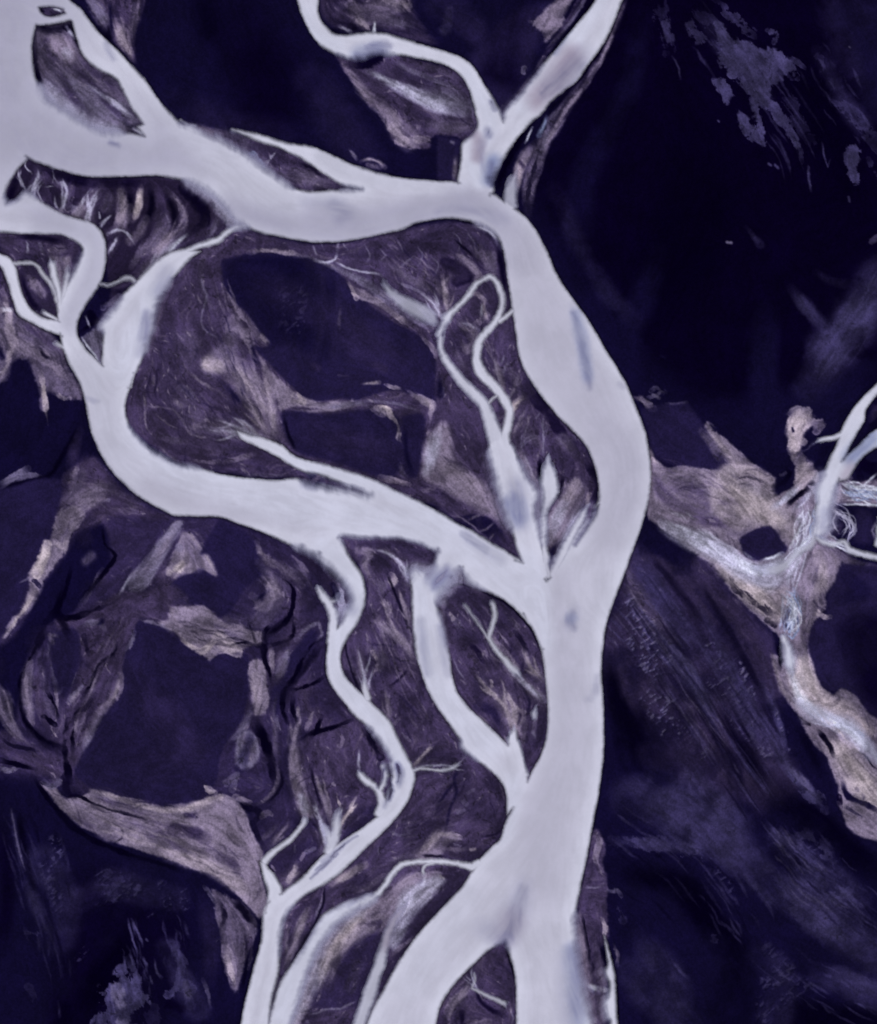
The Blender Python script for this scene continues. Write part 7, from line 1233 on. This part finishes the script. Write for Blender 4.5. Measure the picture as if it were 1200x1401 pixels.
# patches of ground with an outline of their own
PATCHES = [
 ('sand_flat', 'large dark sand flat in the heart of the braid with tan sand round it', 'sand flat', '303 356 318 352 340 347 370 346 395 348 420 352 445 360 468 378 475 386 486 412 510 420 530 433 545 445 562 452 588 475 598 490 604 510 600 540 596 560 575 548 560 540 540 534 510 540 485 548 460 545 430 550 400 530 385 515 370 500 352 480 350 465 340 450 325 415 312 400 303 380'),
 ('sand_flat', 'dark rectangular sand flat above the straight milky channel', 'sand flat', '388 563 410 562 440 566 480 562 510 560 545 572 575 565 582 575 580 620 572 655 540 655 515 652 480 640 440 628 412 622 400 612 390 595'),
 ('sand_flat', 'dark angular sand flat ringed by tan streaks and black creeks at lower left', 'sand flat', '190 848 210 855 232 865 250 880 270 895 288 906 294 898 320 893 340 895 342 920 340 950 330 985 312 1010 300 1040 295 1070 280 1085 262 1100 235 1105 200 1100 160 1090 125 1078 105 1062 103 1050 110 1030 128 1000 140 975 150 968 165 950 168 930 166 905 180 872'),
 ('sand_flat', 'dark sand flat at the left edge beside the narrow tan streak', 'sand flat', '-140 690 10 668 50 655 80 656 86 670 84 685 76 705 70 735 55 760 42 790 30 830 5 870 -140 900'),
 ('sandbar', 'tan sweep of sand curving down to the hooked channel at lower left', 'sandbar', '48 1062 60 1072 76 1078 88 1090 105 1092 125 1082 130 1080 160 1092 200 1100 240 1104 265 1102 285 1090 300 1086 318 1092 332 1105 345 1140 360 1165 355 1190 362 1215 366 1230 355 1260 345 1245 320 1220 300 1200 270 1190 240 1178 210 1170 180 1160 150 1148 125 1138 105 1125 85 1108 70 1090'),
 ('sandbar', 'narrow bright tan streak slanting down the left side', 'sandbar', '80 700 100 690 118 705 110 720 98 730 90 752 75 775 58 795 60 805 52 820 42 835 25 850 8 876 3 874 15 850 30 832 38 812 40 785 55 760 68 738'),
 ('sandbar', 'bright tan bar across the top of the angular dark flat', 'sandbar', '232 828 255 830 280 830 300 845 315 855 335 860 360 865 358 880 340 885 320 895 300 895 290 908 280 898 262 888 245 872 232 862 215 855'),
 ('sandbar', 'tan wedge of sand with a pointed spike at the left edge', 'sandbar', '-140 385 10 385 10 420 40 440 70 455 88 478 96 505 112 530 115 548 75 540 65 535 66 575 65 582 58 560 52 530 45 505 40 490 20 495 0 525 -140 540'),
 ('sandbar', 'upper body of pale tan sand right of the main river bend', 'sandbar', '890 622 915 640 937 637 970 642 990 644 1000 635 982 610 962 584 966 576 984 594 1022 627 1062 655 1060 680 1087 662 1076 600 1080 572 1105 562 1118 568 1098 598 1098 620 1120 648 1116 690 1130 720 1150 766 1142 795 1130 832 1115 850 1105 875 1070 878 1035 842 1000 807 975 772 925 737 888 705'),
 ('sandbar', 'lower body of pale tan sand reaching the right edge', 'sandbar', '1070 876 1105 876 1112 907 1122 935 1140 952 1170 950 1210 988 1340 1060 1340 1220 1200 1152 1160 1130 1147 1078 1132 1037 1112 1017 1087 972 1062 925 1053 892'),
 ('sandbar', 'pink and violet striped sandbar below the top tributary', 'sandbar', '458 76 480 80 510 86 535 77 562 79 600 88 617 94 632 107 642 124 652 160 656 172 645 188 634 194 612 185 597 184 587 206 555 201 534 186 531 162 516 149 489 121 474 100'),
 ('sandbar', 'tan triangle of sand at the top beside the slanting tributary', 'sandbar', '724 28 736 24 750 12 765 -6 785 -8 778 14 762 45 748 58 742 48 734 38'),
 ('sandbar', 'pink brown sand slope right of the large dark flat', 'sandbar', '585 600 600 580 612 575 620 625 640 645 665 665 680 690 690 715 640 690 600 665 578 655 578 635'),
 ('sandbar', 'orange brown curved sandbar between the two channels at the bottom', 'sandbar', '480 1250 505 1235 530 1225 548 1205 565 1195 600 1195 605 1205 570 1240 540 1262 500 1290 470 1305 440 1330 425 1370 410 1401 400 1401 420 1340 445 1290'),
 ('sand_flat', 'oval dark flat at the bottom edge inside the curved orange brown bar', 'sand flat', '515 1275 530 1290 515 1320 505 1350 495 1375 480 1380 440 1380 430 1350 440 1330 460 1310 485 1290'),
 ('dune_patch', 'large ragged violet dune patch on the black plain at upper right', 'dune patch', '975 30 1000 50 1030 62 1065 75 1078 100 1052 118 1068 150 1090 196 1075 185 1050 150 1030 128 1046 198 1030 190 1000 150 985 120 978 100 990 85 980 60'),
 ('dune_patch', 'rippled pale dune patch on the dark bank right of the main river', 'dune patch', '855 812 875 825 905 865 925 905 905 920 880 900 862 870'),
 ('dune_patch', 'bright ragged violet patch on black ground at the bottom left', 'dune patch', '162 1325 176 1322 195 1350 205 1360 200 1420 120 1420 122 1398 145 1385 140 1350'),
 ('islet', 'small black islet in the pale tan sand at right', 'islet', '1014 742 1022 732 1035 724 1052 720 1062 728 1068 740 1077 750 1070 758 1050 762 1030 764 1018 758'),
 ('sand_flat', 'dark angular flat between the main river bend and the pale tan sand at right', 'sand flat', '878 562 885 556 912 552 940 553 957 575 975 600 999 630 990 641 970 641 935 636 905 631 892 616 887 590'),
 ('sand_flat', 'dark flat wedged against the right edge above the lower tan sand', 'sand flat', '1150 775 1180 772 1220 778 1330 800 1330 1000 1215 985 1190 975 1168 948 1150 938 1140 945 1125 935 1115 908 1106 885 1116 852 1132 832 1133 812 1144 796'),
 ('islet', 'small dark island closed in by white braids near the right edge', 'islet', '1170 695 1190 700 1195 715 1196 738 1185 745 1168 740 1172 720'),
 ('sandbar', 'grey violet blade of sand pointing up to the side river at left', 'sandbar', '240 712 250 714 245 730 230 755 215 780 200 805 178 812 168 808 180 785 205 755 225 730'),
 ('sandbar', 'small tan triangle of sand beside the grey violet blade', 'sandbar', '250 728 262 732 272 745 284 760 296 780 297 790 275 775 265 785 250 795 235 790 228 780 235 760 245 745'),
 ('sand_flat', 'small dark flat between the tan triangle and the bright tan bar at left', 'sand flat', '262 785 275 778 295 790 330 800 322 826 300 826 276 824 250 822 234 822 232 800 245 796'),
 ('sandbar', 'upright tan bar on the right side of the angular dark flat', 'sandbar', '339 912 350 900 362 910 365 935 368 960 362 975 348 980 345 960 342 935'),
 ('sandbar', 'grey lilac oval of sand beside the black creek at lower left', 'sandbar', '325 1010 340 1000 352 1010 355 1030 345 1048 335 1055 322 1040'),
 ('sandbar', 'hanging tan tongue of sand left of the bottom milky channel', 'sandbar', '290 1215 310 1225 335 1240 350 1262 345 1290 335 1320 328 1345 322 1360 312 1340 304 1310 300 1280 296 1250'),
 ('sandbar', 'tan tongue running right between the two dark flats of the central island', 'sandbar', '352 482 368 505 385 520 402 534 425 548 450 550 485 547 480 556 450 562 415 556 390 560 384 564 376 540 366 520'),
 ('sandbar', 'tan ledge along the upper right rim of the large dark flat', 'sandbar', '477 388 486 396 505 402 525 414 545 428 565 442 578 452 566 452 545 442 525 428 508 412 490 410'),
 ('sandbar', 'brown margin with a ragged white rim on the right bank at the bottom', 'sandbar', '812 1132 822 1140 828 1160 826 1180 830 1215 832 1260 830 1290 824 1330 828 1370 824 1420 806 1420 800 1340 797 1290 792 1240 797 1205 805 1170'),
 ('sandbar', 'long brown bank along the right side of the slanting top tributary', 'sandbar', '856 -20 848 30 834 62 812 98 794 128 776 152 758 180 744 210 736 250 730 296 716 290 716 258 722 225 734 195 752 168 772 140 796 114 818 84 834 56 846 20'),
 ('sandbar', 'brown and violet streaked bank at the top edge right of the trunk', 'sandbar', '98 -60 205 -60 198 0 186 50 184 88 172 78 150 48 128 22'),
 ('sandbar', 'tan mottled bank above the top tributary at the top edge', 'sandbar', '440 -60 570 -60 565 10 575 36 560 50 520 40 482 40 450 30 438 8'),
 ('sand_flat', 'small square dark flat beside the mouth of the top tributary', 'sand flat', '598 188 630 194 626 248 598 246'),
 ('dune_patch', 'small violet dune patch just left of the large ragged one', 'dune patch', '976 106 988 104 996 118 1004 132 998 144 988 138 980 122'),
 ('dune_patch', 'upright violet dune patch near the right edge below the large ragged one', 'dune patch', '1160 198 1172 196 1176 225 1172 252 1164 246 1158 222'),
 ('dune_patch', 'hazy violet dune slope at the right edge above the milky arm', 'dune patch', '1215 350 1215 430 1180 470 1150 510 1115 535 1105 520 1130 470 1160 430 1185 380'),
 ('dune_patch', 'pale pointed dune ridge on the dark slope left of the lower tan sand', 'dune patch', '1070 1042 1084 1046 1104 1066 1122 1092 1130 1110 1118 1104 1098 1088 1080 1068'),
 ('island', 'dark strip of ground between the slim pinkish channel and the main river at the bottom', 'island', '607 1205 636 1205 617 1230 575 1275 540 1327 512 1380 500 1401 480 1470 478 1440 500 1380 520 1310 540 1268 575 1234'),
]
ISLE_LABEL = {'nw_isle': 'brown and violet streaked island in the milky trunk at the top left', 'tiny_isle': 'tiny brown islet above the streaked island at the top left',
 'spindle': 'spindle shaped dark bar lying in the main river at the upper left', 'south_isle': 'brown triangular island splitting the main river at the bottom edge',
 'slit_east': 'thin dark sliver of land at the inner edge of the lower bend'}
# dry ground between the channels: a point inside, name, label
GROUND = [
 ((1000, 300), 'plain', 'black plain with violet patches filling the right side of the photo'),
 ((330, 60), 'plain', 'smooth black plain at the top between the trunk and the top tributary'),
 ((690, 60), 'plain', 'dark wedge of plain at the top between the two tributaries'),
 ((60, 620), 'plain', 'dark plain with tan streaks and black creeks filling the lower left'),
 ((300, 560), 'island', 'large brown island inside the braid holding the two dark flats'),
 ((190, 260), 'island', 'dark island with curved rills under the trunk at upper left'),
 ((560, 1100), 'island', 'long brown leaf shaped island between the winding and the centre channel'),
 ((660, 900), 'island', 'brown leaf shaped island between the centre channel and the main river'),
 ((644, 454), 'island', 'brown strip between the two thin braids inside the main bend'),
 ((50, 410), 'island', 'small oval brown island between the left edge channels'),
 ((780, 640), 'island', 'brown bank with tan streaks at the inner side of the lower bend'),
]

GROUPS = dict(island='islands between the milky channels', sandbar='tan sandbars on the dark plain', sand_flat='dark sand flats ringed by tan sand', dune_patch='pale dune patches on black ground', islet='small dark islets among the braids')

# ------------------------------------------------------------------ scene
SUN_EL, SUN_AZ = math.radians(48), math.radians(-52)      # light from the upper left
LIGHT = np.array((0.955, 0.975, 1.02))            # how much daylight a flat white sheet returns in this scene

def node(nt, kind, **kw):
    n = nt.nodes.new(kind)
    for k, v in kw.items(): setattr(n, k, v)
    return n

def sediment_material():
    m = bpy.data.materials.new('silt_and_sand'); m.use_nodes = True; nt = m.node_tree
    b = nt.nodes['Principled BSDF']; b.inputs['Roughness'].default_value = .92; b.inputs['Specular IOR Level'].default_value = 0
    a = node(nt, 'ShaderNodeAttribute', attribute_name='sediment')
    g = node(nt, 'ShaderNodeNewGeometry')
    n = node(nt, 'ShaderNodeTexNoise'); n.inputs['Scale'].default_value = .42; n.inputs['Detail'].default_value = 3
    r = node(nt, 'ShaderNodeMapRange'); r.inputs['From Min'].default_value = .3; r.inputs['From Max'].default_value = .7; r.inputs['To Min'].default_value = .84; r.inputs['To Max'].default_value = 1.16
    mx = node(nt, 'ShaderNodeMix', data_type='RGBA', blend_type='MULTIPLY'); mx.inputs['Factor'].default_value = 1
    nt.links.new(g.outputs['Position'], n.inputs['Vector']); nt.links.new(n.outputs['Fac'], r.inputs['Value'])
    nt.links.new(a.outputs['Color'], mx.inputs['A']); nt.links.new(r.outputs['Result'], mx.inputs['B']); nt.links.new(mx.outputs['Result'], b.inputs['Base Color'])
    return m

def water_material():
    m = bpy.data.materials.new('glacial_milk'); m.use_nodes = True; nt = m.node_tree
    b = nt.nodes['Principled BSDF']; b.inputs['Roughness'].default_value = .35; b.inputs['Specular IOR Level'].default_value = .1; b.inputs['IOR'].default_value = 1.33
    a = node(nt, 'ShaderNodeAttribute', attribute_name='milk'); d = node(nt, 'ShaderNodeAttribute', attribute_name='opacity')
    nt.links.new(a.outputs['Color'], b.inputs['Base Color']); nt.links.new(d.outputs['Fac'], b.inputs['Alpha'])
    return m

def sheet(name, cells, X, Y, Z, colour, opacity, mat, attr):
    """One mesh object from the chosen grid cells."""
    jj, ii = np.nonzero(cells)
    W = X.shape[1]
    q = np.stack([jj * W + ii, (jj + 1) * W + ii, (jj + 1) * W + ii + 1, jj * W + ii + 1], 1)   # y grows downwards: this winding faces up
    vid, inv = np.unique(q.ravel(), return_inverse=True)
    co = np.stack([X.ravel()[vid], Y.ravel()[vid], Z.ravel()[vid]], 1).astype(np.float32)
    c0 = co.mean(0); c0[2] = 0; co = co - c0
    me = bpy.data.meshes.new(name)
    me.vertices.add(len(vid)); me.vertices.foreach_set('co', co.ravel())
    nf = len(q)
    me.loops.add(nf * 4); me.loops.foreach_set('vertex_index', inv.astype(np.int32).ravel())
    me.polygons.add(nf); me.polygons.foreach_set('loop_start', np.arange(0, nf * 4, 4, dtype=np.int32))
    me.polygons.foreach_set('use_smooth', np.ones(nf, bool))
    me.update(calc_edges=True)
    at = me.attributes.new(attr, 'FLOAT_COLOR', 'POINT')
    at.data.foreach_set('color', np.concatenate([colour.reshape(-1, 3)[vid], np.ones((len(vid), 1), np.float32)], 1).astype(np.float32).ravel())
    if opacity is not None:
        ao = me.attributes.new('opacity', 'FLOAT', 'POINT'); ao.data.foreach_set('value', opacity.ravel()[vid].astype(np.float32))
    me.materials.append(mat)
    o = bpy.data.objects.new(name, me); o.location = c0
    bpy.context.scene.collection.objects.link(o)
    return o

def tag(o, label, cat, group=None, kind='structure'):
    o['label'] = label; o['category'] = cat
    if kind: o['kind'] = kind
    if group: o['group'] = group

def main():
    f = build_fields()
    sc = bpy.context.scene
    sd, alpha = f['sd'], f['alpha']
    X = GX - 600.0; Y = 700.5 - GY
    # relief: banks, bars and wind ripples of a few decimetres
    T = f['T']
    lum = f['col'].mean(-1)
    und = fbm(GX, GY, 70, 5, 4) - .5
    dry = smooth(.03, 0, alpha)
    up = smooth(.5, 9, -sd) * dry
    z = .10 + up * (.35 + 1.6 * (und + .35) + .35 * (T['rag'] - .5) ) + dry * (.34 + 1.7 * f['dune']) * (f['hrip'] - .5)
    z = np.where(alpha > .004, -.05 - 1.2 * alpha, np.maximum(z, .02) * dry)
    z = gblur(z.astype(np.float32), .6)
    z = np.where(alpha > .004, np.minimum(z, -.03), z)
    ground_col = (srgb2lin(f['col']) / LIGHT).astype(np.float32)
    milk = (srgb2lin(f['tint']) / LIGHT).astype(np.float32)
    sed, wat = sediment_material(), water_material()

    cm = lambda a: np.maximum.reduce([a[:-1, :-1], a[1:, :-1], a[:-1, 1:], a[1:, 1:]])
    wet = cm(alpha) > .006
    visible = cm(alpha) > .45
    # --- water sheets, one for each channel
    wid = f['wid'].copy()
    for _ in range(14):                                   # spread each channel's id over its own shallows
        for ax, sh in ((0, 1), (0, -1), (1, 1), (1, -1)):
            r = np.roll(wid, sh, ax); k = (wid < 0) & (r >= 0); wid[k] = r[k]
    wc = wid[:-1, :-1]
    Zw = np.zeros_like(X)
    for n, k in enumerate(f['names']):
        cells = wet & (wc == n)
        if cells.sum() < 4: continue
        nm, lb = WATER_LABEL[k] if k in WATER_LABEL else ('stream', STREAM_LABEL[k])
        o = sheet(nm, cells, X, Y, Zw, milk, alpha, wat, 'milk')
        tag(o, lb, 'river' if nm == 'river' else 'stream')
    cells = wet & (wc < 0)
    if cells.sum() > 4:
        tag(sheet('shallows', cells, X, Y, Zw, milk, alpha, wat, 'milk'), 'thin films of milky water at the ends of the trickles', 'water')

    # --- ground: river bed, dry islands and plains, outlined patches
    dryc = ~visible
    lab, n = components(dryc)
    own = np.zeros(lab.shape, np.int32)                   # 0 = river bed
    entries = [('riverbed', 'silty bed under the milky channels', 'riverbed')]
    def put(mask, nm, lb, cat):
        entries.append((nm, lb, cat)); own[mask] = len(entries) - 1
    iid = f['isle_id'][:-1, :-1]
    size = np.bincount(lab.ravel(), minlength=n + 1)
    taken = {}
    for (px, py), nm, lb in GROUND:
        j, i = int((py - Y0) / STEP), int((px - X0) / STEP)
        c = lab[j, i]
        if c == 0:
            win = lab[j - 8:j + 9, i - 8:i + 9]; v = win[win > 0]
            c = np.bincount(v).argmax() if len(v) else 0
        if c == 0 or c in taken: 
            print('ground point', px, py, 'falls in', c, taken.get(c)); continue
        taken[c] = lb
        put(lab == c, nm, lb, nm)
    for n_, k in enumerate(f['isles']):
        m = (iid == n_) & dryc
        if m.sum() > 30: put(m, 'island', ISLE_LABEL[k], 'island')
    rest = (own == 0) & dryc
    big = [c for c in range(1, n + 1) if size[c] > 500 and c not in taken]
    for c in big:
        m = (lab == c) & rest
        if m.sum() > 500:
            jj, ii = np.nonzero(m); print('loose ground', c, m.sum(), X0 + STEP * ii.mean(), Y0 + STEP * jj.mean())
    for nm, lb, cat, pts in PATCHES:
        P = spline(nums(pts, 2), True, 2)
        i0, i1, j0, j1 = window(P[:, 0].min(), P[:, 0].max(), P[:, 1].min(), P[:, 1].max())
        i1 = min(i1, NX - 1); j1 = min(j1, NY - 1)
        m = np.zeros(own.shape, bool); m[j0:j1, i0:i1] = inside(P, i0, i1, j0, j1)
        m &= dryc
        if m.sum() > 20: put(m, nm, lb, cat)
    for e, (nm, lb, cat) in enumerate(entries):
        m = own == e
        if m.sum() < 4: continue
        tag(sheet(nm, m, X, Y, z, ground_col, None, sed, 'sediment'), lb, cat.replace('_', ' '), GROUPS.get(nm), 'structure' if nm in ('riverbed', 'plain') else None)

    # --- the outwash plain round about, out to the horizon
    R = 9000.0; e = STEP * 3
    xs = np.concatenate([np.linspace(-R, X0 - 600 - 40, 24), [X0 - 600 + e, X1 - 600 - e], np.linspace(X1 - 600 + 40, R, 24)])
    ys = np.concatenate([np.linspace(R, 700.5 - Y0 + 40, 24), [700.5 - Y0 - e, 700.5 - Y1 + e], np.linspace(700.5 - Y1 - 40, -R, 24)])
    OX, OY = np.meshgrid(xs, ys)
    cells = np.ones((len(ys) - 1, len(xs) - 1), bool); cells[24, 24] = False
    oc = np.broadcast_to((srgb2lin(np.array((17, 12, 42.))) / LIGHT).astype(np.float32), OX.shape + (3,))
    o = sheet('ground', cells, OX, OY, np.full(OX.shape, -1.5), np.ascontiguousarray(oc), None, sed, 'sediment')
    tag(o, 'dark outwash plain stretching away beyond the photo', 'ground')

    # --- daylight
    w = bpy.data.worlds.new('World'); sc.world = w; w.use_nodes = True; nt = w.node_tree
    sky = node(nt, 'ShaderNodeTexSky', sky_type='NISHITA'); sky.sun_disc = False; sky.sun_elevation = SUN_EL; sky.sun_rotation = SUN_AZ
    nt.links.new(sky.outputs['Color'], nt.nodes['Background'].inputs['Color']); nt.nodes['Background'].inputs['Strength'].default_value = .08
    L = bpy.data.lights.new('sun', 'SUN'); L.energy = 3.2; L.angle = math.radians(.5); L.color = (1, .96, .9)
    s = bpy.data.objects.new('sun', L); sc.collection.objects.link(s)
    d = np.array((math.sin(SUN_AZ) * math.cos(SUN_EL), math.cos(SUN_AZ) * math.cos(SUN_EL), math.sin(SUN_EL)))
    from mathutils import Vector
    s.rotation_euler = Vector(d).to_track_quat('Z', 'Y').to_euler(); s.location = Vector(d) * 3000
    # --- camera looking straight down from a small aircraft
    H = 2400.0
    cam = bpy.data.cameras.new('camera'); cam.sensor_fit = 'VERTICAL'; cam.sensor_height = 36; cam.lens = 36 * H / 1401.0; cam.clip_start = 1; cam.clip_end = 30000
    c = bpy.data.objects.new('camera', cam); c.location = (0, 0, H); sc.collection.objects.link(c); sc.camera = c
    vs = sc.view_settings; vs.view_transform = 'Standard'; vs.look = 'None'; vs.exposure = 0; vs.gamma = 1; vs.use_curve_mapping = False
    sc.cycles.transparent_max_bounces = 8; sc.cycles.max_bounces = 4

if bpy is not None:
    main()
